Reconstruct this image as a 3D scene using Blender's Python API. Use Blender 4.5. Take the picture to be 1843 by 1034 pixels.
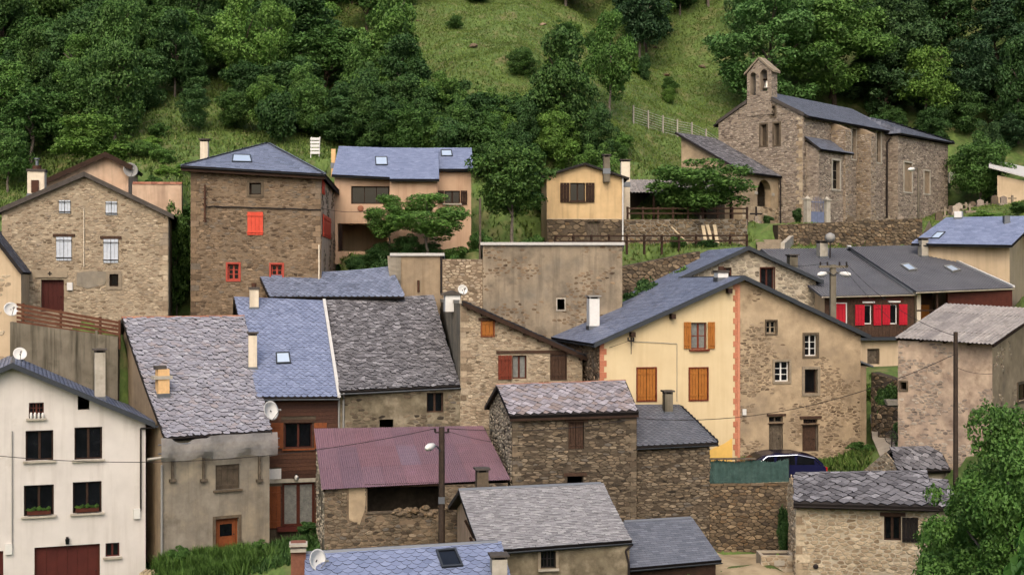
import bpy, math, random
import numpy as np
from mathutils import Vector, Matrix, noise
from mathutils.geometry import delaunay_2d_cdt
for o in list(bpy.data.objects): bpy.data.objects.remove(o)
SC = bpy.context.scene
COL = SC.collection
R = math.radians
V3 = Vector
# ---------------------------------------------------------------- camera, sky, sun, exposure
F, CX, CY = 2400.0, 921.5, 517.0          # focal length and centre in photo pixels
cam = bpy.data.cameras.new('camera'); cam.sensor_width = 36.0; cam.lens = 36.0*F/1843.0
cam.clip_start = 0.5; cam.clip_end = 2000.0
camo = bpy.data.objects.new('camera', cam); COL.objects.link(camo)
camo.location = (0, 0, 0); camo.rotation_euler = (R(90), 0, 0)
SC.camera = camo
SUN_EL, SUN_AZ = 46.0, 186.0              # azimuth: clockwise from +Y (north)
w = bpy.data.worlds.new('World'); SC.world = w; w.use_nodes = True
nt = w.node_tree; nt.nodes.clear()
wo = nt.nodes.new('ShaderNodeOutputWorld'); bg = nt.nodes.new('ShaderNodeBackground')
sk = nt.nodes.new('ShaderNodeTexSky'); sk.sky_type = 'NISHITA'; sk.sun_disc = False
sk.sun_elevation = R(SUN_EL); sk.sun_rotation = R(SUN_AZ); sk.air_density = 1.0; sk.dust_density = 6.0; sk.ozone_density = 1.0
bg.inputs['Strength'].default_value = 0.14
nt.links.new(sk.outputs[0], bg.inputs['Color']); nt.links.new(bg.outputs[0], wo.inputs['Surface'])
sd = bpy.data.lights.new('sun', 'SUN'); sd.energy = 1.3; sd.angle = R(45); sd.color = (0.985, 0.99, 1.0)
so = bpy.data.objects.new('sun', sd); COL.objects.link(so); so.location = (-20, 10, 60)
sdir = V3((math.sin(R(SUN_AZ))*math.cos(R(SUN_EL)), math.cos(R(SUN_AZ))*math.cos(R(SUN_EL)), math.sin(R(SUN_EL))))
so.rotation_euler = (-sdir).to_track_quat('-Z', 'Y').to_euler()
SC.view_settings.view_transform = 'Standard'; SC.view_settings.look = 'None'
SC.view_settings.gamma = 1.0; SC.view_settings.use_curve_mapping = False
SC.view_settings.exposure = 0.72
# ---------------------------------------------------------------- helpers
def P(x, y, Y): return V3(((x-CX)/F*Y, Y, (CY-y)/F*Y))
def Zp(y, Y): return (CY-y)/F*Y
def ray(px, py, p0, n):
    d = V3(((px-CX)/F, 1, (CY-py)/F)); return d*(p0.dot(n)/d.dot(n))
def S(r, g, b, k=1.0):
    f = lambda c: ((c/255.0+0.055)/1.055)**2.4 if c > 10 else c/255.0/12.92
    return (f(r)*k, f(g)*k, f(b)*k)

class Fr:
    """upright plane: e runs along it (left to right seen from outside), n points inwards"""
    def __init__(s, o, a, w):
        s.o = V3((o[0], o[1], 0)); s.a = a
        s.e = V3((math.cos(R(a)), math.sin(R(a)), 0)); s.n = V3((-s.e.y, s.e.x, 0)); s.w = w
    def L(s, u, v, z): return s.o + s.e*u + s.n*v + V3((0, 0, z))
    def pix(s, x, y, v=0.0):
        p = ray(x, y, s.o + s.n*v, s.n); return ((p-s.o).dot(s.e), p.z)
    def left(s, d):  return Fr(s.L(0, d, 0), s.a-90, d)
    def right(s, d): return Fr(s.L(s.w, 0, 0), s.a+90, d)
    def back(s, d):  return Fr(s.L(s.w, d, 0), s.a+180, s.w)
    def shift(s, v, u=0.0, w=None): return Fr(s.L(u, v, 0), s.a, s.w if w is None else w)
    def plane(s, ze, tan, v0=0.0):
        """roof plane rising inwards from the line v=v0, z=ze"""
        return (s.L(0, v0, ze), (V3((0, 0, 1))-s.n*tan).normalized())
    def plane_u(s, ue, ze, tan):
        """roof plane rising along +u from the line u=ue (tan may be negative)"""
        return (s.L(ue, 0, ze), (V3((0, 0, 1))-s.e*tan).normalized())
def frL(xL, YL, a, xR):
    o = P(xL, CY, YL); e = V3((math.cos(R(a)), math.sin(R(a)), 0)); k = (xR-CX)/F
    return Fr(o, a, (k*o.y-o.x)/(e.x-k*e.y))
def frR(xR, YR, a, w):
    b = P(xR, CY, YR); e = V3((math.cos(R(a)), math.sin(R(a)), 0)); return Fr(b-e*w, a, w)

def link(name, me, parent=None):
    o = bpy.data.objects.new(name, me); COL.objects.link(o)
    if parent is not None:
        o.parent = parent
        if parent.type == 'EMPTY': o.matrix_parent_inverse = Matrix.Translation(-parent.location)
    return o
def tag(o, label=None, cat=None, group=None, kind=None):
    if label: o['label'] = label
    if cat: o['category'] = cat
    if group: o['group'] = group
    if kind: o['kind'] = kind
    return o
def thing(name, label, cat, loc, group=None):
    o = bpy.data.objects.new(name, None); COL.objects.link(o); o.location = loc; o.empty_display_size = 0.3
    return tag(o, label, cat, group)

class MB:
    def __init__(s): s.v = []; s.f = []
    def poly(s, pts):
        n = len(s.v); s.v += [tuple(p) for p in pts]; s.f.append(tuple(range(n, n+len(pts)))); return s
    def prism(s, pts, vec):
        n = len(s.v); k = len(pts); vec = V3(vec)
        s.v += [tuple(p) for p in pts] + [tuple(V3(p)+vec) for p in pts]
        s.f.append(tuple(range(n, n+k))); s.f.append(tuple(reversed(range(n+k, n+2*k))))
        for i in range(k): j = (i+1) % k; s.f.append((n+i, n+k+i, n+k+j, n+j))
        return s
    def box(s, o, a, b, c):
        o, a, b, c = V3(o), V3(a), V3(b), V3(c); return s.prism([o, o+a, o+a+b, o+b], c)
    def fbox(s, fr, u0, u1, v0, v1, z0, z1):
        return s.box(fr.L(u0, v0, z0), fr.e*(u1-u0), fr.n*(v1-v0), V3((0, 0, z1-z0)))
    def tube(s, p, q, r0, r1=None, n=8, caps=True):
        p, q = V3(p), V3(q); r1 = r0 if r1 is None else r1
        d = (q-p).normalized(); x = d.orthogonal().normalized(); y = d.cross(x); k = len(s.v)
        for c, r in ((p, r0), (q, r1)):
            for i in range(n):
                t = 2*math.pi*i/n; s.v.append(tuple(c+x*(r*math.cos(t))+y*(r*math.sin(t))))
        for i in range(n): j = (i+1) % n; s.f.append((k+i, k+j, k+n+j, k+n+i))
        if caps: s.f.append(tuple(reversed(range(k, k+n)))); s.f.append(tuple(range(k+n, k+2*n)))
        return s
    def path(s, pts, r, n=6):
        for a, b in zip(pts, pts[1:]): s.tube(a, b, r, r, n)
        return s
    def lathe(s, c, axis, prof, n=12):
        """prof: (distance along axis, radius)"""
        c = V3(c); d = V3(axis).normalized(); x = d.orthogonal().normalized(); y = d.cross(x); k = len(s.v)
        for h, r in prof:
            for i in range(n):
                t = 2*math.pi*i/n; s.v.append(tuple(c+d*h+x*(r*math.cos(t))+y*(r*math.sin(t))))
        for m in range(len(prof)-1):
            for i in range(n): j = (i+1) % n; s.f.append((k+m*n+i, k+m*n+j, k+(m+1)*n+j, k+(m+1)*n+i))
        s.f.append(tuple(reversed(range(k, k+n)))); s.f.append(tuple(range(k+(len(prof)-1)*n, k+len(prof)*n)))
        return s
    def build(s, name, mat, parent=None, smooth=False):
        me = bpy.data.meshes.new(name); me.from_pydata(s.v, [], s.f); me.materials.append(mat)
        if smooth: me.shade_smooth()
        return link(name, me, parent)
def np_mesh(name, verts, faces, mat):
    """verts (n,3) array, faces (m,k) array of equal-sided polygons"""
    me = bpy.data.meshes.new(name); n, m, k = len(verts), len(faces), faces.shape[1]
    me.vertices.add(n); me.vertices.foreach_set('co', np.asarray(verts, np.float32).ravel())
    me.loops.add(m*k); me.loops.foreach_set('vertex_index', np.asarray(faces, np.int32).ravel())
    me.polygons.add(m); me.polygons.foreach_set('loop_start', np.arange(0, m*k, k, dtype=np.int32))
    me.update(calc_edges=True); me.validate(); me.materials.append(mat); return me
# ---------------------------------------------------------------- materials
def mat(name, stops, rough=0.85, nscale=2.0, var=0.25, bump=0.25, bscale=18.0, piece=False, metal=0.0,
        spec=0.25, dirt=None, streak=None, wave=None, trans=0.0, detail=5, clear=0.0, objvar=0.0):
    m = bpy.data.materials.new(name); m.use_nodes = True; t = m.node_tree; N = t.nodes; Lk = t.links.new
    k_ = 0.84 if name.startswith(('stone', 'mortar', 'plaster_old', 'plaster_ruin', 'plaster_tan', 'plaster_moss', 'plaster_grey')) else 0.92 if name.startswith('plaster') else 1.0
    def ds(c): g_ = c[0]*0.25+c[1]*0.6+c[2]*0.15; return tuple(g_+(x-g_)*k_ for x in c)
    stops = [ds(c) for c in stops]; dirt = dirt and (ds(dirt[0]),)+tuple(dirt[1:]); streak = streak and (ds(streak[0]),)+tuple(streak[1:])
    b = N['Principled BSDF']; b.inputs['Roughness'].default_value = rough; b.inputs['Metallic'].default_value = metal
    b.inputs['Specular IOR Level'].default_value = spec
    g = N.new('ShaderNodeNewGeometry')
    def nz(scale, det=4, vec=None, rough_=0.6):
        x = N.new('ShaderNodeTexNoise'); x.inputs['Scale'].default_value = scale; x.inputs['Detail'].default_value = det
        x.inputs['Roughness'].default_value = rough_; Lk(vec or g.outputs['Position'], x.inputs['Vector']); return x
    def ramp(fac, pts):
        r = N.new('ShaderNodeValToRGB'); r.color_ramp.elements.remove(r.color_ramp.elements[0])
        for i, (p, c) in enumerate(pts):
            el = r.color_ramp.elements[0] if i == 0 else r.color_ramp.elements.new(p)
            el.position = p; el.color = (c[0], c[1], c[2], 1)
        Lk(fac, r.inputs[0]); return r
    def mix(fac, a, c, mode='MIX'):
        x = N.new('ShaderNodeMix'); x.data_type = 'RGBA'; x.blend_type = mode
        if isinstance(fac, float): x.inputs[0].default_value = fac
        else: Lk(fac, x.inputs[0])
        for s_, i in ((a, 6), (c, 7)):
            if isinstance(s_, tuple): x.inputs[i].default_value = (s_[0], s_[1], s_[2], 1)
            else: Lk(s_, x.inputs[i])
        return x.outputs[2]
    if piece:
        oi = N.new('ShaderNodeObjectInfo'); ad = N.new('ShaderNodeMath'); fr_ = N.new('ShaderNodeMath'); fr_.operation = 'FRACT'
        Lk(oi.outputs['Random'], ad.inputs[0]); Lk(g.outputs['Random Per Island'], ad.inputs[1]); Lk(ad.outputs[0], fr_.inputs[0])
        fac = fr_.outputs[0]
    else: fac = nz(nscale, detail).outputs[0]
    if len(stops) == 1: c = mix(1.0, tuple(stops[0]), tuple(stops[0]))
    else:
        k = len(stops)
        lo, hi = (0.02, 0.98) if piece else (0.3, 0.7)
        c = ramp(fac, [(lo+(hi-lo)*i/(k-1), s_) for i, s_ in enumerate(stops)]).outputs[0]
    if var:
        n2 = nz(nscale*2.7, 6)
        c = mix(1.0, c, ramp(n2.outputs[0], [(0.25, (1-var,)*3), (0.75, (1+var*0.6,)*3)]).outputs[0], 'MULTIPLY')
    if objvar:     # each plant has its own shade
        oj = N.new('ShaderNodeObjectInfo'); c = mix(1.0, c, ramp(oj.outputs['Random'], [(0.0, (1-objvar, 1-objvar*0.8, 1-objvar)), (0.5, (1, 1, 1)), (1.0, (1+objvar*1.1, 1+objvar*0.7, 1-objvar*0.3))]).outputs[0], 'MULTIPLY')
    if dirt:
        dc, amt, sc = dirt
        n3 = nz(sc, 7, None, 0.65)
        c = mix(ramp(n3.outputs[0], [(0.62-amt*0.4, (0, 0, 0)), (0.80-amt*0.4, (0.9, 0.9, 0.9))]).outputs[0], c, dc)
    if streak:
        sc_, amt = streak
        mp = N.new('ShaderNodeMapping'); mp.inputs['Scale'].default_value = (3.2, 3.2, 0.22); Lk(g.outputs['Position'], mp.inputs[0])
        n4 = nz(1.0, 6, mp.outputs[0], 0.6)
        f4 = ramp(n4.outputs[0], [(0.48, (0, 0, 0)), (0.72, (amt,)*3)])
        c = mix(f4.outputs[0], c, sc_)
    Lk(c, b.inputs['Base Color'])
    hgt = nz(bscale, 6, None, 0.7).outputs[0]
    if bump:
        bp = N.new('ShaderNodeBump'); bp.inputs['Strength'].default_value = bump; bp.inputs['Distance'].default_value = 0.03
        Lk(hgt, bp.inputs['Height']); Lk(bp.outputs[0], b.inputs['Normal'])
    if trans:
        tr = N.new('ShaderNodeBsdfTranslucent'); Lk(c, tr.inputs[0]); ms = N.new('ShaderNodeMixShader'); ms.inputs[0].default_value = trans
        Lk(b.outputs[0], ms.inputs[1]); Lk(tr.outputs[0], ms.inputs[2]); Lk(ms.outputs[0], N['Material Output'].inputs['Surface'])
    if clear:      # see-through mesh
        tr = N.new('ShaderNodeBsdfTransparent'); ms = N.new('ShaderNodeMixShader'); ms.inputs[0].default_value = clear; o_ = N['Material Output']; src = o_.inputs['Surface'].links[0].from_socket
        Lk(src, ms.inputs[1]); Lk(tr.outputs[0], ms.inputs[2]); Lk(ms.outputs[0], o_.inputs['Surface'])
    return m
M = {}
M['plaster_white'] = mat('plaster_white', [S(220,213,204), S(208,201,192)], var=0.06, nscale=0.6, bump=0.1, streak=(S(170,160,146), 0.35), dirt=(S(190,180,165), 0.0, 0.8))
M['plaster_yellow'] = mat('plaster_yellow', [S(226,204,158), S(214,190,144)], var=0.05, nscale=0.5, bump=0.1, streak=(S(196,170,120), 0.35))
M['plaster_ochre'] = mat('plaster_ochre', [S(236,190,92)], var=0.08, nscale=2, bump=0.1)
M['plaster_cottage'] = mat('plaster_cottage', [S(222,190,138), S(200,168,118)], var=0.12, nscale=0.7, bump=0.15, streak=(S(158,130,92), 0.6))
M['plaster_salmon'] = mat('plaster_salmon', [S(206,172,140), S(192,158,126)], var=0.08, nscale=0.6, bump=0.1, streak=(S(160,120,90), 0.5))
M['plaster_beige'] = mat('plaster_beige', [S(214,190,155), S(196,172,136)], var=0.08, nscale=0.6, bump=0.1, streak=(S(160,138,108), 0.5))
M['plaster_pink'] = mat('plaster_pink', [S(216,186,156), S(196,164,134)], var=0.15, nscale=1, bump=0.2, streak=(S(140,112,90), 0.6))
M['plaster_old'] = mat('plaster_old', [S(198,172,134), S(178,154,118), S(154,134,106)], var=0.22, nscale=0.8, bump=0.5, bscale=9, dirt=(S(120,98,70), 0.16, 1.1))
M['plaster_old_b'] = mat('plaster_old_b', [S(204,178,148), S(184,158,132), S(152,132,114)], var=0.25, nscale=1.2, bump=0.5, bscale=9, dirt=(S(122,96,76), 0.2, 1.6))
M['plaster_ruin'] = mat('plaster_ruin', [S(122,114,100), S(160,142,114), S(106,100,90)], var=0.35, nscale=0.35, bump=0.6, bscale=7, dirt=(S(88,78,66), 0.26, 0.6), streak=(S(92,84,72), 0.6))
M['plaster_tan'] = mat('plaster_tan', [S(170,146,112), S(150,130,102)], var=0.2, nscale=1.0, bump=0.35, streak=(S(120,98,68), 0.5))
M['plaster_grey'] = mat('plaster_grey', [S(168,158,138), S(140,130,112), S(176,160,130)], var=0.2, nscale=0.6, bump=0.3, bscale=10, dirt=(S(110,100,84), 0.15, 1.0), streak=(S(104,96,80), 0.6))
M['plaster_moss'] = mat('plaster_moss', [S(150,138,110), S(116,104,80), S(170,156,128)], var=0.3, nscale=0.9, bump=0.5, bscale=9, dirt=(S(84,74,54), 0.25, 1.2))
M['concrete'] = mat('concrete', [S(132,124,108), S(106,98,82)], var=0.25, nscale=0.6, bump=0.3, streak=(S(62,58,46), 0.95), dirt=(S(70,68,52), 0.15, 0.8))
M['concrete_light'] = mat('concrete_light', [S(190,182,166), S(168,160,144)], var=0.15, nscale=2, bump=0.2, dirt=(S(130,122,106), 0.1, 2))
M['mortar_sand'] = mat('mortar_sand', [S(182,164,134), S(158,140,112)], var=0.2, nscale=1.2, bump=0.5, bscale=12, dirt=(S(118,100,74), 0.1, 0.6))
M['mortar_brown'] = mat('mortar_brown', [S(144,122,94), S(116,98,76)], var=0.25, nscale=1.2, bump=0.5, bscale=12, dirt=(S(84,68,50), 0.15, 0.6))
M['mortar_dark'] = mat('mortar_dark', [S(98,84,66), S(72,62,48)], var=0.3, nscale=2, bump=0.5, bscale=12)
M['mortar_pale'] = mat('mortar_pale', [S(198,184,158), S(176,160,132)], var=0.15, nscale=1.2, bump=0.5, bscale=12)
M['mortar_church'] = mat('mortar_church', [S(170,152,128), S(140,124,104)], var=0.25, nscale=0.8, bump=0.5, bscale=8, dirt=(S(108,94,78), 0.1, 0.5))
def stone(name, *st, **k): M[name] = mat(name, [S(*s) for s in st], piece=True, nscale=k.get('ns', 3), var=k.get('var', 0.3), bump=0.6, bscale=14, spec=0.15)
stone('stone_ochre', (122,104,80), (188,166,134), (162,140,110), (202,182,150), (142,120,94), (176,154,124), (190,170,138), (154,138,116))
stone('stone_brown', (84,68,52), (142,118,88), (116,94,70), (160,134,102), (100,82,62), (130,108,82), (146,124,98), (118,106,90))
stone('stone_dark', (66,58,48), (132,116,92), (98,86,68), (158,140,112), (82,70,56), (118,102,80), (144,124,96), (108,100,88))
stone('stone_wall', (84,72,58), (140,120,92), (108,92,70), (164,140,104), (96,82,62), (128,108,80), (120,96,66))
stone('stone_pale', (152,130,100), (196,174,138), (170,148,116), (208,188,154), (142,120,90), (184,162,128))
stone('stone_grey', (132,122,104), (182,166,138), (154,142,120), (196,182,152), (120,108,90))
stone('stone_church', (118,104,92), (176,160,140), (150,134,116), (190,174,152), (132,116,102), (164,148,130))
stone('slate_rough', (132,131,137), (152,151,158), (142,141,148), (170,169,174), (136,133,138), (148,147,154), (154,146,146), var=0.2)
stone('slate_rough_dark', (86,84,86), (126,124,126), (104,102,104), (148,146,148), (94,92,94), (116,114,116), var=0.32)
stone('slate_mixed', (118,112,114), (158,152,156), (138,132,134), (176,170,174), (140,126,120), (150,138,134), var=0.28)
stone('slate_tile', (134,132,132), (154,152,152), (142,140,140), (168,166,164), (126,124,124), (148,146,146), var=0.15)
stone('stone_old', (106,88,68), (164,142,112), (136,114,88), (178,156,124), (120,100,76), (150,128,98))
M['slate_edge_shade'] = mat('slate_edge_shade', [S(54,56,62)], var=0.2, bump=0.2)  # dark side faces: shade lines between slates put into the colour
def slate(name, *st): M[name] = mat(name, [S(*s) for s in st], piece=True, nscale=2.5, var=0.1, bump=0.15, bscale=25, rough=0.5, spec=0.5)
slate('slate_blue', (116,126,152), (128,138,164), (121,131,157), (138,148,174), (110,120,145))
slate('slate_blue_old', (100,108,126), (122,130,150), (112,120,138), (134,142,162), (94,100,116))
slate('slate_grey', (92,96,104), (108,112,120), (100,104,112), (118,122,130))
slate('slate_church', (92,96,106), (108,112,122), (100,104,114), (116,120,130), (86,88,96))
M['roof_metal'] = mat('roof_metal', [S(112,112,114), S(98,98,102)], var=0.12, nscale=0.7, bump=0.1, rough=0.6, dirt=(S(110,100,90), 0.0, 0.7))
M['corr_red'] = mat('corr_red', [S(122,94,101), S(131,100,107), S(117,94,103), S(127,96,102), S(122,106,118)], piece=True, var=0.1, nscale=0.6, bump=0.05, rough=0.55, spec=0.4, dirt=(S(140,108,118), 0.1, 0.9))
M['fibre'] = mat('fibre', [S(150,144,138), S(168,160,152), S(136,130,126)], piece=True, var=0.25, nscale=1.5, bump=0.3, dirt=(S(104,98,92), 0.2, 2.5), streak=(S(110,104,98), 0.5))
M['zinc'] = mat('zinc', [S(120,124,128)], var=0.1, rough=0.45, metal=0.6, bump=0.05)
M['zinc_dark'] = mat('zinc_dark', [S(70,74,78)], var=0.15, rough=0.5, metal=0.4, bump=0.05)
M['flash'] = mat('flash', [S(196,194,188)], var=0.12, rough=0.6, bump=0.1)
M['wood_dark'] = mat('wood_dark', [S(66,48,36), S(50,36,28)], var=0.3, nscale=4, bump=0.3)
M['wood_board'] = mat('wood_board', [S(78,50,37), S(62,40,31), S(90,60,44), S(70,45,34)], piece=True, var=0.3, nscale=4, bump=0.3, rough=0.7)
M['wood_brown'] = mat('wood_brown', [S(88,44,30), S(74,36,26)], var=0.2, nscale=4, bump=0.2, rough=0.6)
M['wood_shutter'] = mat('wood_shutter', [S(140,80,44), S(122,66,36)], var=0.2, nscale=4, bump=0.2, rough=0.6)
M['wood_orange'] = mat('wood_orange', [S(176,112,48), S(160,98,40)], var=0.15, nscale=4, bump=0.2, rough=0.55)
M['wood_red'] = mat('wood_red', [S(122,56,36), S(106,46,30)], var=0.15, nscale=4, bump=0.2, rough=0.6)
M['wood_grey'] = mat('wood_grey', [S(122,110,94), S(98,88,74), S(80,70,60)], var=0.35, nscale=5, bump=0.4)
M['wood_old'] = mat('wood_old', [S(86,64,50), S(66,50,40)], var=0.35, nscale=5, bump=0.4)
M['wood_fence'] = mat('wood_fence', [S(92,56,40), S(110,74,54)], var=0.25, nscale=3, bump=0.3)
M['wood_pole'] = mat('wood_pole', [S(74,62,52), S(58,48,40)], var=0.3, nscale=3, bump=0.4)
M['wood_plank'] = mat('wood_plank', [S(190,172,140)], var=0.25, nscale=3, bump=0.3)
M['maroon'] = mat('maroon', [S(88,40,32), S(78,34,28)], var=0.12, nscale=2, bump=0.1, rough=0.6)
M['red_orange'] = mat('red_orange', [S(222,88,64), S(206,76,54)], var=0.1, nscale=3, bump=0.15, rough=0.6)
M['red'] = mat('red', [S(190,30,48), S(174,26,42)], var=0.1, nscale=3, bump=0.1, rough=0.55)
M['red_trim'] = mat('red_trim', [S(176,78,64)], var=0.2, nscale=4, bump=0.2)
M['brick_trim'] = mat('brick_trim', [S(196,128,98), S(184,116,88), S(204,138,108)], piece=True, var=0.15, nscale=4, bump=0.2)
M['tile_red'] = mat('tile_red', [S(166,110,84), S(140,92,72), S(180,128,100)], piece=True, var=0.25, nscale=4, bump=0.3)
M['brick'] = mat('brick', [S(140,92,72), S(120,78,62), S(156,108,86)], piece=True, var=0.25, nscale=4, bump=0.3)
M['blue_grey'] = mat('blue_grey', [S(206,212,218), S(190,198,206)], var=0.12, nscale=3, bump=0.15, rough=0.6)
M['white_paint'] = mat('white_paint', [S(226,224,218)], var=0.1, nscale=3, bump=0.1, rough=0.6)
M['cream_paint'] = mat('cream_paint', [S(228,214,190)], var=0.12, nscale=2, bump=0.15, streak=(S(160,146,124), 0.5))
M['orange_plaster'] = mat('orange_plaster', [S(232,190,136)], var=0.15, nscale=3, bump=0.2, streak=(S(170,134,92), 0.5))
M['grey_trim'] = mat('grey_trim', [S(158,144,122), S(134,122,104)], var=0.2, nscale=3, bump=0.3)
M['dark_trim'] = mat('dark_trim', [S(112,98,80), S(88,78,64)], var=0.25, nscale=3, bump=0.3)
M['slab_dark'] = mat('slab_dark', [S(92,86,80), S(76,70,64)], var=0.25, nscale=3, bump=0.3)
M['roof_under'] = mat('roof_under', [S(52,46,42), S(40,36,34)], var=0.2, bump=0.2)
M['iron'] = mat('iron', [S(52,46,44)], var=0.2, rough=0.6, metal=0.3, bump=0.1)
M['rust'] = mat('rust', [S(92,62,46), S(70,48,38)], var=0.3, nscale=6, bump=0.3)
M['blue_gate'] = mat('blue_gate', [S(120,130,156), S(104,114,140)], var=0.15, rough=0.6)
M['glass'] = mat('glass', [S(34,36,40), S(22,24,26)], var=0.3, nscale=1.2, bump=0, rough=0.08, spec=0.6)  # dark opaque colour stands in for the unlit rooms behind the panes
M['glass_sky'] = mat('glass_sky', [S(206,222,236)], var=0.05, bump=0, rough=0.3, spec=1.0, metal=0.3)  # sky reflection painted in as a pale base colour
M['curtain'] = mat('curtain', [S(140,140,134), S(110,112,108)], var=0.2, nscale=6, bump=0.2)
M['black'] = mat('black', [S(30,26,24)], var=0.2, bump=0.1)
M['plastic_white'] = mat('plastic_white', [S(222,220,212)], var=0.08, rough=0.4, bump=0, spec=0.5)
M['plastic_grey'] = mat('plastic_grey', [S(150,148,142)], var=0.1, rough=0.5, bump=0)
M['cable'] = mat('cable', [S(44,40,40)], var=0.1, bump=0)
M['net'] = mat('net', [S(236,230,224), S(214,206,198)], var=0.15, nscale=3, bump=0.3, trans=0.35, clear=0.45)
M['green_net'] = mat('green_net', [S(76,100,94), S(58,84,78)], var=0.3, nscale=3, bump=0.6, bscale=30)
M['car_paint'] = mat('car_paint', [S(38,40,80)], var=0.05, bump=0, rough=0.2, spec=0.6, metal=0.3)
M['tyre'] = mat('tyre', [S(30,30,30)], var=0.1, bump=0)
M['chrome'] = mat('chrome', [S(200,200,204)], var=0.0, bump=0, rough=0.15, metal=1.0)
M['lamp_red'] = mat('lamp_red', [S(170,24,30)], var=0.0, bump=0, rough=0.3)
M['bronze'] = mat('bronze', [S(196,190,176)], var=0.1, rough=0.35, metal=0.5, bump=0)
M['road'] = mat('road', [S(178,166,148), S(158,148,132)], var=0.15, nscale=0.8, bump=0.2, dirt=(S(126,116,100), 0.15, 1.2))
M['path'] = mat('path', [S(190,172,140), S(172,152,120)], var=0.2, nscale=1, bump=0.3, dirt=(S(134,118,88), 0.2, 1.5))
M['ground'] = mat('ground', [S(108,128,66), S(86,108,54), S(124,122,80)], var=0.4, nscale=0.9, bump=0.8, bscale=5, dirt=(S(112,96,72), 0.12, 0.5))
def leafm(name, *st, **k): M[name] = mat(name, [S(*s) for s in st], piece=True, nscale=k.get('ns', 0.35), var=0.4, bump=0, rough=0.55, spec=0.3, trans=0.38, objvar=0.3)
leafm('leaf_dark', (66,100,52), (86,124,64), (76,112,58), (102,140,74))
leafm('leaf_mid', (86,124,58), (108,148,72), (96,136,64), (124,164,84))
leafm('leaf_light', (104,146,64), (126,168,80), (114,156,70), (142,182,94))
leafm('leaf_deep', (62,92,58), (80,114,70), (70,104,64), (94,128,80))
leafm('leaf_ash', (114,158,84), (134,178,100), (124,168,92), (150,192,114))
leafm('leaf_near', (84,124,54), (106,148,68), (94,136,60), (124,166,84))
leafm('leaf_weed', (70,104,52), (88,124,62), (78,114,56), (100,136,72))
leafm('leaf_bright', (104,158,66), (124,176,86), (90,140,56), (140,190,104))
leafm('grass', (124,152,72), (102,134,60), (140,162,82), (112,142,64), (148,152,92), ns=0.12)
M['bark'] = mat('bark', [S(84,72,58), S(62,52,42)], var=0.35, nscale=4, bump=0.6)
M['bark_pale'] = mat('bark_pale', [S(136,126,112), S(110,100,88)], var=0.3, nscale=4, bump=0.5)
M['flower'] = mat('flower', [S(236,232,226)], var=0.05, bump=0)
M['flower_red'] = mat('flower_red', [S(196,70,80)], var=0.1, bump=0)
# ---------------------------------------------------------------- walls, stones, slates
def clip_half(poly, a, b, c):
    """keep a*x+b*y<=c"""
    out = []; n = len(poly)
    for i in range(n):
        p, q = poly[i], poly[(i+1) % n]
        dp, dq = a*p[0]+b*p[1]-c, a*q[0]+b*q[1]-c
        if dp <= 0: out.append(p)
        if (dp < 0 < dq) or (dq < 0 < dp):
            t = dp/(dp-dq); out.append((p[0]+(q[0]-p[0])*t, p[1]+(q[1]-p[1])*t))
    return out
def clip_rect(poly, x0, x1, y0, y1):
    for a, b, c in ((-1, 0, -x0), (1, 0, x1), (0, -1, -y0), (0, 1, y1)):
        poly = clip_half(poly, a, b, c)
        if len(poly) < 3: return []
    return poly
def area2(p): return 0.5*sum(p[i][0]*p[(i+1) % len(p)][1]-p[(i+1) % len(p)][0]*p[i][1] for i in range(len(p)))
def inside(poly, x, y):
    c = False; n = len(poly)
    for i in range(n):
        (x1, y1), (x2, y2) = poly[i], poly[i-1]
        if (y1 > y) != (y2 > y) and x < (x2-x1)*(y-y1)/(y2-y1)+x1: c = not c
    return c
def wall(parent, fr, poly, m, holes=(), v=0.0, jamb=0.25, name='wall', back=None, arch=()):
    mb = MB(); us = [p[0] for p in poly]; zs = [p[1] for p in poly]
    ub = sorted({min(us), max(us)} | {x for h in holes for x in h[:2]}); zb = sorted({min(zs), max(zs)} | {x for h in holes for x in h[2:4]})
    for i in range(len(ub)-1):
        for j in range(len(zb)-1):
            cu, cz = (ub[i]+ub[i+1])/2, (zb[j]+zb[j+1])/2
            if any(h[0] < cu < h[1] and h[2] < cz < h[3] for h in holes): continue
            c = clip_rect(list(poly), ub[i], ub[i+1], zb[j], zb[j+1])
            if len(c) > 2 and abs(area2(c)) > 1e-5:
                mb.poly([fr.L(a, v, b) for a, b in c])
                if back: mb.poly([fr.L(a, v+back, b) for a, b in reversed(c)])
    for h in holes:
        u0, u1, z0, z1 = h[:4]; q = [(u0, z0), (u1, z0), (u1, z1), (u0, z1)]; jb = back or jamb
        for a, b in zip(q, q[1:]+q[:1]): mb.poly([fr.L(a[0], v, a[1]), fr.L(b[0], v, b[1]), fr.L(b[0], v+jb, b[1]), fr.L(a[0], v+jb, a[1])])
    for (u0, u1, z1) in arch:        # rounds off the top of a rectangular hole
        r = (u1-u0)/2; c = (u0+u1)/2; jb = back or jamb
        for sg in (-1, 1):
            pts = [(c+sg*r, z1), (c, z1)] + [(c+sg*r*math.sin(t*math.pi/12), z1-r+r*math.cos(t*math.pi/12)) for t in range(0, 7)]
            mb.prism([fr.L(a, v+0.004, b) for a, b in pts], fr.n*(jb-0.008))
    return mb.build(name, m, parent)
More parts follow.
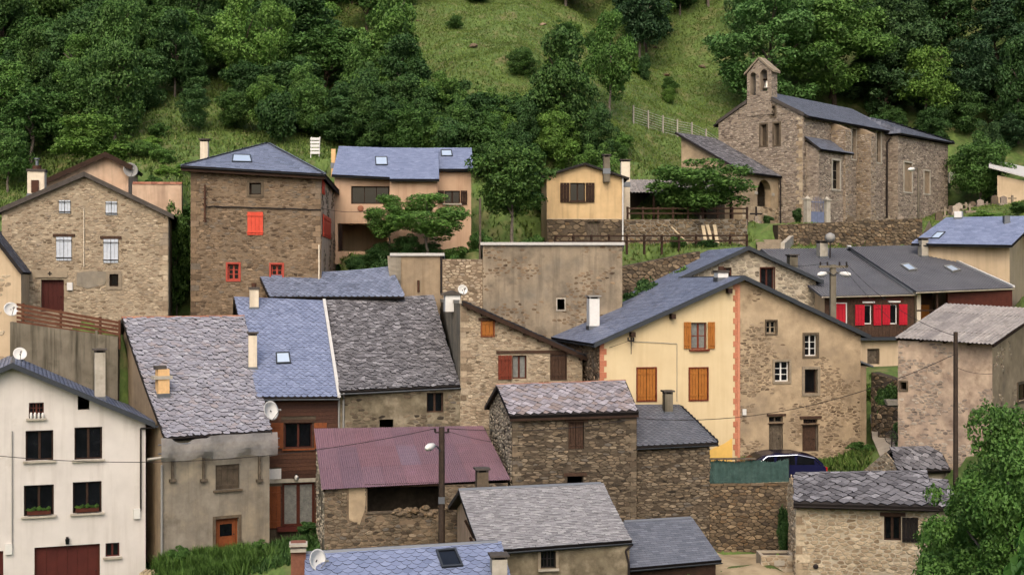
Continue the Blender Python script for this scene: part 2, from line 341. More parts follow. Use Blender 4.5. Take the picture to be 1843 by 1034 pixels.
def quoins(parent, fr, u, side, z0, z1, m, big=0.46, small=0.28, hq=0.26, v=0.0, seed=1):
    """larger squared corner stones; side=+1: they run to +u from u"""
    rnd = random.Random(seed); z = z0; i = 0
    while z < z1-0.1:
        hh = min(hq*rnd.uniform(0.8, 1.25), z1-z); L_ = (big if i % 2 else small)*rnd.uniform(0.85, 1.15); a, b = (u, u+L_) if side > 0 else (u-L_, u)
        mb = MB(); p = [(a+0.008, z+0.006), (b-0.008, z+0.008), (b-rnd.uniform(0.008, 0.03), z+hh-0.008), (a+0.008, z+hh-0.006)]
        mb.prism([fr.L(x, v-0.03-rnd.uniform(0, 0.012), y) for x, y in p], fr.n*0.05); mb.build('quoin', m, parent); z += hh; i += 1
STONES = [0]
def stones(parent, fr, poly, m, holes=(), su=0.32, sz=0.16, h=0.03, gap=0.012, npiece=300, mask=None, v=0.0, seed=1, jit=0.46, name='stone', keep=0.93, zjit=0.4):
    rnd = random.Random(seed); us = [p[0] for p in poly]; zs = [p[1] for p in poly]
    u0, u1, z0, z1 = min(us), max(us), min(zs), max(zs); A = su/sz
    nu, nz_ = int((u1-u0)/su)+3, int((z1-z0)/sz)+3
    pts = {}
    for j in range(-1, nz_):
        for i in range(-1, nu):
            pts[i, j] = ((u0+(i+0.5*(j % 2)+rnd.uniform(-jit, jit))*su)/A, z0+(j+rnd.uniform(-zjit, zjit))*sz)
    pos = area2(list(poly)) > 0; P2 = list(poly) if pos else list(reversed(poly))
    cells = []
    for (i, j), (x, z) in pts.items():
        if rnd.random() > keep: continue
        if mask and not mask(x*A, z): continue
        if not (u0-su < x*A < u1+su and z0-sz < z < z1+sz): continue
        c = [(x-sz*2, z-sz*2), (x+sz*2, z-sz*2), (x+sz*2, z+sz*2), (x-sz*2, z+sz*2)]
        for dj in (-2, -1, 0, 1, 2):
            for di in (-2, -1, 0, 1, 2):
                if di == 0 and dj == 0: continue
                q = pts.get((i+di, j+dj))
                if q is None: continue
                a, b = q[0]-x, q[1]-z
                c = clip_half(c, a, b, a*(q[0]+x)/2+b*(q[1]+z)/2)
                if len(c) < 3: break
            if len(c) < 3: break
        if len(c) < 3: continue
        c = [(p[0]*A, p[1]) for p in c]
        for k in range(len(P2)):          # convex outline
            p, q = P2[k], P2[(k+1) % len(P2)]; a, b = q[1]-p[1], -(q[0]-p[0])
            c = clip_half(c, a, b, a*p[0]+b*p[1])
            if len(c) < 3: break
        if len(c) < 3: continue
        cx, cz = sum(p[0] for p in c)/len(c), sum(p[1] for p in c)/len(c); bad = False
        for H in holes:
            g = 0.03; a0, a1, b0, b1 = H[0]-g, H[1]+g, H[2]-g, H[3]+g
            if a0 < cx < a1 and b0 < cz < b1: bad = True; break
            for (a, b, d) in ((1, 0, a0), (-1, 0, -a1), (0, 1, b0), (0, -1, -b1)):
                if a*cx+b*cz <= d and any(a0 < p[0] < a1 and b0 < p[1] < b1 for p in c):
                    c = clip_half(c, a, b, d)
                    break
            if len(c) < 3: bad = True; break
        if bad: continue
        ar = abs(area2(c))
        if ar < su*sz*0.12: continue
        rr = math.sqrt(ar)
        k = 1-gap/rr*1.6
        c = [(cx+(p[0]-cx)*k, cz+(p[1]-cz)*k) for p in c]
        d = []
        for a, b in zip(c, c[1:]+c[:1]):
            t0, t1 = rnd.uniform(0.16, 0.3), rnd.uniform(0.7, 0.84)
            for t in (t0, t1): d.append((a[0]+(b[0]-a[0])*t, a[1]+(b[1]-a[1])*t))
        cells.append((ar, cx, cz, d, h*rnd.uniform(0.2, 1.3)))
    cells.sort(key=lambda t: -t[0])
    bigv, bigf = [], []
    E, Nn = fr.e, fr.n
    for idx, (ar, cx, cz, d, hh) in enumerate(cells):
        n = len(d); o = fr.L(cx, v, cz)
        vs = [E*(p[0]-cx)+Nn*0.012+V3((0, 0, p[1]-cz)) for p in d]
        tx, tz = rnd.uniform(-0.08, 0.08), rnd.uniform(-0.12, 0.12)
        vs += [E*((p[0]-cx)*0.8)-Nn*(hh+(p[0]-cx)*tx+(p[1]-cz)*tz)+V3((0, 0, (p[1]-cz)*0.76)) for p in d]
        fs = [(i, (i+1) % n, n+(i+1) % n, n+i) for i in range(n)]+[tuple(range(n, 2*n))]
        if idx < npiece:
            me = bpy.data.meshes.new(name); me.from_pydata([tuple(p) for p in vs], [], fs); me.materials.append(m)
            ob = link(name, me, parent); ob.location = o
        else:
            k = len(bigv); bigv += [tuple(p+o) for p in vs]; bigf += [tuple(i+k for i in f) for f in fs]
    STONES[0] += len(cells)
    if bigv:
        me = bpy.data.meshes.new('small_stones'); me.from_pydata(bigv, [], bigf); me.materials.append(m)
        tag(link('small_stones', me, parent), kind='stuff')
SHAPES = {
 'scale': [(-.5, 1), (-.5, .36), (-.3, .1), (0, 0), (.3, .1), (.5, .36), (.5, 1)],
 'diamond': [(-.5, 1), (-.5, .5), (-.06, .02), (.06, .02), (.5, .5), (.5, 1)],
 'rect': [(-.49, 1), (-.49, .0), (0, .0), (.49, .0), (.49, 1)],
}
SLM = {}
def slate_proto(shape, m, th, rough, seed, L, W):
    key = (shape, m.name, th, rough, seed, round(L, 3), round(W, 3))
    if key in SLM: return SLM[key]
    rnd = random.Random(hash((shape, seed)) & 0xffff if False else seed*7+len(shape)); pts = []
    for x, y in SHAPES[shape]:
        if y < 1: x += rnd.uniform(-rough, rough)*0.5; y += rnd.uniform(-rough, rough)*0.5
        pts.append((x*W, y*L))
    n = len(pts)
    top = [(x, y, th*1.0+th*1.1*(1-y/L)) for x, y in pts]; bot = [(x, y, th*1.1*(1-y/L)-0.002) for x, y in pts]
    vs = top+bot; fs = [tuple(range(n))]+[(i, n+i, n+(i+1) % n, (i+1) % n) for i in range(n-1)]
    me = bpy.data.meshes.new('slate'); me.from_pydata(vs, [], fs); me.materials.append(m); me.materials.append(M['slate_edge_shade'])
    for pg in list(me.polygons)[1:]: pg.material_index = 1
    SLM[key] = (me, np.array(vs), fs); return SLM[key]
def roof(parent, q, m, shape='scale', W=0.28, ex=0.16, th=0.012, rough=0.0, npiece=300, thick=0.12, sag=0.0, seed=1, base=None, name='roof', lift=0.0, jit=0.0, skip=None, curve=None):
    """q: eave left, eave right, ridge right, ridge left.  A boarded roof slab covered with overlapping slates."""
    a, b, c, d = [V3(p) for p in q]
    nrm = (b-a).cross(((c+d)/2-(a+b)/2)).normalized()
    if nrm.z < 0: nrm = -nrm
    def surf(s, t):
        p = (a*(1-s)+b*s)*(1-t)+(d*(1-s)+c*s)*t
        if sag: p = p-nrm*(sag*4*t*(1-t))
        if curve: p = p+V3((0, 0, curve(s, t)))
        return p
    nt_ = 10 if (sag or curve) else 1; ns_ = 10 if curve else 1; mb = MB()
    for i in range(ns_):
        for j in range(nt_):
            mb.poly([surf((i+x)/ns_, (j+y)/nt_) for x, y in ((0, 0), (1, 0), (1, 1), (0, 1))])
            mb.poly([surf((i+x)/ns_, (j+y)/nt_)-nrm*thick for x, y in ((0, 1), (1, 1), (1, 0), (0, 0))])
    for j in range(nt_):
        for s in (0, 1): mb.poly([surf(s, j/nt_), surf(s, (j+1)/nt_), surf(s, (j+1)/nt_)-nrm*thick, surf(s, j/nt_)-nrm*thick])
    for i in range(ns_):
        for t in (0, 1): mb.poly([surf(i/ns_, t), surf((i+1)/ns_, t), surf((i+1)/ns_, t)-nrm*thick, surf(i/ns_, t)-nrm*thick])
    ro = mb.build(name, base or M['roof_under'], parent)
    if shape is None: return ro
    rnd = random.Random(seed); T = ((d+c)/2-(a+b)/2).length; rows = max(1, int(T/ex)); ex = T/rows; th = max(th, 0.024) if shape == 'scale' else th
    items = []
    for r in range(rows):
        t = r/rows; tl = min(1.0, (r+1.9)/rows)
        p0, p1 = surf(0, t), surf(1, t); wid = (p1-p0).length
        if wid < W*0.4: continue
        n = max(1, int(round(wid/W))); off = 0.5 if r % 2 else 0.0
        for i in range(n+1 if off else n):
            s0, s1 = max(0, (i-off)/n), min(1, (i+1-off)/n)
            if s1-s0 < 0.1/n: continue
            if jit: s0 = max(0, s0+rnd.uniform(-jit, jit)*0.15/n); s1 = min(1, s1+rnd.uniform(-jit, jit)*0.15/n)
            sm = (s0+s1)/2
            if skip and skip(sm, t): continue
            x0, x1, up = surf(s0, t), surf(s1, t), surf(sm, tl)
            items.append((surf(sm, max(0, t+rnd.uniform(-jit, jit)*0.2/rows)), x1-x0, up, rnd.randrange(5), rnd.uniform(-1, 1)*jit))
    items.sort(key=lambda k: k[0].length)
    bv, bf = [], []; off = 0; L = ex*1.9
    for idx, (p, ax, up, k, jj) in enumerate(items):
        me, va, fs = slate_proto(shape, m, th, rough, k, L, W)
        wsc = ax.length/W; x = ax.normalized(); y = (up-p); y = (y-x*y.dot(x)); ln = y.length or L; y = y.normalized()
        if jj:
            ang = jj*0.06; x, y = x*math.cos(ang)+y*math.sin(ang), y*math.cos(ang)-x*math.sin(ang)
        z = x.cross(y)
        if z.z < 0: z = -z
        mtx = Matrix(((x.x*wsc, y.x*1.0, z.x, p.x), (x.y*wsc, y.y, z.y, p.y), (x.z*wsc, y.z, z.z, p.z), (0, 0, 0, 1)))
        mtx = mtx @ Matrix.Diagonal((1, max(0.3, min(1.1, ln/L)), 1+abs(jj)*0.9, 1))
        if idx < npiece:
            ob = link('slate', me, ro); ob.matrix_basis = mtx
        else:
            w4 = np.array(mtx); tv = va @ w4[:3, :3].T + w4[:3, 3]
            bv.append(tv); bf += [tuple(i+off for i in f) for f in fs]; off += len(va)
    if bv:
        me = bpy.data.meshes.new('slate_courses'); me.from_pydata(np.concatenate(bv).tolist(), [], bf); me.materials.append(m); me.materials.append(M['slate_edge_shade'])
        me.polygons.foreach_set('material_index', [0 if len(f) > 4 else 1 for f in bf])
        tag(link('slate_courses', me, ro), kind='stuff')
    return ro
def sheets(parent, q, m, ncol, nrow, pitch=0.09, amp=0.018, seed=1, name='roof', piece='sheet', thick=0.1, base=None):
    """corrugated roofing laid sheet by sheet, ridges running down the slope"""
    a, b, c, d = [V3(p) for p in q]; nrm = (b-a).cross(d-a).normalized(); nrm = nrm if nrm.z > 0 else -nrm
    sf = lambda s, t: (a*(1-s)+b*s)*(1-t)+(d*(1-s)+c*s)*t
    mb = MB(); i4 = [0.01, 0.99]
    dn = lambda s, t, k: sf(s, t)-nrm*k
    for i in range(ncol//2+1):      # purlins and rafters under the sheets
        s = 0.01+0.97*i/(ncol//2); mb.box(dn(s, 0.02, 0.14), (sf(s, 0.98)-sf(s, 0.02)), (b-a).normalized()*0.08, nrm*0.10)
    for t in (0.03, 0.5, 0.94): mb.box(dn(0.01, t, 0.045), sf(0.99, t)-sf(0.01, t), (d-a).normalized()*0.08, nrm*0.035)
    ro = mb.build(name, base or M['wood_dark'], parent); rnd = random.Random(seed)
    for i in range(ncol):
        for j in range(nrow):
            s0, s1, t0, t1 = i/ncol, (i+1.02)/ncol if i < ncol-1 else 1, max(0, (j-0.04)/nrow), (j+1)/nrow
            wd = (sf(s1, t0)-sf(s0, t0)).length; k = max(4, int(wd/pitch)*4); vs, fs = [], []
            lf = 0.006*(j % 2)+0.004*(i % 2)+rnd.uniform(0, 0.004)
            for g in range(k+1):
                s = s0+(s1-s0)*g/k; hz = amp*math.sin(2*math.pi*g/4)+lf
                vs += [tuple(sf(s, t0)+nrm*(hz+0.02)), tuple(sf(s, t1)+nrm*(hz+0.012))]
                if g: fs.append((2*g-2, 2*g, 2*g+1, 2*g-1))
            me = bpy.data.meshes.new(piece); me.from_pydata(vs, [], fs); me.materials.append(m); link(piece, me, ro)
    return ro
# ---------------------------------------------------------------- openings
def rect(fr, x0, y0, x1, y1, v=0.0):
    ua, za = fr.pix(x0, y0, v); ub, zb = fr.pix(x1, y1, v)
    u2, z2 = fr.pix(x1, y0, v); u3, z3 = fr.pix(x0, y1, v)
    return ((ua+u3)/2, (ub+u2)/2, (zb+z3)/2, (za+z2)/2)
def leaf(parent, fr, u0, u1, z0, z1, v, m, nb=3, strap=None, brace=False, name='shutter', batten=True):
    mb = MB(); w_ = (u1-u0)/nb; d = min(0.012, w_*0.1)
    for i in range(nb): mb.fbox(fr, u0+i*w_+d/2, u0+(i+1)*w_-d/2, v-0.028, v, z0, z1)
    if batten:
        for f in (0.14, 0.84): mb.fbox(fr, u0+0.02, u1-0.02, v-0.05, v-0.028, z0+(z1-z0)*f-0.04, z0+(z1-z0)*f+0.04)
    if brace:
        a, b = z0+(z1-z0)*0.2, z0+(z1-z0)*0.8
        mb.prism([fr.L(u0+0.03, v-0.046, a), fr.L(u0+0.11, v-0.046, a), fr.L(u1-0.03, v-0.046, b), fr.L(u1-0.11, v-0.046, b)], fr.n*0.018)
    o = mb.build(name, m, parent)
    if strap:
        for f in (0.12, 0.86): MB().fbox(fr, u0-0.03, u1+0.03, v-0.066, v-0.05, z0+(z1-z0)*f-0.02, z0+(z1-z0)*f+0.02).build('hinge', strap, o)
    return o
def window(parent, fr, u0, u1, z0, z1, v, m, nx=2, ny=1, fw=0.06, pane=None, curtain=False):
    mb = MB(); t = 0.05
    mb.fbox(fr, u0, u0+fw, v, v+t, z0, z1); mb.fbox(fr, u1-fw, u1, v, v+t, z0, z1)
    mb.fbox(fr, u0+fw, u1-fw, v+0.002, v+t, z0, z0+fw); mb.fbox(fr, u0+fw, u1-fw, v+0.002, v+t, z1-fw, z1)
    for i in range(1, nx):
        c = u0+fw+(u1-u0-2*fw)*i/nx; k = fw*0.75 if i*2 == nx else fw*0.3; mb.fbox(fr, c-k, c+k, v+0.004, v+t, z0+fw, z1-fw)
    for j in range(1, ny):
        c = z0+fw+(z1-z0-2*fw)*j/ny; mb.fbox(fr, u0+fw, u1-fw, v+0.008, v+t-0.004, c-fw*0.3, c+fw*0.3)
    o = mb.build('window', m, parent)
    for i in range(nx):
        for j in range(ny):
            a0, a1 = u0+fw+(u1-u0-2*fw)*i/nx, u0+fw+(u1-u0-2*fw)*(i+1)/nx; b0, b1 = z0+fw+(z1-z0-2*fw)*j/ny, z0+fw+(z1-z0-2*fw)*(j+1)/ny
            MB().fbox(fr, a0, a1, v+0.022, v+0.03, b0, b1).build('pane', pane or M['glass'], o)
    return o
def door(parent, fr, u0, u1, z0, z1, v, m, nb=4, frame=None, name='door', panel=None, glass=None):
    fw = 0.07; MBf = MB(); MBf.fbox(fr, u0, u0+fw, v-0.02, v+0.06, z0, z1); MBf.fbox(fr, u1-fw, u1, v-0.02, v+0.06, z0, z1); MBf.fbox(fr, u0+fw, u1-fw, v-0.018, v+0.06, z1-fw, z1)
    mb = MB(); a0, a1 = u0+fw, u1-fw; w_ = (a1-a0)/nb
    for i in range(nb): mb.fbox(fr, a0+i*w_+0.004, a0+(i+1)*w_-0.004, v+0.02, v+0.05, z0, z1-fw)
    if panel:
        for f0, f1 in panel:
            za, zb = z0+(z1-z0)*f0, z0+(z1-z0)*f1
            mb.fbox(fr, a0+0.1, a1-0.1, v+0.006, v+0.02, za, zb)
    d = mb.build(name, m, parent); MBf.build('door_frame', frame or m, d)
    if glass:
        f0, f1 = glass; MB().fbox(fr, a0+0.16, a1-0.16, v+0.004, v+0.018, z0+(z1-z0)*f0, z0+(z1-z0)*f1).build('pane', M['glass'], d)
    MB().tube(fr.L(a1-0.09, v+0.02, (z0+z1)/2-0.05), fr.L(a1-0.09, v-0.05, (z0+z1)/2-0.05), 0.025).build('handle', M['iron'], d)
    return d
def openings(parent, fr, specs, v=0.0):
    """specs: (x0,y0,x1,y1,kind,opts) in photo pixels on the wall plane; returns holes and keep-out rectangles"""
    holes, keep = [], []
    for sp in specs:
        x0, y0, x1, y1, kind = sp[:5]; o = sp[5] if len(sp) > 5 else {}
        u0, u1, z0, z1 = rect(fr, x0, y0, x1, y1, v); g = o.get('m')
        if kind in ('win', 'hole', 'door', 'shut', 'panes'):
            holes.append((u0, u1, z0, z1)); keep.append((u0, u1, z0, z1))
        if kind == 'win':
            window(parent, fr, u0, u1, z0, z1, v+o.get('d', 0.14), g, o.get('nx', 2), o.get('ny', 1), o.get('fw', 0.06), o.get('pane'))
        elif kind == 'door': door(parent, fr, u0, u1, z0, z1, v+o.get('d', 0.16), g, o.get('nb', 4), o.get('frame'), o.get('name', 'door'), o.get('panel'), o.get('glass'))
        elif kind == 'shut':
            n = o.get('n', 2)
            fm = MB(); vv = v+o.get('d', 0.05)
            for i in range(n):
                a, b = u0+(u1-u0)*i/n, u0+(u1-u0)*(i+1)/n
                leaf(parent, fr, a+0.008, b-0.008, z0+0.01, z1-0.01, vv, g, o.get('nb', 3), o.get('strap'), o.get('brace', False))
            if o.get('frame'):
                e = 0.05; fm.fbox(fr, u0-e, u0+0.004, v-0.05, v+0.1, z0-e, z1+e); fm.fbox(fr, u1-0.004, u1+e, v-0.05, v+0.1, z0-e, z1+e)
                fm.fbox(fr, u0, u1, v-0.047, v+0.1, z1, z1+e); fm.fbox(fr, u0, u1, v-0.047, v+0.1, z0-e, z0)
                fm.build('window_frame', o['frame'], parent)
        elif kind == 'leaf': leaf(parent, fr, u0, u1, z0, z1, v-o.get('p', 0.05), g, o.get('nb', 3), o.get('strap'), o.get('brace', False))
        elif kind == 'box':
            MB().fbox(fr, u0, u1, v-o.get('p', 0.05), v+o.get('q', 0.05), z0, z1).build(o.get('name', 'lintel'), g, parent); keep.append((u0, u1, z0, z1))
        if o.get('sill'):
            e = 0.1; MB().fbox(fr, u0-e, u1+e, v-0.13, v+0.12, z0-0.08, z0-0.003).build('sill', o['sill'], parent); keep.append((u0-e, u1+e, z0-0.1, z0))
        if o.get('lintel'):
            e = 0.15; MB().fbox(fr, u0-e, u1+e, v-0.05, v+0.1, z1+0.003, z1+0.14).build('lintel', o['lintel'], parent); keep.append((u0-e, u1+e, z1, z1+0.14))
        if o.get('surr'):
            e = o.get('sw', 0.13); sb = MB(); pr = o.get('sp', 0.045)
            sb.fbox(fr, u0-e, u0-0.002, v-pr, v+0.1, z0-e, z1+e); sb.fbox(fr, u1+0.002, u1+e, v-pr, v+0.1, z0-e, z1+e)
            sb.fbox(fr, u0-0.002, u1+0.002, v-pr+0.003, v+0.1, z1+0.002, z1+e); sb.fbox(fr, u0-0.002, u1+0.002, v-pr+0.003, v+0.1, z0-e, z0-0.002)
            sb.build('surround', o['surr'], parent); keep.append((u0-e, u1+e, z0-e, z1+e))
    return holes, keep
# ---------------------------------------------------------------- roof furniture
def chimney(parent, x0, x1, yt, yb, pl, m, cap='slab', dk=0.7, depth=None, rot=12.0, pot=None):
    """pl: (point, normal) of the roof plane it rises from, or a depth in metres"""
    xm = (x0+x1)/2
    p = P(xm, yb, pl) if isinstance(pl, (int, float)) else ray(xm, yb, *pl)
    wd = (x1-x0)/F*p.y; top = Zp(yt, p.y); fr = Fr((0, 0, 0), rot, 0); dp = depth or wd
    wd = wd/(math.cos(R(rot))+abs(math.sin(R(rot)))*0.4); dp = dp if depth else wd
    c = V3((p.x, p.y, 0)); fr.o = c-fr.e*(wd/2)
    ch = MB().fbox(fr, 0, wd, 0, dp, p.z-dk, top-(0.14 if cap else 0)).build('chimney', m, parent)
    MB().fbox(fr, -0.03, wd+0.03, -0.03, dp+0.03, p.z-0.22, p.z+0.10).build('flashing', M['zinc'], ch)
    if cap == 'slab':
        MB().fbox(fr, 0.03, wd-0.03, 0.03, dp-0.03, top-0.15, top-0.06).build('flue', M['black'], ch)
        mb = MB()
        for u in (0.0, wd-0.08):
            for vv in (0.0, dp-0.08): mb.fbox(fr, u, u+0.08, vv, vv+0.08, top-0.14, top-0.04)
        mb.fbox(fr, -0.07, wd+0.07, -0.07, dp+0.07, top-0.05, top+0.02); mb.build('chimney_cap', M['slab_dark'] if m != M['white_paint'] else M['plastic_grey'], ch)
    elif cap == 'flat':
        MB().fbox(fr, -0.05, wd+0.05, -0.05, dp+0.05, top-0.14, top-0.03).build('chimney_cap', M['slab_dark'], ch)
        MB().tube(fr.L(wd/2, dp/2, top-0.05), fr.L(wd/2, dp/2, top+0.16), min(wd, dp)*0.28, None, 10).build('flue', M['rust'], ch)
    if pot:
        q = MB(); b = fr.L(wd/2, dp/2, top-0.02); q.tube(b, b+V3((0, 0, pot)), 0.08, None, 10); q.tube(b+V3((0, 0, pot+0.04)), b+V3((0, 0, pot+0.1)), 0.15, None, 10); q.tube(b+V3((0, 0, pot)), b+V3((0, 0, pot+0.05)), 0.03)
        q.build('flue_pipe', M['zinc'], ch)
    return ch
def skylight(parent, px, pl, m=None, pane=None, h=0.07, fw=0.06):
    """px: four photo pixels on the roof plane, in order round the frame"""
    pts = [ray(x, y, *pl) for x, y in px]; n = pl[1]; c = sum(pts, V3())/4
    inn = [p+(c-p).normalized()*fw*1.6 for p in pts]; mb = MB()
    for i in range(4):
        j = (i+1) % 4; a, b, cc, d = pts[i], pts[j], inn[j], inn[i]
        mb.prism([a-n*0.02, b-n*0.02, cc-n*0.02, d-n*0.02], n*(h+0.02))
    o = mb.build('skylight', m or M['zinc_dark'], parent)
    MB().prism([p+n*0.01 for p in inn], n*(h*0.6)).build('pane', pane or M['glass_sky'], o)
def gutter(parent, a, b, r=0.06, m=None, name='gutter'):
    a, b = V3(a), V3(b); d = (b-a).normalized(); side = V3((d.y, -d.x, 0)); mb = MB(); k = 6
    ring = [side*(r*math.cos(math.pi*i/k))-V3((0, 0, r*math.sin(math.pi*i/k))) for i in range(k+1)]
    ring2 = [p*0.8 for p in reversed(ring)]; mb.prism([a+p for p in ring+ring2], b-a)
    return mb.build(name, m or M['zinc'], parent)
def pipe(parent, pts, r=0.04, m=None, name='downpipe'):
    return MB().path([V3(p) for p in pts], r, 8).build(name, m or M['zinc'], parent)
def dish(label, c, aim, r=0.4, m=None, stand=None):
    """satellite dish with feed arm; c: centre of the bowl"""
    c, aim = V3(c), V3(aim).normalized(); t = thing('satellite_dish', label, 'satellite dish', c)
    k = 6; prof = [(-0.16*r*2*(1-(i/k)**2), r*i/k+0.004) for i in range(k+1)]; prof += [(p[0]+0.02, p[1]) for p in reversed(prof)]
    MB().lathe(c, aim, prof, 20).build('bowl', m or M['plastic_white'], t, True)
    lo = V3((0, 0, -1)); lo = (lo-aim*lo.dot(aim)).normalized()
    f = c+aim*r*1.2+lo*r*0.2
    MB().tube(c+lo*r*0.95, f, 0.015).build('feed_arm', M['plastic_grey'], t)
    MB().tube(f-aim*0.06, f+aim*0.06, 0.045).build('receiver', M['plastic_grey'], t)
    if stand: MB().path([c-aim*0.1*r]+[V3(s) for s in stand], 0.022).build('bracket', M['zinc_dark'], t)
    return t
# ---------------------------------------------------------------- house assemblies
def rp(fr, ze, tan, pxs, v0=0.0):
    pl = fr.plane(ze, tan, v0); return [ray(x, y, *pl) for x, y in pxs], pl
def loc_uv(fr, p): d = p-fr.o; return d.dot(fr.e), d.dot(fr.n), p.z
FOOT = []
def rows_(fr, d, zb, zt_front, vr, zr, zback):
    """outline of a gable end in the frame fr.left(d) / mirrored for fr.right(d)"""
    return [(0, zb), (d, zb), (d, zt_front), (d-vr, zr), (0, zback)]
def side_house(root, fr, zb, ze, tan, eave, ridge, wallm, specs=(), v0=-0.3, backrun=2.0, tanb=None, sidem=None, thick=0.14,
               lspecs=(), rspecs=(), rk=None, stonek=None, front=True, left=True, right=True, backroof=True):
    rk = dict(rk or {}); tanb = tanb or tan; sidem = sidem or wallm
    pts, pl = rp(fr, ze, tan, list(eave)+list(reversed(ridge)), v0)      # eL eR rR rL
    uv = [loc_uv(fr, p) for p in pts]; vr = (uv[2][1]+uv[3][1])/2; zr = (uv[2][2]+uv[3][2])/2
    zt = ze-v0*tan-thick; D = vr+backrun; zbk = zr-backrun*tanb-thick
    r = dict(pl=pl, pts=pts, vr=vr, zr=zr, D=D, zt=zt); FOOT.append((fr, fr.w, D, zb))
    holes, keep = openings(root, fr, specs)
    poly = [(0, zb), (fr.w, zb), (fr.w, zt), (0, zt)]
    if front: r['wall'] = wall(root, fr, poly, wallm, holes); r['keep'] = keep; r['poly'] = poly
    fl, fg = fr.left(D), fr.right(D)
    lp = [(0, zb), (D, zb), (D, zt), (D-vr, zr-thick), (0, zbk)]; gp = [(D-x, z) for x, z in reversed(lp)]
    if left:
        hl, kl = openings(root, fl, lspecs); r['lwall'] = wall(root, fl, lp, sidem, hl); r['lkeep'] = kl; r['lpoly'] = lp; r['fl'] = fl
    if right:
        hr, kr = openings(root, fg, rspecs); r['rwall'] = wall(root, fg, gp, sidem, hr); r['rkeep'] = kr; r['rpoly'] = gp; r['fg'] = fg
    wall(root, fr.back(D), [(0, zb), (fr.w, zb), (fr.w, zbk), (0, zbk)], sidem)
    if 'sheets' in rk:
        m_, nc, nr = rk.pop('sheets'); r['roof'] = sheets(root, pts, m_, nc, nr, **rk)
    else: r['roof'] = roof(root, pts, thick=thick, **rk)
    if backroof:
        bl, br = pts[3]+fr.n*(backrun+0.3)-V3((0, 0, (backrun+0.3)*tanb)), pts[2]+fr.n*(backrun+0.3)-V3((0, 0, (backrun+0.3)*tanb))
        k2 = {k: v for k, v in rk.items() if k in ('W', 'ex', 'th')}
        roof(root, [br, bl, pts[3]-V3((0, 0, 0.004)), pts[2]-V3((0, 0, 0.004))], rk.get('m', M['slate_grey']), None, thick=thick, base=rk.get('base') or M['slab_dark'])
    return r
def gable_house(root, fr, zb, Lp, Ap, Rp, d, wallm, specs=(), of=0.35, os_=0.3, thick=0.14, sidem=None, rk=None, rkL=None, left=True, right=True, lspecs=(), rspecs=()):
    sidem = sidem or wallm
    holes, keep = openings(root, fr, specs)
    poly = [(Lp[0], zb), (Rp[0], zb), Rp, Ap, Lp]
    FOOT.append((fr.shift(0, Lp[0]), Rp[0]-Lp[0], d, zb)); r = dict(keep=keep, poly=poly); r['wall'] = wall(root, fr, poly, wallm, holes)
    wall(root, fr.back(d).shift(0), [(fr.w-x, z) for x, z in reversed(poly)], sidem)
    f2 = Fr(fr.L(Lp[0], 0, 0), fr.a, Rp[0]-Lp[0])
    fl, fg = f2.left(d), f2.right(d); r['fl'], r['fg'] = fl, fg
    hl, kl = openings(root, fl, lspecs); hr, kr = openings(root, fg, rspecs)
    r['lpoly'] = [(0, zb), (d, zb), (d, Lp[1]), (0, Lp[1])]; r['rpoly'] = [(0, zb), (d, zb), (d, Rp[1]), (0, Rp[1])]
    r['lwall'] = wall(root, fl, r['lpoly'], sidem, hl); r['rwall'] = wall(root, fg, r['rpoly'], sidem, hr)
    T = V3((0, 0, thick)); tr = (Ap[1]-Rp[1])/(Rp[0]-Ap[0]); tl = (Ap[1]-Lp[1])/(Ap[0]-Lp[0])
    rf, rb = fr.L(Ap[0], -of, Ap[1])+T, fr.L(Ap[0], d+of, Ap[1])+T
    ef, eb = fr.L(Rp[0]+os_, -of, Rp[1]-os_*tr)+T, fr.L(Rp[0]+os_, d+of, Rp[1]-os_*tr)+T
    lf, lb = fr.L(Lp[0]-os_, -of, Lp[1]-os_*tl)+T, fr.L(Lp[0]-os_, d+of, Lp[1]-os_*tl)+T
    rk = rk or {}; rkL = rkL or rk
    r['roofR'] = roof(root, [ef, eb, rb, rf], thick=thick, **rk); r['roofL'] = roof(root, [lb, lf, rf, rb], thick=thick, **rkL)
    r['plR'] = (ef, (eb-ef).cross(rf-ef).normalized()); r['plL'] = (lf, (lb-lf).cross(rf-lf).normalized())
    r.update(rf=rf, rb=rb, ef=ef, eb=eb, lf=lf, lb=lb)
    return r
def ridgecap(root, a, b, m=None, r=0.09, n=None, name='ridge_cap'):
    a, b = V3(a), V3(b); mb = MB(); k = n or 1
    for i in range(k):
        p, q = a+(b-a)*(i/k), a+(b-a)*((i+0.98)/k); d = (q-p).normalized(); s = V3((d.y, -d.x, 0)).normalized()
        mb.prism([p-s*r*1.4-V3((0, 0, r*0.5)), p-s*r*0.5+V3((0, 0, r*0.5)), p+s*r*0.5+V3((0, 0, r*0.5)), p+s*r*1.4-V3((0, 0, r*0.5))], q-p)
    return mb.build(name, m or M['zinc'], root)
B = {}
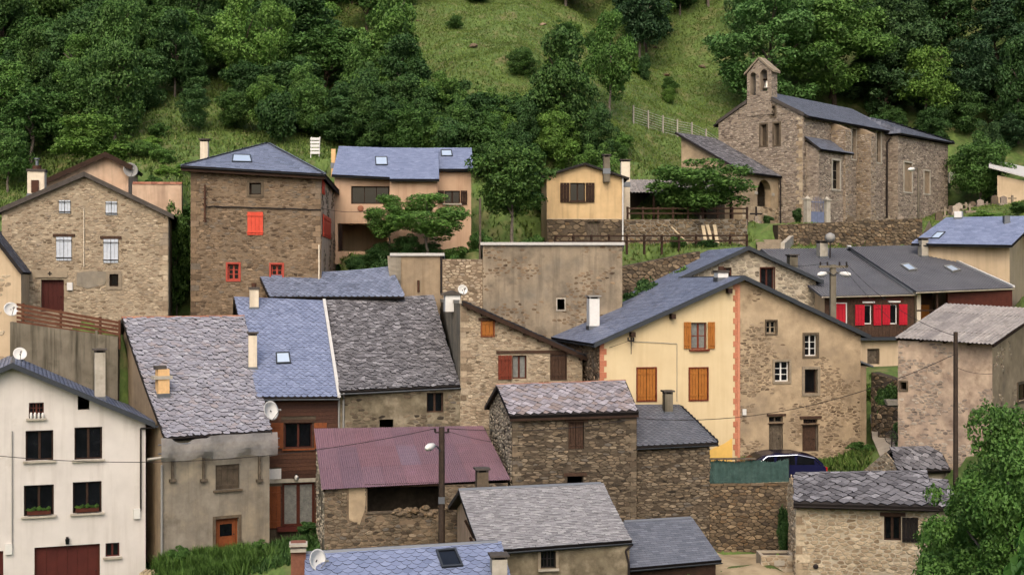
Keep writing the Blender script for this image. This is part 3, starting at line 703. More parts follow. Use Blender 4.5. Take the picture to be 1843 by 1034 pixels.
# ================================================================ white rendered house with garage
fr = frR(262, 55, 20, 10.8); k = fr
Ap = fr.pix(22, 660); Rp = (fr.w, fr.pix(262, 760)[1]); Lp = (Ap[0]*2-Rp[0] if Ap[0]*2-Rp[0] > 0 else 0.0, 0)
Lp = (max(0.0, 2*Ap[0]-Rp[0]), 0); Lp = (Lp[0], Ap[1]-(Ap[0]-Lp[0])*(Ap[1]-Rp[1])/(Rp[0]-Ap[0]))
h = thing('white_house', 'white rendered house with maroon garage door and dark timber windows', 'house', fr.L(fr.w/2, 2, Zp(1090, 53)))
wb, gs = M['wood_dark'], M['concrete_light']
sp = [(46,774,96,828,'win',dict(m=wb, sill=gs)), (134,768,184,826,'win',dict(m=wb, sill=gs)), (43,872,97,927,'win',dict(m=wb, sill=gs)), (131,866,183,922,'win',dict(m=wb, sill=gs)),
      (140,712,161,737,'hole'), (62,981,180,1075,'door',dict(m=M['maroon'], nb=6, name='garage_door', frame=M['wood_brown'])), (190,976,215,1001,'win',dict(m=M['maroon'], sill=gs, fw=0.05)),
      (52,724,79,752,'win',dict(m=M['wood_brown'], sill=gs, nx=4, ny=3, fw=0.05)), (-45,992,6,1075,'door',dict(m=M['maroon'], nb=3)), (-60,772,-10,830,'win',dict(m=wb, sill=gs)), (-62,874,-10,930,'win',dict(m=wb, sill=gs))]
r = gable_house(h, fr, Zp(1100, 54), Lp, Ap, Rp, 9.0, M['plaster_white'], sp, of=0.45, os_=0.35, rk=dict(m=M['slate_blue_old'], W=0.3, ex=0.18, npiece=120))
gutter(h, r['ef']-V3((0, 0, 0.1))+fr.e*0.07, r['eb']-V3((0, 0, 0.1))+fr.e*0.07)
ridgecap(h, r['rf'], r['rb'])
mb = MB()
for a, b in ((r['rf'], r['ef']), (r['lf'], r['rf'])):    # zinc verge strips
    mb.prism([a-fr.n*0.03-V3((0,0,0.16)), a-fr.n*0.03+V3((0,0,0.05)), a+fr.n*0.14+V3((0,0,0.05)), a+fr.n*0.14-V3((0,0,0.16))], b-a)
mb.build('verge', M['zinc_dark'], h)
u, z = fr.pix(253, 770); pipe(h, [r['ef']-V3((0,0,0.16))+fr.e*0.05, fr.L(u, -0.08, z), fr.L(u, -0.08, fr.pix(253, 915)[1]), fr.L(u-0.15, -0.08, fr.pix(253, 930)[1])], 0.035, M['iron'])
u, z = fr.pix(22, 775); pipe(h, [fr.L(u, -0.05, z), fr.L(u, -0.05, fr.pix(22, 985)[1])], 0.025, M['plastic_grey'], 'conduit')
for x0, y0, x1, y1, nm in ((240,914,252,932,'meter_box'), (9,978,22,996,'junction_box')):
    a, b, c, d = rect(fr, x0, y0, x1, y1); MB().fbox(fr, a, b, -0.14, 0.0, c, d).build(nm, M['plastic_white'], h)
u, z = fr.pix(121, 972); lamp = MB().fbox(fr, u-0.05, u+0.05, -0.18, 0, z+0.08, z+0.16).build('wall_lamp', M['iron'], h); MB().tube(fr.L(u, -0.13, z-0.12), fr.L(u, -0.13, z+0.09), 0.07, 0.09, 8).build('lamp_glass', M['glass'], lamp)
chimney(h, 170, 190, 628, 718, r['plR'], M['concrete_light'], 'slab', rot=20)
for i, x in enumerate((56, 63, 70, 77)):       # pots on the little sill
    u, z = fr.pix(x, 752); p = fr.L(u, -0.09, z); t = thing('flower_pot', 'small white pot on the sill of the lattice window', 'pot', p, 'little white pots on the lattice window sill')
    MB().lathe(p, (0,0,1), [(0, .045), (.1, .06), (.12, .06)], 8).build('pot', M['plastic_white'], t); MB().lathe(p+V3((0,0,.11)), (0,0,1), [(0, .05), (.08, .05), (.13, .015)], 7).build('bloom', M['flower'], t)
B['white'] = (fr, r)
# ================================================================ stone-slated house with netting under the eave
fr = frL(292, 54.5, 29, 485); zb = Zp(1030, 54.5)
h = thing('stone_slate_house', 'narrow grey rendered house with heavy stone slates and netting under its eave', 'house', fr.L(fr.w/2, 1, zb+0.6))
ze = Zp(790, 54.2); tan = 0.74
sp = [(388,835,431,880,'shut',dict(m=M['mortar_dark'], n=1, nb=4, d=0.1, sill=M['dark_trim'])), (388,932,429,988,'door',dict(m=M['wood_shutter'], nb=3, panel=[(0.08,0.3)], glass=(0.42,0.8), surr=M['dark_trim'], sw=0.12))]
r = side_house(h, fr, zb, ze, tan, [(297,790),(490,776)], [(219,571),(440,568)], M['plaster_grey'], sp, v0=-0.3, backrun=1.6, tanb=0.9, sidem=M['plaster_tan'],
     rk=dict(m=M['slate_rough'], shape='scale', W=0.31, ex=0.155, th=0.02, rough=0.3, jit=1.0, npiece=300, seed=4, sag=0.12))
pl = r['pl']; B['net'] = (fr, r)
ridgecap(h, r['pts'][3], r['pts'][2], M['tile_red'], 0.08, 14)
cp = chimney(h, 284, 306, 664, 712, pl, M['orange_plaster'], None, rot=29)
p = ray(295, 712, *pl); f2 = Fr((p.x, p.y, 0), 29, 0); MB().fbox(f2, -0.42, 0.36, -0.05, 0.55, Zp(682, p.y), Zp(676, p.y)).build('ledge', M['concrete_light'], cp); MB().fbox(f2, -0.32, 0.12, 0, 0.5, Zp(664, p.y), Zp(658, p.y)).build('chimney_cap', M['slab_dark'], cp)
mb = MB()
for x in (310, 366, 466):
    u, z = fr.pix(x, 815); mb.fbox(fr, u-0.05, u+0.05, -0.12, 0.0, fr.pix(x, 862)[1], z+0.4); mb.fbox(fr, u-0.14, u+0.14, -0.16, 0.0, fr.pix(x, 866)[1], fr.pix(x, 861)[1])
mb.build('bracket', M['wood_grey'], h)
u0 = -0.15; zz = fr.pix(300, 822)[1]; mb = MB(); mb.tube(fr.L(-0.75, -0.62, zz+0.02), fr.L(0.25, -0.5, zz+0.08), 0.06)
mb.build('scaffold_tube', M['concrete_light'], h)
mb = MB(); zr_ = [fr.pix(x, y)[1] for x, y in ((300, 800), (300, 812))]
for z in (zz+0.22, zz+0.58): mb.tube(fr.L(-0.3, -0.55, z), fr.L(fr.w+0.25, -0.55, z), 0.025)
for u in (-0.1, fr.w*0.42, fr.w*0.98): mb.tube(fr.L(u, -0.55, zz-0.1), fr.L(u, -0.55, zz+0.85), 0.025)
for u in (-0.1, fr.w*0.42, fr.w*0.98): mb.tube(fr.L(u, -0.55, zz+0.05), fr.L(u, 0.02, zz+0.05), 0.025)
mb.build('scaffold_rail', M['zinc'], h)
mb = MB(); nn = 34; rnd = random.Random(3)      # sagging net, open pleats
def netp(i, j):
    u = -0.2+(fr.w+0.35)*i/nn; t = j/6; top = zz+0.86-0.10*abs(math.sin(i*0.35))*(1 if 3 < i < 14 else 0.2)-(0.22*math.exp(-((i-7)/3.0)**2))
    bot = zz-0.02-0.12*abs(math.sin(i*0.23+0.6)); return fr.L(u, -0.58-0.03*math.sin(i*0.55+j*0.4)-0.06*math.sin(t*math.pi), top*(1-t)+bot*t)
for i in range(nn):
    for j in range(6): mb.poly([netp(i, j), netp(i+1, j), netp(i+1, j+1), netp(i, j+1)])
mb.build('netting', M['net'], h, True)
pipe(h, [fr.L(-0.04, -0.08, zz-0.3), fr.L(-0.04, -0.08, zb)], 0.05, M['plastic_grey'])
# ================================================================ timber-clad house, blue scale slates
fr = frL(464, 58.5, 13, 609); zb = Zp(985, 58.5); ze = Zp(715, 58.1); tan = 0.72
h = thing('timber_house', 'timber clad house with blue scale slate roof and one skylight', 'house', fr.L(fr.w/2, 1, Zp(955, 59)))
ws = M['wood_shutter']
sp = [(512,760,562,806,'win',dict(m=M['wood_brown'], nx=2, ny=1, sill=M['wood_shutter'], lintel=M['wood_old'])), (487,760,510,806,'leaf',dict(m=ws, brace=True)), (565,760,588,806,'leaf',dict(m=ws, brace=True)),
      (508,868,566,946,'win',dict(m=M['wood_brown'], nx=2, ny=1, pane=M['curtain'], fw=0.1)), (482,874,505,949,'leaf',dict(m=ws, brace=True)), (568,874,592,949,'leaf',dict(m=ws, brace=True)),
      (470,860,606,867,'box',dict(m=M['concrete_light'], name='lintel')), (498,945,574,953,'box',dict(m=M['maroon'], p=0.3, name='doorstep')), (478,843,506,861,'box',dict(m=M['white_paint'], p=0.07, name='plaque'))]
r = side_house(h, fr, zb, ze, tan, [(462,716),(610,715)], [(420,534),(583,541)], M['mortar_dark'], sp, v0=-0.35, backrun=2.5, sidem=M['plaster_beige'],
     rk=dict(m=M['slate_blue'], shape='scale', W=0.27, ex=0.16, th=0.02, npiece=300, seed=7, sag=0.05, jit=0.35))
B['timber'] = (fr, r); pl = r['pl']; zt = r['zt']
z = fr.pix(540, 950)[1]; i = 0; rnd = random.Random(9)
while z < zt-0.05:           # horizontal cladding boards, split round the openings
    z1 = min(z+0.165, zt-0.01); segs = [(0.0, fr.w)]
    for (a, b, c, d) in r['keep']:
        if c < z1-0.005 and d > z+0.005:
            ns = []
            for s0, s1 in segs:
                if b <= s0 or a >= s1: ns.append((s0, s1))
                else:
                    if a-s0 > 0.04: ns.append((s0, a-0.003))
                    if s1-b > 0.04: ns.append((b+0.003, s1))
            segs = ns
    for s0, s1 in segs: MB().prism([fr.L(s0, -0.035, z), fr.L(s0, -0.02, z1), fr.L(s0, 0.004, z1), fr.L(s0, 0.004, z)], fr.e*(s1-s0)).build('board', M['wood_board'], r['wall'])
    z = z1+0.006
gutter(h, r['pts'][0]+V3((0,0,-0.06))-fr.n*0.06, r['pts'][1]+V3((0,0,-0.06))-fr.n*0.06)
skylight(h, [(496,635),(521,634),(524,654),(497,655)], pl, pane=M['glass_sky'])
chimney(h, 447, 463, 598, 664, pl, M['cream_paint'], 'slab', rot=13)
chimney(h, 449, 466, 515, 556, pl, M['cream_paint'], 'flat', rot=13)
pts = r['pts']; mb = MB(); mb.prism([pts[1]-fr.e*0.06, pts[1]+fr.e*0.08, pts[1]+fr.e*0.08+V3((0,0,0.1)), pts[1]-fr.e*0.06+V3((0,0,0.1))], pts[2]-pts[1]); mb.build('flashing', M['flash'], h)
u, z = fr.pix(533, 858); lp = MB().fbox(fr, u-0.04, u+0.04, -0.16, -0.02, z+0.1, z+0.16).build('wall_lamp', M['iron'], h); MB().lathe(fr.L(u, -0.15, z-0.12), (0,0,1), [(0,.03),(.05,.08),(.16,.09),(.24,.03)], 10).build('lamp_glass', M['plastic_white'], lp)
dish('white satellite dish on the timber clad house beside the netted eave', P(488, 738, 57.4), (0.8, -0.55, 0.25), 0.42, None, [fr.L(0.75, -0.45, Zp(750, 58.3)), fr.L(0.8, 0, Zp(752, 58.3))])
# ================================================================ rough slate house next to it
fr2 = Fr(fr.L(fr.w, 0, 0), 11, 0); e = fr2; k_ = (828-CX)/F; fr2.w = (k_*e.o.y-e.o.x)/(e.e.x-k_*e.e.y); fr = fr2
zb = Zp(800, 59.5); ze = Zp(704, 59.2); tan = 0.66
h = thing('rough_slate_house', 'old house with sagging dark rough slate roof and mossy plaster wall', 'house', fr.L(fr.w/2, 1, zb+0.4))
sp = [(683,754,708,772,'hole'), (768,706,798,742,'win',dict(m=M['wood_old'], d=0.2))]
r = side_house(h, fr, zb, ze, tan, [(611,705),(829,694)], [(583,541),(781,531)], M['plaster_moss'], sp, v0=-0.3, backrun=2.5, sidem=M['plaster_grey'],
     rk=dict(m=M['slate_rough_dark'], shape='scale', W=0.27, ex=0.15, th=0.02, rough=0.3, jit=1.0, npiece=300, seed=11, sag=0.16))
B['rough'] = (fr, r); pts = r['pts']
stones(r['wall'], fr, r['poly'], M['stone_dark'], r['keep'], 0.3, 0.14, 0.02, npiece=120, mask=lambda u, z: noise.noise(V3((u*0.9, z*1.3, 2.2))) > 0.12, seed=21)
gutter(h, pts[0]+V3((0,0,-0.08))-fr.n*0.06, pts[1]+V3((0,0,-0.08))-fr.n*0.06, 0.07)
for du in (0.02, 0.22): pipe(h, [fr.L(du, -0.3, ze-0.08), fr.L(du, -0.07, ze-0.35), fr.L(du, -0.07, zb)], 0.045, M['plastic_grey'])
# ================================================================ stone half-gable house with brown shutter
f3 = Fr(fr.L(fr.w, -0.03, 0), 11, 0); k_ = (1048-CX)/F; f3.w = (k_*f3.o.y-f3.o.x)/(f3.e.x-k_*f3.e.y); fr = f3
zb = Zp(800, 60.2); zl = fr.pix(828, 546)[1]; zr = fr.pix(1048, 644)[1]; d = 6.3
h = thing('half_gable_house', 'rubble stone house with one-sided roof slope and brown shutters', 'house', fr.L(fr.w/2, 1, zb+0.3))
wo_ = M['wood_orange']
sp = [(867,577,888,604,'shut',dict(m=wo_, n=1, nb=3, frame=M['wood_shutter'], lintel=M['wood_old'])), (922,639,948,681,'win',dict(m=M['wood_brown'], pane=M['curtain'])), (896,639,921,682,'leaf',dict(m=M['wood_red'], brace=True, nb=4)),
      (992,637,1018,681,'shut',dict(m=M['wood_old'], n=1, nb=4, frame=M['wood_old'])), (893,630,1046,635,'box',dict(m=M['wood_old'], p=0.06))]
holes, keep = openings(h, fr, sp); poly = [(0, zb), (fr.w, zb), (fr.w, zr), (0, zl)]
wl = wall(h, fr, poly, M['mortar_sand'], holes); stones(wl, fr, poly, M['stone_ochre'], keep, 0.26, 0.12, 0.025, seed=31)
fl, fg = fr.left(d), fr.right(d); lz = lambda y: fl.pix(800, y)[1]
lw = wall(h, fl, [(0, zb), (d, zb), (d, zl), (0, zl)], M['plaster_grey']); wall(h, fg, [(0, zb), (d, zb), (d, zr), (0, zr)], M['mortar_sand']); wall(h, fr.back(d), [(0, zb), (fr.w, zb), (fr.w, zl), (0, zr)], M['mortar_sand'])
tn = (zl-zr)/fr.w; T = V3((0,0,0.14))
q = [fr.L(fr.w+0.3, -0.3, zr-0.3*tn)+T, fr.L(fr.w+0.3, d, zr-0.3*tn)+T, fr.L(0.1, d, zl-0.1*tn)+T, fr.L(0.1, -0.3, zl-0.1*tn)+T]
roof(h, q, M['slate_rough_dark'], 'scale', 0.3, 0.18, 0.02, 0.3, 100, 0.16, jit=1.0, seed=33); MB().prism([q[3]-fr.n*0.03-V3((0,0,0.2)), q[3]-fr.n*0.03-V3((0,0,0.02)), q[3]+fr.n*0.03-V3((0,0,0.02)), q[3]+fr.n*0.03-V3((0,0,0.2))], q[0]-q[3]).build('bargeboard', M['wood_dark'], h)
mb = MB()
for i in range(9):
    s = (i+0.3)/9; p = q[3]+(q[0]-q[3])*s-V3((0,0,0.3)); mb.box(p, fr.e*0.09, fr.n*0.5, V3((0,0,0.1)))
mb.build('rafter_end', M['wood_dark'], h)
MB().fbox(fr, -0.05, 0.06, -0.06, d, zl, zl+0.16).build('wall_coping', M['concrete_light'], h)
p = fr.L(-0.05, 1.9, zl); f4 = Fr((p.x, p.y, 0), 11, 0); c4 = MB().fbox(f4, -0.35, 0.35, 0, 0.6, zl-0.4, zl+0.42).build('chimney', M['white_paint'], h)
MB().prism([f4.L(-0.5, -0.1, zl+0.42), f4.L(0, -0.1, zl+0.6), f4.L(0.45, -0.1, zl+0.42), f4.L(0.45, -0.1, zl+0.38), f4.L(-0.5, -0.1, zl+0.38)], f4.n*0.8).build('chimney_cap', M['slab_dark'], c4)
quoins(wl, fr, 0.01, 1, zb+2, zl-0.1, M['stone_ochre'], seed=3); B['half'] = (fr, wl); FOOT.append((fr, fr.w, d, zb))
dish('small pale satellite dish beside the white capped chimney box', f4.L(0.52, 0.35, zl+0.62), (0.35, -0.8, 0.3), 0.24, None, [f4.L(0.45, 0.6, zl+0.35), f4.L(0.4, 0.6, zl)])
# ================================================================ upper blue roof behind the row
fr = frL(486, 65.0, 5, 716); zb = Zp(600, 65); ze = Zp(534, 64.7); tan = 0.6
h = thing('upper_slate_house', 'low house with blue scale slate roof tucked behind the row', 'house', fr.L(fr.w/2, 1, zb))
def cv(s, t): return 0.30*t*(max(0, s-0.45)/0.55)**1.6+0.06*t*(1-s)
r = side_house(h, fr, zb, ze, tan, [(484,535),(728,535)], [(462,491),(702,490)], M['plaster_beige'], (), v0=-0.3, backrun=1.2, right=False, rk=dict(m=M['slate_blue_old'], shape='scale', W=0.28, ex=0.16, npiece=300, curve=cv, seed=17))
# ================================================================ big weathered wall building behind
fr = frL(706, 66.5, 1, 1120); zb = Zp(660, 66.5)
h = thing('weathered_barn', 'tall blank barn with stained patchy plaster and thin metal roof edge', 'barn', fr.L(fr.w/2, 2, Zp(640, 66.6)))
gu = lambda x, y: fr.pix(x, y)
z1, z2, z3 = gu(750, 460)[1], gu(830, 466)[1], gu(1000, 441)[1]; u1, u2 = gu(796, 460)[0], gu(869, 460)[0]
W_ = []
for (ua, ub, zt, m_, vv, nm) in ((0, u1, z1, M['plaster_tan'], 0.25, 'wall'), (u1, u2, z2, M['mortar_brown'], 0.1, 'wall'), (u2, fr.w, z3, M['plaster_ruin'], 0.0, 'wall')):
    hl, kp = openings(h, fr, [(1003,538,1016,557,'hole',dict(surr=M['concrete_light'], sw=0.06))] if ua == u2 else [], vv)
    W_.append((wall(h, fr, [(ua, zb), (ub, zb), (ub, zt), (ua, zt)], m_, hl, v=vv, name=nm), [(ua, zb), (ub, zb), (ub, zt), (ua, zt)], kp))
stones(W_[1][0], fr, W_[1][1], M['stone_ochre'], (), 0.28, 0.14, 0.02, v=0.1, seed=41, npiece=200)
stones(W_[2][0], fr, W_[2][1], M['stone_brown'], W_[2][2], 0.26, 0.13, 0.008, v=0, seed=42, npiece=150, keep=0.7, mask=lambda u, z: noise.noise(V3((u*0.45, z*0.7, 5.2)))+0.5*noise.noise(V3((u*1.6, z*2.1, 1.2))) > 0.1)
for ua, ub, zt, vv in ((0, u1, z1, 0.25), (u2, fr.w, z3, 0.0)):      # thin roofs falling away to the back, plus side returns
    mb = MB(); mb.prism([fr.L(ua-0.12, vv-0.15, zt), fr.L(ub+0.1, vv-0.15, zt), fr.L(ub+0.1, vv-0.15, zt+0.14), fr.L(ua-0.12, vv-0.15, zt+0.14)], fr.n*4.5-V3((0,0,1.1))); mb.build('roof', M['flash'], h)
    for u_ in (ua, ub): wall(h, Fr(fr.L(u_, vv, 0), fr.a+90, 4), [(0.01, zb), (4, zb), (4, zt-0.95), (0.01, zt-0.01)], M['plaster_ruin'])
wall(h, fr.back(4.2), [(0, zb), (fr.w, zb), (fr.w, z1-1), (0, z1-1)], M['plaster_ruin'])
pipe(h, [fr.L(u1-0.05, 0.15, z1), fr.L(u1-0.05, 0.15, gu(795, 527)[1])], 0.06, M['iron'])
pipe(h, [fr.L(u1-1.2, 0.18, gu(775, 504)[1]), fr.L(u1-1.2, 0.18, gu(775, 525)[1])], 0.06, M['rust'], 'flue_pipe')
mb = MB(); n_ = 8      # flared pier at the left end
for i in range(n_):
    t0, t1 = i/n_, (i+1)/n_; f_ = lambda t: 0.85*t**2.2
    mb.prism([fr.L(-0.15-0.1+f_(t0)*0.55, 0.2-f_(t0)*0.9, z1-(z1-gu(720, 528)[1])*t0), fr.L(0.42, 0.2, z1-(z1-gu(720, 528)[1])*t0), fr.L(0.42, 0.2, z1-(z1-gu(720, 528)[1])*t1), fr.L(-0.15-0.1+f_(t1)*0.55, 0.2-f_(t1)*0.9, z1-(z1-gu(720, 528)[1])*t1)], fr.n*0.4)
mb.build('pier', M['plaster_grey'], h)
B['barn'] = (fr, h); FOOT.append((fr, fr.w, 3.4, zb))
# ================================================================ left stone house with pale shutters
fr = frL(3, 63.5, 12, 303); zb = Zp(600, 63.5)
h = thing('ochre_stone_house', 'ochre rubble stone gable house with four pairs of pale shutters', 'house', fr.L(fr.w/2, 2, Zp(566, 64)))
Ap = fr.pix(152, 316); Rp = (fr.w, fr.pix(303, 388)[1]); Lp = (0, fr.pix(3, 380)[1])
bgm = M['blue_grey']; ir = M['iron']; so_ = dict(m=bgm, n=2, nb=2, strap=ir, d=-0.02)
sp = [(106,360,127,384,'shut',dict(so_)), (190,362,211,387,'shut',dict(so_)), (101,426,129,469,'shut',dict(so_, lintel=M['wood_old'])), (186,430,213,473,'shut',dict(so_, lintel=M['wood_old'])),
      (74,503,115,560,'door',dict(m=M['maroon'], nb=4, d=0.2)), (63,487,121,499,'box',dict(m=M['mortar_sand'], p=0.06)), (197,493,213,515,'win',dict(m=M['wood_dark'], nx=1, d=0.3, surr=M['grey_trim'], sw=0.15)), (121,508,131,522,'box',dict(m=M['white_paint'], p=0.12, name='meter_box'))]
r = gable_house(h, fr, zb, Lp, Ap, Rp, 8.0, M['mortar_sand'], sp, of=0.25, os_=0.25, rk=dict(m=M['slate_rough_dark'], shape='rect', W=0.3, ex=0.2, th=0.015, rough=0.1, npiece=60, seed=51))
stones(r['wall'], fr, r['poly'], M['stone_ochre'], r['keep'], 0.25, 0.115, 0.02, seed=52, keep=0.88)
B['ochre'] = (fr, r); quoins(r['wall'], fr, fr.w-0.01, -1, zb, Rp[1]-0.1, M['stone_ochre'], seed=1); quoins(r['wall'], fr, 0.01, 1, zb, Lp[1]-0.1, M['stone_ochre'], seed=2)
a, b, c, d = rect(fr, 138, 489, 300, 506)
mb = MB(); mb.prism([fr.L(u, -0.034, z) for u, z in ((a, c-0.2), (a+0.5, c-0.35), (a+1.3, c-0.15), (a+1.5, d), (a+0.6, d+0.05), (a, d-0.05))], fr.n*0.03); mb.build('cement_patch', M['plaster_grey'], h)
u, z = fr.pix(90, 492); MB().fbox(fr, u-0.1, u+0.1, -0.075, -0.06, z-0.03, z+0.03).fbox(fr, u-0.03, u+0.03, -0.078, -0.06, z-0.1, z+0.1).build('cross_mark', ir, h)
u = fr.pix(151, 400)[0]; pipe(h, [fr.L(u, -0.06, fr.pix(151, 375)[1]), fr.L(u, -0.06, fr.pix(151, 480)[1])], 0.025, M['cream_paint'], 'conduit')
ch = chimney(h, 49, 80, 303, 352, r['plL'], M['cream_paint'], 'flat', rot=12, pot=0.45)
u, z = loc_uv(fr, ray(64, 352, *r['plL']))[0::2]; v_ = loc_uv(fr, ray(64, 352, *r['plL']))[1]
MB().fbox(fr, u-0.2, u+0.15, v_-0.03, v_+0.1, z+0.15, z+0.75).build('brick_patch', M['rust'], ch)
mb = MB(); mb.prism([r['rf']+fr.e*0.02-V3((0,0,0.2))-fr.n*0.02, r['rf']-fr.n*0.02+V3((0,0,0.04)), r['rf']+fr.n*0.06+V3((0,0,0.04)), r['rf']+fr.n*0.06-V3((0,0,0.2))], r['ef']-r['rf'])
mb.prism([r['lf']-V3((0,0,0.2))-fr.n*0.02, r['lf']-fr.n*0.02+V3((0,0,0.04)), r['lf']+fr.n*0.06+V3((0,0,0.04)), r['lf']+fr.n*0.06-V3((0,0,0.2))], r['rf']-r['lf']); mb.build('verge', M['slab_dark'], h)
mb = MB(); fe = r['eb']; mb.prism([r['rb']+V3((0,0,0.05)), r['rb']+V3((0,0,0.3)), r['rb']+V3((0,0,0.3))-fr.n*0.35, r['rb']+V3((0,0,0.05))-fr.n*0.35], (r['eb']-r['rb'])*0.95); mb.build('parapet', M['plaster_pink'], h)
# house behind it
fr = frL(84, 72, 10, 231); zb = Zp(380, 72)
h = thing('plastered_back_house', 'small pink plastered gable house behind the ochre stone house', 'house', fr.L(fr.w/2, 2, zb+0.4))
Ap = fr.pix(191, 280); Rp = (fr.w, fr.pix(231, 300)[1]); Lp = (0, fr.pix(84, 328)[1])
r = gable_house(h, fr, zb, Lp, Ap, Rp, 5.0, M['plaster_pink'], (), of=0.4, os_=0.25, rk=dict(m=M['slate_rough_dark'], shape='rect', W=0.3, ex=0.2, npiece=0, th=0.015))
mb = MB()
for a, b in ((r['lf'], r['rf']), (r['rf'], r['ef'])): mb.prism([a-fr.n*0.02-V3((0,0,0.26)), a-fr.n*0.02+V3((0,0,0.03)), a+fr.n*0.05+V3((0,0,0.03)), a+fr.n*0.05-V3((0,0,0.26))], b-a)
mb.build('bargeboard', M['wood_dark'], h)
dish('grey satellite dish under the eave of the pink plastered house', fr.L(fr.w+0.15, -0.3, Zp(306, 72.6)), (0.5, -0.8, 0.2), 0.4, M['plastic_grey'], [fr.L(fr.w+0.05, 0.1, Zp(310, 72.6))])
fr = frL(238, 71, 4, 327)
h = thing('parapet_wall', 'pink plastered garden wall with tile coping beside the narrow gap', 'wall', fr.L(fr.w/2, 0.2, Zp(400, 71)))
za, zc = fr.pix(250, 331)[1], Zp(420, 71); MB().fbox(fr, 0, fr.w, 0, 0.3, zc, za).build('wall', M['plaster_pink'], h)
n_ = int(fr.w/0.3)
for i in range(n_): MB().prism([fr.L(i*fr.w/n_+0.01, -0.06, za), fr.L(i*fr.w/n_+0.01, 0.36, za), fr.L(i*fr.w/n_+0.01, 0.15, za+0.13)], fr.e*(fr.w/n_-0.015)).build('coping_tile', M['tile_red'], h)
# ================================================================ hip-roofed stone house with coral shutters
fr = frL(343, 66, 3, 578); zb = Zp(590, 66); D = 9.3
h = thing('hip_roof_house', 'tall brown stone house with hipped blue slate roof and coral red shutters', 'house', fr.L(fr.w/2, 2, Zp(566, 66.5)))
ro_, rt = M['red_orange'], M['red_trim']
sp = [(449,329,470,350,'win',dict(m=M['wood_dark'], nx=1, d=0.25, surr=M['dark_trim'], sw=0.12)), (445,381,474,423,'shut',dict(m=ro_, n=1, nb=4, d=-0.03, strap=ro_)),
      (410,475,430,503,'win',dict(m=rt, nx=2, ny=3, surr=rt, sw=0.09)), (488,476,508,504,'win',dict(m=rt, nx=2, ny=3, surr=rt, sw=0.09))]
holes, keep = openings(h, fr, sp); zt = fr.pix(345, 305)[1]; zt2 = fr.pix(578, 320)[1]
poly = [(0, zb), (fr.w, zb), (fr.w, zt2), (0, zt)]; wl = wall(h, fr, poly, M['mortar_brown'], holes); stones(wl, fr, poly, M['stone_brown'], keep, 0.27, 0.12, 0.02, seed=61, keep=0.88); FOOT.append((fr, fr.w, D, zb))
quoins(wl, fr, 0.01, 1, zb, zt-0.05, M['stone_brown'], seed=4); quoins(wl, fr, fr.w-0.01, -1, zb, zt2-0.05, M['stone_brown'], seed=5); fg = fr.right(D); hr, kr = openings(h, fg, [(580,389,594,428,'shut',dict(m=ro_, n=1, nb=3, d=-0.03)), (579,325,583,350,'shut',dict(m=ro_, n=1, nb=2, d=-0.03))]); zt3 = zt2-0.15
rp_ = [(0, zb), (D, zb), (D, zt3), (0, zt2)]; rw = wall(h, fg, rp_, M['plaster_pink'], hr); stones(rw, fg, rp_, M['stone_brown'], kr, 0.35, 0.2, 0.02, seed=62, npiece=60, mask=lambda u, z: noise.noise(V3((u*0.7, z*0.7, 9))) > 0.1)
wall(h, fr.left(D), [(0, zb), (D, zb), (D, zt), (0, zt)], M['mortar_brown']); wall(h, fr.back(D), [(0, zb), (fr.w, zb), (fr.w, zt3), (0, zt)], M['mortar_brown'])
ov = 0.4; EL, ER = fr.L(-ov, -ov, zt+0.16), fr.L(fr.w+ov*0.6, -ov, zt2+0.16); EBR, EBL = fr.L(fr.w+ov*0.6, D+ov, zt3+0.14), fr.L(-ov, D+ov, zt+0.14)
ap = fr.L(fr.w*0.5, D*0.47, 0); ap.z = Zp(257, ap.y); rk = dict(W=0.24, ex=0.14, th=0.008, npiece=0)
for q in ([EL, ER, ap, ap], [ER, EBR, ap, ap], [EBR, EBL, ap, ap], [EBL, EL, ap, ap]): roof(h, q, M['slate_blue_old'], 'rect', thick=0.12, **rk)
pl = (EL, (ER-EL).cross(ap-EL).normalized()); skylight(h, [(417,292),(454,293),(451,280),(419,279)], pl)
for a, b in ((EL, ap), (ER, ap), (EBR, ap)): ridgecap(h, a+V3((0,0,0.02)), b+V3((0,0,0.02)), M['zinc'], 0.06)
mb = MB()
for a, b in ((EL, ER), (ER, EBR)): d_ = (b-a).normalized(); mb.box(a-V3((0,0,0.26)), b-a, V3((d_.y, -d_.x, 0))*-0.04, V3((0,0,0.16)))
mb.build('fascia', M['wood_dark'], h); gutter(h, EL-V3((0,0,0.06))-fr.n*0.06, ER-V3((0,0,0.06))-fr.n*0.06, 0.06, M['zinc_dark'])
chimney(h, 360, 374, 250, 296, (fr.L(0, D*0.55, zt+0.9), V3((0,-1,0))), M['cream_paint'], 'slab', rot=3)
u = fr.pix(370, 350)[0]; mb = MB(); mb.tube(fr.L(u, -0.2, fr.pix(370, 400)[1]), fr.L(u, -0.2, fr.pix(370, 333)[1]), 0.05)
for y in (345, 358, 370, 398): z = fr.pix(370, y)[1]; mb.tube(fr.L(u, -0.2, z), fr.L(u, 0, z), 0.03); mb.tube(fr.L(u-0.1, -0.2, z), fr.L(u+0.1, -0.2, z), 0.03)
mb.build('cable_mast', M['rust'], h)
mb = MB(); zc = fr.pix(400, 371)[1]; mb.path([fr.L(u, -0.12, zc-0.08)]+[fr.L(u+0.3+(fr.w-u-0.3)*i/8, -0.07, zc-0.02*(i % 2)-0.02*i) for i in range(9)], 0.03); mb.build('wall_cable', M['cable'], h)
pipe(h, [fr.L(fr.w-0.1, -0.07, fr.pix(570, 440)[1]), fr.L(fr.w-0.1, -0.07, zb)], 0.04, M['cream_paint'])
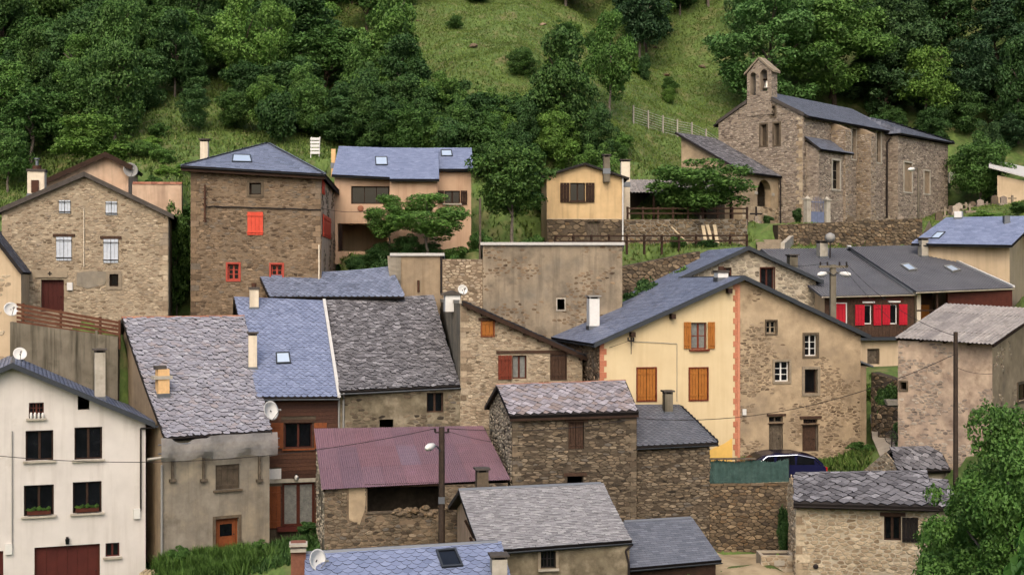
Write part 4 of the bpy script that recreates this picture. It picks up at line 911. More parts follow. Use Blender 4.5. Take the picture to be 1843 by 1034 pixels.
# ================================================================ salmon house with two skylights
fr = frL(602, 75, 4, 849); zb = Zp(475, 75); ze = Zp(314, 74.7)
h = thing('salmon_house', 'salmon rendered house with wide blue slate roof and dark lower opening', 'house', fr.L(fr.w/2, 2, Zp(452, 75.5)))
u1, u2 = fr.pix(702, 400)[0], fr.pix(787, 400)[0]; zt = fr.pix(650, 318)[1]; zt2 = fr.pix(820, 306)[1]; tan = 0.55
hl, kp = openings(h, fr, [(632,335,702-1,367,'win',dict(m=M['wood_dark'], nx=3, fw=0.07, d=0.2)), (608,402,698,452,'hole')]); pA = [(0, zb), (u1, zb), (u1, zt), (0, zt)]; wall(h, fr, pA, M['plaster_salmon'], hl, jamb=1.2); FOOT.append((fr, fr.w, 7.5, zb))
f2 = fr.shift(-0.5); pB = [(u1, zb), (u2, zb), (u2, zt-0.25), (u1, zt-0.25)]; wall(h, f2, pB, M['plaster_salmon'])
wall(h, Fr(fr.L(u1, 0, 0), fr.a-90, 0.5), [(0, zb), (0.5, zb), (0.5, zt-0.25), (0, zt-0.05)], M['plaster_salmon']); wall(h, Fr(fr.L(u2, -0.5, 0), fr.a+90, 2.1), [(0, zb), (2.1, zb), (2.1, zt+0.6), (0, zt-0.25)], M['plaster_salmon'])
f3 = fr.shift(1.5); hl, kp = openings(h, f3, [(800,343,828,366,'win',dict(m=M['wood_dark'], nx=2, sill=M['concrete_light'])), (829,343,841,368,'leaf',dict(m=M['wood_dark'])), (788,343,799,366,'leaf',dict(m=M['wood_dark']))]); f3w = f3.pix(848, 400)[0]
wall(h, f3, [(u2, zb), (f3w, zb), (f3w, zt2), (u2, zt2)], M['plaster_salmon'], hl); D = 7.5
wall(h, fr.left(D), [(0, zb), (D, zb), (D, zt), (D-4.2, zt+2.2), (0, zt+0.5)], M['plaster_salmon']); wall(h, Fr(f3.L(f3w, 0, 0), fr.a+90, D-1.5), [(0, zb), (D-1.5, zb), (D-1.5, zt), (2.7, zt+2.2), (0, zt2)], M['plaster_salmon']); wall(h, fr.back(D), [(0, zb), (fr.w, zb), (fr.w, zt+0.5), (0, zt+0.5)], M['plaster_salmon'])
MB().fbox(fr, 0.3, u2, 3.5, 3.7, zb, zt-0.3).build('inner_wall', M['plaster_beige'], h); MB().fbox(fr, 0.05, u1, 0.06, 3.5, fr.pix(650, 396)[1], fr.pix(650, 392)[1]).build('inner_floor', M['wood_dark'], h)
rk = dict(W=0.24, ex=0.14, th=0.008, npiece=0)
q1, pl = rp(fr, ze, tan, [(597,314),(703,319),(702.4,266),(610,263)], -0.3); roof(h, q1, M['slate_blue'], 'rect', **rk)
eR = fr.L(u2+0.1, -0.8, ze-0.5*tan); eL = fr.L(u1, -0.8, ze-0.5*tan); vr = loc_uv(fr, q1[2])[1]; rr = fr.L(u2+0.1, vr, q1[2].z); rl = q1[2]
q2 = [eL, eR, rr, rl]; roof(h, [p+V3((0,0,0.004)) for p in q2], M['slate_blue'], 'rect', **rk)
p3 = fr.plane(zt2+0.16, tan, 1.2); q3 = [ray(x, y, *p3) for x, y in ((784,304),(852,304),(849,266),(781,266))]; roof(h, q3, M['slate_blue'], 'rect', seed=3, **rk)
for q in (q1, q2, q3):
    nb = (q[3]-q[0]).copy(); hz = V3((nb.x, nb.y, 0)).normalized()
    roof(h, [q[2]+hz*3.2-V3((0,0,1.5)), q[3]+hz*3.2-V3((0,0,1.5)), q[3]-V3((0,0,0.006)), q[2]-V3((0,0,0.006))], M['slate_blue'], None, base=M['slate_blue_old'])
    gutter(h, q[0]-V3((0,0,0.08))-fr.n*0.05, q[1]-V3((0,0,0.08))-fr.n*0.05, 0.06, M['zinc_dark'])
skylight(h, [(676,298),(698,298),(697,283),(675,283)], pl); skylight(h, [(794,282),(815,282),(813,271),(793,271)], p3)
chimney(h, 596, 604, 268, 296, (fr.L(0, 2.5, 6.2), V3((0,-1,0))), M['orange_plaster'], None, rot=4)
u, z = fr.pix(649, 375); MB().lathe(fr.L(u, -0.02, z), -fr.n, [(0, .18), (.04, .16), (.06, .05)], 12).build('wall_ornament', M['tile_red'], h)
# ================================================================ small yellow cottage
fr = frL(984, 80, 2, 1120); zb = Zp(455, 80)
h = thing('yellow_cottage', 'small yellow plastered cottage on a rubble stone base with brown shutters', 'cottage', fr.L(fr.w/2, 2, Zp(436, 80.5)))
Ap = fr.pix(1052, 297); Rp = (fr.w, fr.pix(1120, 320)[1]); Lp = (0, fr.pix(984, 318)[1]); wd = M['wood_dark']
sp = [(1026,329,1053,362,'win',dict(m=wd, sill=M['wood_old'])), (1008,329,1025,364,'leaf',dict(m=wd)), (1054,329,1070,364,'leaf',dict(m=wd)), (1057,399,1080,440,'door',dict(m=M['wood_grey'], nb=4, d=0.1))]
r = gable_house(h, fr, zb, Lp, Ap, Rp, 6.0, M['plaster_cottage'], sp, of=0.3, os_=0.4, thick=0.1, rk=dict(m=M['slate_tile'], shape='rect', W=0.35, ex=0.25, npiece=0, th=0.015))
zs = fr.pix(1050, 393)[1]; MB().fbox(fr, 0, fr.w, -0.02, 0.0, zs-0.05, zs).build('plinth_band', M['plaster_beige'], h)
pb = [(0, zb), (fr.w, zb), (fr.w, zs-0.06), (0, zs-0.06)]; h2, k2 = [x for x in r['keep'] if x[2] < zs-0.3], None
base = wall(h, fr, pb, M['mortar_dark'], [(a, b, c, min(d, zs-0.06)) for a, b, c, d in h2], v=-0.03, jamb=0.05, name='stone_base'); stones(base, fr, pb, M['stone_wall'], h2, 0.4, 0.22, 0.05, v=-0.03, seed=71, npiece=120)
pipe(h, [fr.L(fr.w+0.02, -0.08, Rp[1]), fr.L(fr.w+0.02, -0.08, zb)], 0.05, M['white_paint'])
chimney(h, 1086, 1098, 278, 306, r['plR'], M['concrete'], 'slab', rot=2); chimney(h, 1118, 1134, 287, 330, (fr.L(0, 3, 0), V3((0,-1,0))), M['cream_paint'], 'slab', rot=2, dk=3)
B['cottage'] = (fr, r)
# open lean-to shed beside it
fr = frL(1126, 84.5, 3, 1320); zb = Zp(400, 84.5)
h = thing('open_shed', 'open lean-to shed with corrugated roof beside the yellow cottage', 'shed', fr.L(fr.w/2, 1, zb))
zt = fr.pix(1160, 347)[1]; q = [fr.L(0, -0.3, zt), fr.L(fr.w, -0.3, zt-0.05), fr.L(fr.w, 2.6, zt+1.0), fr.L(0, 2.6, zt+1.05)]
sheets(h, q, M['fibre'], 8, 1, 0.18, 0.03)
mb = MB()
for i in range(5): u = 0.15+(fr.w-0.3)*i/4; mb = MB(); mb.fbox(fr, u-0.07, u+0.07, 0, 0.14, zb-0.3, zt-0.05+0.03); mb.build('post', M['wood_dark'], h)
wall(h, fr.shift(2.6), [(0, zb-0.3), (fr.w, zb-0.3), (fr.w, zt+0.9), (0, zt+0.9)], M['mortar_dark'])
# ================================================================ church
fr = Fr(P(1293, CY, 94.6), 0, 0); a_ = P(1445, CY, 90)-P(1293, CY, 94.6); fr = Fr(P(1293, CY, 94.6), math.degrees(math.atan2(a_.y, a_.x)), a_.length)
zb = Zp(425, 90); zE = Zp(207, 90); W = fr.w; zR = zE+0.55*W/2; Ln, Lc = 12.6, 20.4
h = thing('church', 'stone church with twin-arched bell gable, buttresses and slate roof', 'church', fr.L(W/2, 6, Zp(402, 90)))
mc, sc_ = M['mortar_church'], M['stone_church']
sl = [(1369,224,1380,262,'hole',dict(surr=M['dark_trim'], sw=0.1)), (1393,222,1403,261,'hole',dict(surr=M['dark_trim'], sw=0.1)), (1388,191,1395,210,'hole',dict(surr=M['dark_trim'], sw=0.1))]
holes, keep = openings(h, fr, sl); uc = W/2; bw = 0.98
bz = Zp(126, 92.2); bt = Zp(106, 92.2); bz0 = zR-0.2
poly = [(0, zb), (W, zb), (W, zE), (uc, zR), (0, zE)]; wl = wall(h, fr, poly, mc, holes, jamb=0.5); stones(wl, fr, poly, sc_, keep, 0.3, 0.15, 0.035, seed=81, npiece=0)
for hh in holes: MB().fbox(fr, hh[0], hh[1], 0.3, 0.33, hh[2], hh[3]).build('slit_backing', M['mortar_dark'], h)
quoins(wl, fr, W-0.01, -1, zb, zE-0.1, M['stone_pale'], seed=6); wr = fr.right(Ln); rsp = [(1533,232,1541,286,'win',dict(m=M['grey_trim'], nx=1, ny=4, surr=M['concrete_light'], sw=0.12, d=0.2)), (1577,237,1585,292,'win',dict(m=M['grey_trim'], nx=1, ny=4, surr=M['concrete_light'], sw=0.12, d=0.2))]
hr, kr = openings(h, wr, rsp); rp_ = [(0, zb), (Ln, zb), (Ln, zE), (0, zE)]; rw = wall(h, wr, rp_, mc, hr); stones(rw, wr, rp_, sc_, kr, 0.3, 0.14, 0.025, seed=82, npiece=0)
wall(h, fr.left(Ln), rp_, mc); wall(h, fr.back(Ln), [(0, zb), (W, zb), (W, zE), (uc, zR), (0, zE)], mc)
T = V3((0,0,0.14)); tn = 0.55; ov = 0.45
ef, eb = fr.L(W+ov, 0.0, zE-ov*tn)+T, fr.L(W+ov, Ln+0.3, zE-ov*tn)+T; rf, rb = fr.L(uc, 0.0, zR)+T, fr.L(uc, Ln+0.3, zR)+T; lf, lb = fr.L(-ov, 0.0, zE-ov*tn)+T, fr.L(-ov, Ln+0.3, zE-ov*tn)+T
rk = dict(W=0.3, ex=0.18, th=0.012, npiece=0)
roof(h, [ef, eb, rb, rf], M['slate_church'], 'rect', **rk); roof(h, [lb, lf, rf, rb], M['slate_church'], 'rect', **rk)
sb_ = 0.62*bw; mb = MB(); mb.prism([fr.L(W+0.12, -0.14, zE-0.08), fr.L(W+0.12, -0.14, zE+0.15), fr.L(uc+bw, -0.14, zR+0.2-sb_), fr.L(uc+bw, -0.14, zR-0.04-sb_)], fr.n*0.12); 
mb.prism([fr.L(-0.12, -0.14, zE-0.08), fr.L(-0.12, -0.14, zE+0.15), fr.L(uc-bw, -0.14, zR+0.2-sb_), fr.L(uc-bw, -0.14, zR-0.04-sb_)], fr.n*0.12); mb.build('gable_coping', M['slab_dark'], h)
# bell gable
f2 = fr.shift(-0.06); ub0, ub1 = uc-bw, uc+bw; pts = []
hA = (uc-0.72, uc-0.26, bz-1.7, bz-0.1); hB = (uc+0.08, uc+0.66, bz-1.5, bz+0.02)
bpoly = [(ub0, zR-1.6), (ub1, zR-1.6), (ub1, bz-0.15), (uc, bt), (ub0, bz-0.15)]
bg_ = wall(h, f2, bpoly, mc, [hA, hB], v=0, back=0.75, name='bell_gable', arch=[(hA[0], hA[1], hA[3]), (hB[0], hB[1], hB[3])]); stones(bg_, f2, bpoly, sc_, [hA, hB], 0.28, 0.15, 0.025, seed=83, npiece=0)
mb = MB()
for u in (ub0, ub1): mb.poly([f2.L(u, 0, zR-1.6), f2.L(u, 0.75, zR-1.6), f2.L(u, 0.75, bz-0.15), f2.L(u, 0, bz-0.15)])
mb.build('bell_gable_side', mc, bg_); fs_ = Fr(f2.L(ub1, 0, 0), fr.a+90, 0.75); stones(bg_, fs_, [(0, zR-1.6), (0.75, zR-1.6), (0.75, bz-0.15), (0, bz-0.15)], sc_, (), 0.28, 0.15, 0.025, seed=84, npiece=0)
mb = MB()
for sg in (-1, 1): mb.prism([f2.L(uc, -0.1, bt), f2.L(uc, -0.1, bt+0.14), f2.L(uc+sg*(bw+0.2), -0.1, bz-0.1), f2.L(uc+sg*(bw+0.2), -0.1, bz-0.26)], f2.n*0.95)
mb.build('bell_gable_coping', M['grey_trim'], h)
p = f2.L((hB[0]+hB[1])/2, 0.45, bz-1.25); t = thing('church_bell', 'pale bronze bell hanging in the arch of the bell gable', 'bell', p)
MB().lathe(p, (0,0,1), [(0, .30), (.05, .27), (.2, .2), (.42, .15), (.52, .08), (.56, .02)], 16).build('bell', M['bronze'], t, True); MB().tube(f2.L(hB[0]-0.02, 0.45, bz-0.62), f2.L(hB[1]+0.02, 0.45, bz-0.62), 0.07).tube(p+V3((0,0,.5)), p+V3((0,0,.66)), 0.03).build('headstock', M['wood_dark'], t)
# side chapel lean-to, buttresses on the south wall
def sbox(v0, v1, p0, p1, z0, z1, nm, m_, st=True, seed=1, top=None):
    f = Fr(wr.L(v0, -p1, 0), wr.a, v1-v0); g = MB(); zt_ = top or z1
    g.prism([wr.L(v0, -p0+0.05, z0), wr.L(v0, -p1, z0), wr.L(v0, -p1, z1), wr.L(v0, -p0+0.05, zt_)], wr.e*(v1-v0)); o = g.build(nm, m_, h)
    if st:
        stones(o, f, [(0, z0), (v1-v0, z0), (v1-v0, z1), (0, z1)], sc_, (), 0.3, 0.15, 0.025, seed=seed, npiece=0); fl_ = f.left(p1-p0); stones(o, fl_, [(0, z0), (p1-p0, z0), (p1-p0, z1), (0, z1)], sc_, (), 0.3, 0.15, 0.025, seed=seed+1, npiece=0)
    return o, f
zc = Zp(270, 90); f = Fr(wr.L(0.4, -0.95, 0), wr.a, 4.2); hl, kp = openings(h, f, [(1498,289,1511,340,'win',dict(m=M['grey_trim'], nx=1, ny=3, surr=M['concrete_light'], sw=0.14, d=0.2))])
cp_ = [(0, zb), (4.2, zb), (4.2, zc), (0, zc)]; cw = wall(h, f, cp_, mc, hl, name='chapel_wall'); stones(cw, f, cp_, sc_, kp, 0.3, 0.14, 0.025, seed=85, npiece=0)
fl_ = f.left(0.95); lp_ = [(0, zb), (0.95, zb), (0.95, zc), (0, zc+0.6)]; cl = wall(h, fl_, lp_, mc, name='chapel_wall'); stones(cl, fl_, lp_, sc_, (), 0.3, 0.14, 0.025, seed=86, npiece=0); wall(h, f.right(0.95), [(0, zb), (0.95, zb), (0.95, zc+0.6), (0, zc)], mc, name='chapel_wall')
q = [f.L(-0.2, -0.3, zc+0.0), f.L(4.4, -0.3, zc), f.L(4.4, 0.95, zc+0.95), f.L(-0.2, 0.95, zc+0.95)]; roof(h, q, M['slate_church'], 'rect', name='chapel_roof', **rk)
for i, (x0_, x1_) in enumerate(((1512, 1532), (1562, 1577))):
    va = wr.pix(x0_, 300, -0.0)[0]; vb = wr.pix(x1_, 300, -1.1)[0]; sbox(vb-0.85, vb, 0, 1.1, zb, zE-0.7, 'buttress', M['plaster_tan'], True, 90+4*i, top=zE-0.1)
# chancel, hipped
va, vb = Ln-0.6, Lc; zc2 = Zp(247, 99.5); f5 = Fr(wr.L(va, -0.9, 0), wr.a, vb-va); csp = [(1627,293,1641,345,'shut',dict(m=M['plaster_tan'], n=1, nb=1, d=0.12, surr=M['concrete_light'], sw=0.12)), (1663,308,1673,348,'shut',dict(m=M['plaster_tan'], n=1, nb=1, d=0.12, surr=M['concrete_light'], sw=0.12))]
hl, kp = openings(h, f5, csp); cp_ = [(0, zb), (f5.w, zb), (f5.w, zc2), (0, zc2)]; cw = wall(h, f5, cp_, M['mortar_church'], hl, name='chancel_wall'); stones(cw, f5, cp_, sc_, kp, 0.3, 0.15, 0.025, seed=95, npiece=0)
Wc = W+1.8; fl_ = f5.left(Wc); p_ = [(0, zb), (Wc, zb), (Wc, zc2), (0, zc2)]; cl = wall(h, fl_, p_, mc, name='chancel_wall'); stones(cl, fl_, [(Wc-0.9, zb), (Wc, zb), (Wc, zc2), (Wc-0.9, zc2)], sc_, (), 0.3, 0.15, 0.025, seed=96, npiece=0); wall(h, f5.right(Wc), p_, mc, name='chancel_wall'); wall(h, f5.back(Wc), [(0, zb), (f5.w, zb), (f5.w, zc2), (0, zc2)], mc, name='chancel_wall')
o_ = 0.4; zt = zc2+0.1; c1, c2, c3, c4 = f5.L(-o_, -o_, zt), f5.L(f5.w+o_, -o_, zt), f5.L(f5.w+o_, Wc+o_, zt), f5.L(-o_, Wc+o_, zt); zr5 = zt+1.95
r1, r2 = f5.L(0.2, Wc/2, zr5), f5.L(f5.w-2.6, Wc/2, zr5)
for q in ([c1, c2, r2, r1], [c2, c3, r2, r2], [c3, c4, r1, r2], [c4, c1, r1, r1]): roof(h, q, M['slate_church'], 'rect', name='chancel_roof', **rk)
pipe(h, [wr.L(Ln-0.3, -0.5, zE-0.2), wr.L(Ln-0.8, -0.15, zE-0.9), wr.L(Ln-0.8, -0.1, zb)], 0.06, M['iron'])
# porch
up = 4.9; zt0, zt1 = Zp(252, 94.6), Zp(318, 91.3); tp = (zt0-zt1)/5.2; d_ = 4.5
f6 = Fr(fr.L(up, -d_, 0), fr.a+90, d_); za, zb_ = rect(f6, 1363, 322, 1388, 372)[2:]; ha = rect(f6, 1363, 323, 1388, 372)
pp = [(0, zb), (d_, zb), (d_, zt0-tp*up-0.16), (0, zt0-tp*up-0.16)]; pw = wall(h, f6, pp, M['plaster_old'], [ha], jamb=0.5, name='porch_wall', arch=[(ha[0], ha[1], ha[3])])
stones(pw, f6, [(0, zb), (d_, zb), (d_, ha[2]), (0, ha[2])], M['stone_pale'], (), 0.5, 0.3, 0.02, seed=97, npiece=0)
MB().fbox(f6, ha[0]-0.35, ha[0]-0.05, -0.06, 0.1, ha[3]-1.05, ha[3]-0.85).fbox(f6, ha[1]+0.05, ha[1]+0.35, -0.06, 0.1, ha[3]-1.05, ha[3]-0.85).build('impost', M['concrete_light'], h)
f7 = Fr(fr.L(0, -d_, 0), fr.a, up); wall(h, f7, [(0, zb), (up, zb), (up, zt0-tp*up-0.16), (0, zt0-0.16)], M['plaster_old'], name='porch_wall'); wall(h, Fr(fr.L(0, 0, 0), fr.a-90, d_), [(0, zb), (d_, zb), (d_, zt0-0.16), (0, zt0-0.16)], mc, name='porch_wall')
q = [fr.L(up+0.35, -d_-0.3, zt0-tp*(up+0.35)), fr.L(up+0.35, -0.08, zt0-tp*(up+0.35)), fr.L(-0.3, -0.08, zt0+tp*0.3), fr.L(-0.3, -d_-0.3, zt0+tp*0.3)]; roof(h, q, M['slate_rough_dark'], 'rect', name='porch_roof', W=0.32, ex=0.18, th=0.015, rough=0.15, jit=0.6, npiece=0)
pipe(h, [fr.L(up+0.25, -0.15, zt1), fr.L(up+0.25, -0.15, zb)], 0.05, M['iron'])
B['church'] = (fr, h); FOOT.append((fr, W+0.9, Lc, zb+0.2)); FOOT.append((fr.shift(-4.5), 4.9, 4.5, zb+0.2))
# ================================================================ yellow house joined to the old stone half, under one gable
fr = frL(1079, 59.2, 12, 1562); zb = Zp(850, 60)
h = thing('yellow_gable_house', 'big gable house, half smooth yellow plaster, half crumbling stone plaster', 'house', fr.L(fr.w/2, 2, Zp(827, 60.5)))
Ap = fr.pix(1335, 502); Lp = (0.0, fr.pix(1079, 617)[1]); ur = fr.pix(1549, 600)[0]; Rp = (ur, fr.pix(1549, 603)[1]); us = fr.pix(1327, 700)[0]; D = 8.4
woo, wrd = M['wood_orange'], M['wood_red']; gt = M['grey_trim']
spY = [(1244,580,1272,628,'win',dict(m=wrd, nx=2, ny=2, pane=M['curtain'], sill=M['wood_red'])), (1230,579,1243,627,'leaf',dict(m=woo, brace=True)), (1273,579,1286,627,'leaf',dict(m=woo, brace=True)),
       (1147,662,1180,720,'shut',dict(m=woo, n=2, nb=3, d=0.03, frame=wrd)), (1241,662,1273,719,'shut',dict(m=woo, n=2, nb=3, d=0.03, frame=wrd))]
spS = [(1379,577,1397,600,'win',dict(m=gt, nx=2, ny=2, surr=M['dark_trim'], sw=0.06)), (1448,602,1470,640,'win',dict(m=M['white_paint'], nx=2, ny=3, fw=0.045, surr=M['dark_trim'], sw=0.1)), (1394,650,1420,686,'win',dict(m=M['white_paint'], nx=2, ny=3, fw=0.05, surr=gt, sw=0.1)),
       (1448,664,1471,707,'win',dict(m=M['wood_dark'], nx=1, ny=1, surr=gt, sw=0.13, d=0.2)), (1384,762,1409,812,'door',dict(m=M['wood_grey'], nb=3, d=0.15, frame=M['wood_grey'])), (1384,749,1409,760,'win',dict(m=M['wood_grey'], nx=2, fw=0.05, d=0.15)), (1380,744,1414,748,'box',dict(m=M['wood_old'], p=0.06)), (1382,760.5,1411,762,'box',dict(m=M['wood_old'], p=0.04)),
       (1444,764,1473,812,'door',dict(m=M['wood_old'], nb=3, d=0.15, panel=[(0.1,0.4),(0.5,0.9)], frame=M['wood_grey'])), (1446,754,1471,762,'win',dict(m=M['wood_old'], nx=5, fw=0.04, d=0.15)), (1439,748,1478,753,'box',dict(m=M['wood_old'], p=0.06)), (1441,762.4,1475,763.6,'box',dict(m=M['wood_old'], p=0.04))]
tl = (Ap[1]-Lp[1])/(Ap[0]-Lp[0]); tr = (Ap[1]-Rp[1])/(Rp[0]-Ap[0]); zs = Ap[1]-abs(us-Ap[0])*tl
hY, kY = openings(h, fr, spY); hS, kS = openings(h, fr, spS)
pY = [(0, zb), (us, zb), (us, zs), (0, Lp[1])]; pS = [(us, zb), (ur, zb), Rp, Ap, (us, zs)]
wy = wall(h, fr, pY, M['plaster_yellow'], hY); ws_ = wall(h, fr, pS, M['plaster_old'], hS)
uR = ur; mk = lambda u, z: (noise.noise(V3((u*0.5, z*0.5, 3.3)))+0.45*noise.noise(V3((u*1.7, z*1.7, 7.7)))+0.55*max(0, (u-us)/(ur-us)-0.45)-0.28*max(0, 1-(z-zb)/9)+(0.35 if z < zb+3.0 else 0)) > 0.05
stones(ws_, fr, pS, M['stone_old'], kS, 0.26, 0.1, 0.018, seed=101, npiece=300, mask=mk, keep=0.82)
fl, fg = fr.left(D), Fr(fr.L(ur, 0, 0), fr.a+90, D); p_ = [(0, zb), (D, zb), (D, Lp[1]), (0, Lp[1])]; lw = wall(h, fl, p_, M['mortar_brown']); stones(lw, fl, p_, M['stone_brown'], (), 0.34, 0.2, 0.03, seed=102, npiece=120)
wall(h, fg, [(0, zb), (D, zb), (D, Rp[1]), (0, Rp[1])], M['plaster_old']); wall(h, fr.back(D), [(fr.w-x, z) for x, z in reversed([(0, zb), (ur, zb), Rp, Ap, Lp])], M['plaster_old'])
T = V3((0,0,0.13)); of, os_ = 0.35, 0.35
rf, rb = fr.L(Ap[0], -of, Ap[1])+T, fr.L(Ap[0], D+of, Ap[1])+T; ef, eb = fr.L(ur+os_, -of, Rp[1]-os_*tr)+T, fr.L(ur+os_, D+of, Rp[1]-os_*tr)+T; lf, lb = fr.L(-os_, -of, Lp[1]-os_*tl)+T, fr.L(-os_, D+of, Lp[1]-os_*tl)+T
rk = dict(W=0.26, ex=0.16, th=0.01)
roof(h, [lb, lf, rf, rb], M['slate_blue_old'], 'rect', npiece=0, **rk); roof(h, [ef, eb, rb, rf], M['slate_grey'], 'rect', npiece=0, **rk)
mb = MB()
for a, b in ((lf, rf), (rf, ef)): mb.prism([a-fr.n*0.03-V3((0,0,0.17)), a-fr.n*0.03+V3((0,0,0.04)), a+fr.n*0.1+V3((0,0,0.04)), a+fr.n*0.1-V3((0,0,0.17))], b-a)
mb.build('verge', M['zinc_dark'], h); ridgecap(h, rf, rb, M['zinc_dark'], 0.07); gutter(h, lb-V3((0,0,0.08))-fr.e*0.06, lf-V3((0,0,0.08))-fr.e*0.06, 0.06, M['zinc_dark'])
for f in (0.22, 0.5, 0.9): u = Ap[0]*f; z = Lp[1]+(Ap[1]-Lp[1])*f; MB().fbox(fr, u-0.1, u+0.1, -0.34, 0, z-0.36, z-0.14).build('purlin_end', M['wood_dark'], h)
plL = (lf, (lb-lf).cross(rf-lf).normalized()); chimney(h, 1060, 1080, 532, 590, plL, M['white_paint'], 'slab', rot=12); chimney(h, 1291, 1312, 485, 503, plL, M['white_paint'], 'flat', rot=12)
skylight(h, [(1132,563),(1142,557),(1170,548),(1160,554)], plL, M['slate_grey'], M['slate_grey'], 0.03, 0.03)
i = 0; z = zb+0.7; qz = 0.26       # toothed brick strip between the halves, and at the left corner
while z < zs-0.3:
    e_ = 0.09 if i % 2 else 0.0; MB().fbox(fr, us-0.11-e_, us+0.0, -0.02, 0.01, z, z+qz-0.01).build('quoin', M['brick_trim'], wy); z += qz; i += 1
MB().fbox(fr, us+0.003, us+0.12, -0.03, 0.01, zb+0.5, zs-0.15).build('corner_strip', M['brick_trim'], h)
z = Zp(690, 59.3); i = 0
while z < Lp[1]-0.15:
    e_ = 0.12 if i % 2 else 0.0; MB().fbox(fr, 0, 0.2+e_, -0.03, 0.01, z, z+qz-0.01).build('quoin', M['brick_trim'], wy); z += qz; i += 1
a, b, c, d = rect(fr, 1272, 792, 1318, 850); MB().prism([fr.L(u, -0.008, z) for u, z in ((a, c), (b, c), (b, d+0.1), (b-0.4, d-0.15), (a+0.3, d-0.35), (a, d-0.5))], fr.n*0.006).build('fresh_patch', M['plaster_ochre'], h)
mb = MB(); u, z = fr.pix(1133, 612); mb.tube(fr.L(u, 0, z), fr.L(u, -0.25, z), 0.02); mb.tube(fr.L(u-0.15, -0.25, z), fr.L(u+0.12, -0.25, z-0.03), 0.03); mb.tube(fr.L(u, -0.25, z), fr.L(u, -0.25, z-0.6), 0.018)
for du in (-0.14, 0, 0.11): mb.tube(fr.L(u+du, -0.25, z), fr.L(u+du, -0.25, z+0.14), 0.035)
mb.build('insulator_bracket', M['iron'], h)
u, z = fr.pix(1218, 618); pipe(h, [fr.L(fr.pix(1140, 615)[0], -0.04, fr.pix(1140, 614)[1]), fr.L(u, -0.03, z), fr.L(u, -0.03, fr.pix(1218, 722)[1])], 0.012, M['plastic_grey'], 'conduit')
u, z = fr.pix(1335, 740); MB().fbox(fr, u, u+0.18, -0.12, 0.0, z-0.15, z+0.12).build('meter_box', M['plastic_white'], h)
# right lower annex corner
zt = fr.pix(1560, 660)[1]; f2 = Fr(fr.L(ur, 0.15, 0), fr.a, fr.w-ur); MB().fbox(f2, 0.002, f2.w, 0, 4, zb, zt).build('annex_wall', M['plaster_old'], h); MB().prism([f2.L(-0.02, -0.2, zt+0.22), f2.L(f2.w+0.25, -0.2, zt-0.02), f2.L(f2.w+0.25, -0.2, zt+0.06), f2.L(-0.02, -0.2, zt+0.3)], f2.n*4.4).build('annex_roof', M['slate_grey'], h)
B['yellow'] = (fr, h); FOOT.append((fr, fr.w, D, zb))
# ================================================================ stone gable house behind
fr = frL(1165, 69.6, 10, 1468); zb = Zp(600, 70)
h = thing('stone_gable_house', 'pale stone gable house behind the yellow one, with stepped slate roof', 'house', fr.L(fr.w/2, 2, Zp(590, 70)))
Ap = fr.pix(1344, 449); Rp = (fr.w, fr.pix(1468, 506)[1]); tl = (Ap[1]-Rp[1])/(Rp[0]-Ap[0]); Lp = (0.0, Ap[1]-Ap[0]*tl)
sp = [(1369,482,1393,520,'win',dict(m=M['wood_brown'], nx=2, surr=M['wood_brown'], sw=0.05)), (1297,481,1317,510,'win',dict(m=M['wood_brown'], nx=2))]
r = gable_house(h, fr, zb, Lp, Ap, Rp, 6.0, M['mortar_pale'], sp, of=0.35, os_=0.3, rk=dict(m=M['slate_blue_old'], shape='rect', W=0.28, ex=0.17, npiece=0, th=0.01))
stones(r['wall'], fr, r['poly'], M['stone_grey'], r['keep'], 0.34, 0.17, 0.03, seed=111, npiece=250)
mb = MB()
for a, b in ((r['lf'], r['rf']), (r['rf'], r['ef'])): mb.prism([a-fr.n*0.03-V3((0,0,0.17)), a-fr.n*0.03+V3((0,0,0.04)), a+fr.n*0.1+V3((0,0,0.04)), a+fr.n*0.1-V3((0,0,0.17))], b-a)
mb.build('verge', M['zinc_dark'], h)
# lower continuation of the left slope
a, b = r['lf'], r['lb']; dv = (r['lf']-r['rf']).normalized(); q = [b+dv*4.2-V3((0,0,0.22)), a+dv*4.2-V3((0,0,0.22)), a-dv*0.3-V3((0,0,0.22)), b-dv*0.3-V3((0,0,0.22))]; roof(h, q, M['slate_blue_old'], 'rect', npiece=0, W=0.28, ex=0.17, name='lower_roof')
f2 = Fr(fr.L(-3.6, 0.2, 0), fr.a, 3.6); zz = q[1].z; wall(h, f2, [(0, zb-2), (3.6, zb-2), (3.6, Lp[1]-0.2), (0, zz-0.05)], M['mortar_pale']); MB().fbox(fr, -3.6, -3.3, 0.2, 6, zb-2, zz-0.1).build('side_wall', M['mortar_pale'], h)
FOOT.append((fr.shift(0.2, -3.6), 3.6, 5.6, zb-2)); wall(h, Fr(fr.L(-3.6, 6, 0), fr.a, 3.6), [(0, zb-2), (3.6, zb-2), (3.6, Lp[1]-0.2), (0, zz-0.05)], M['mortar_pale'])
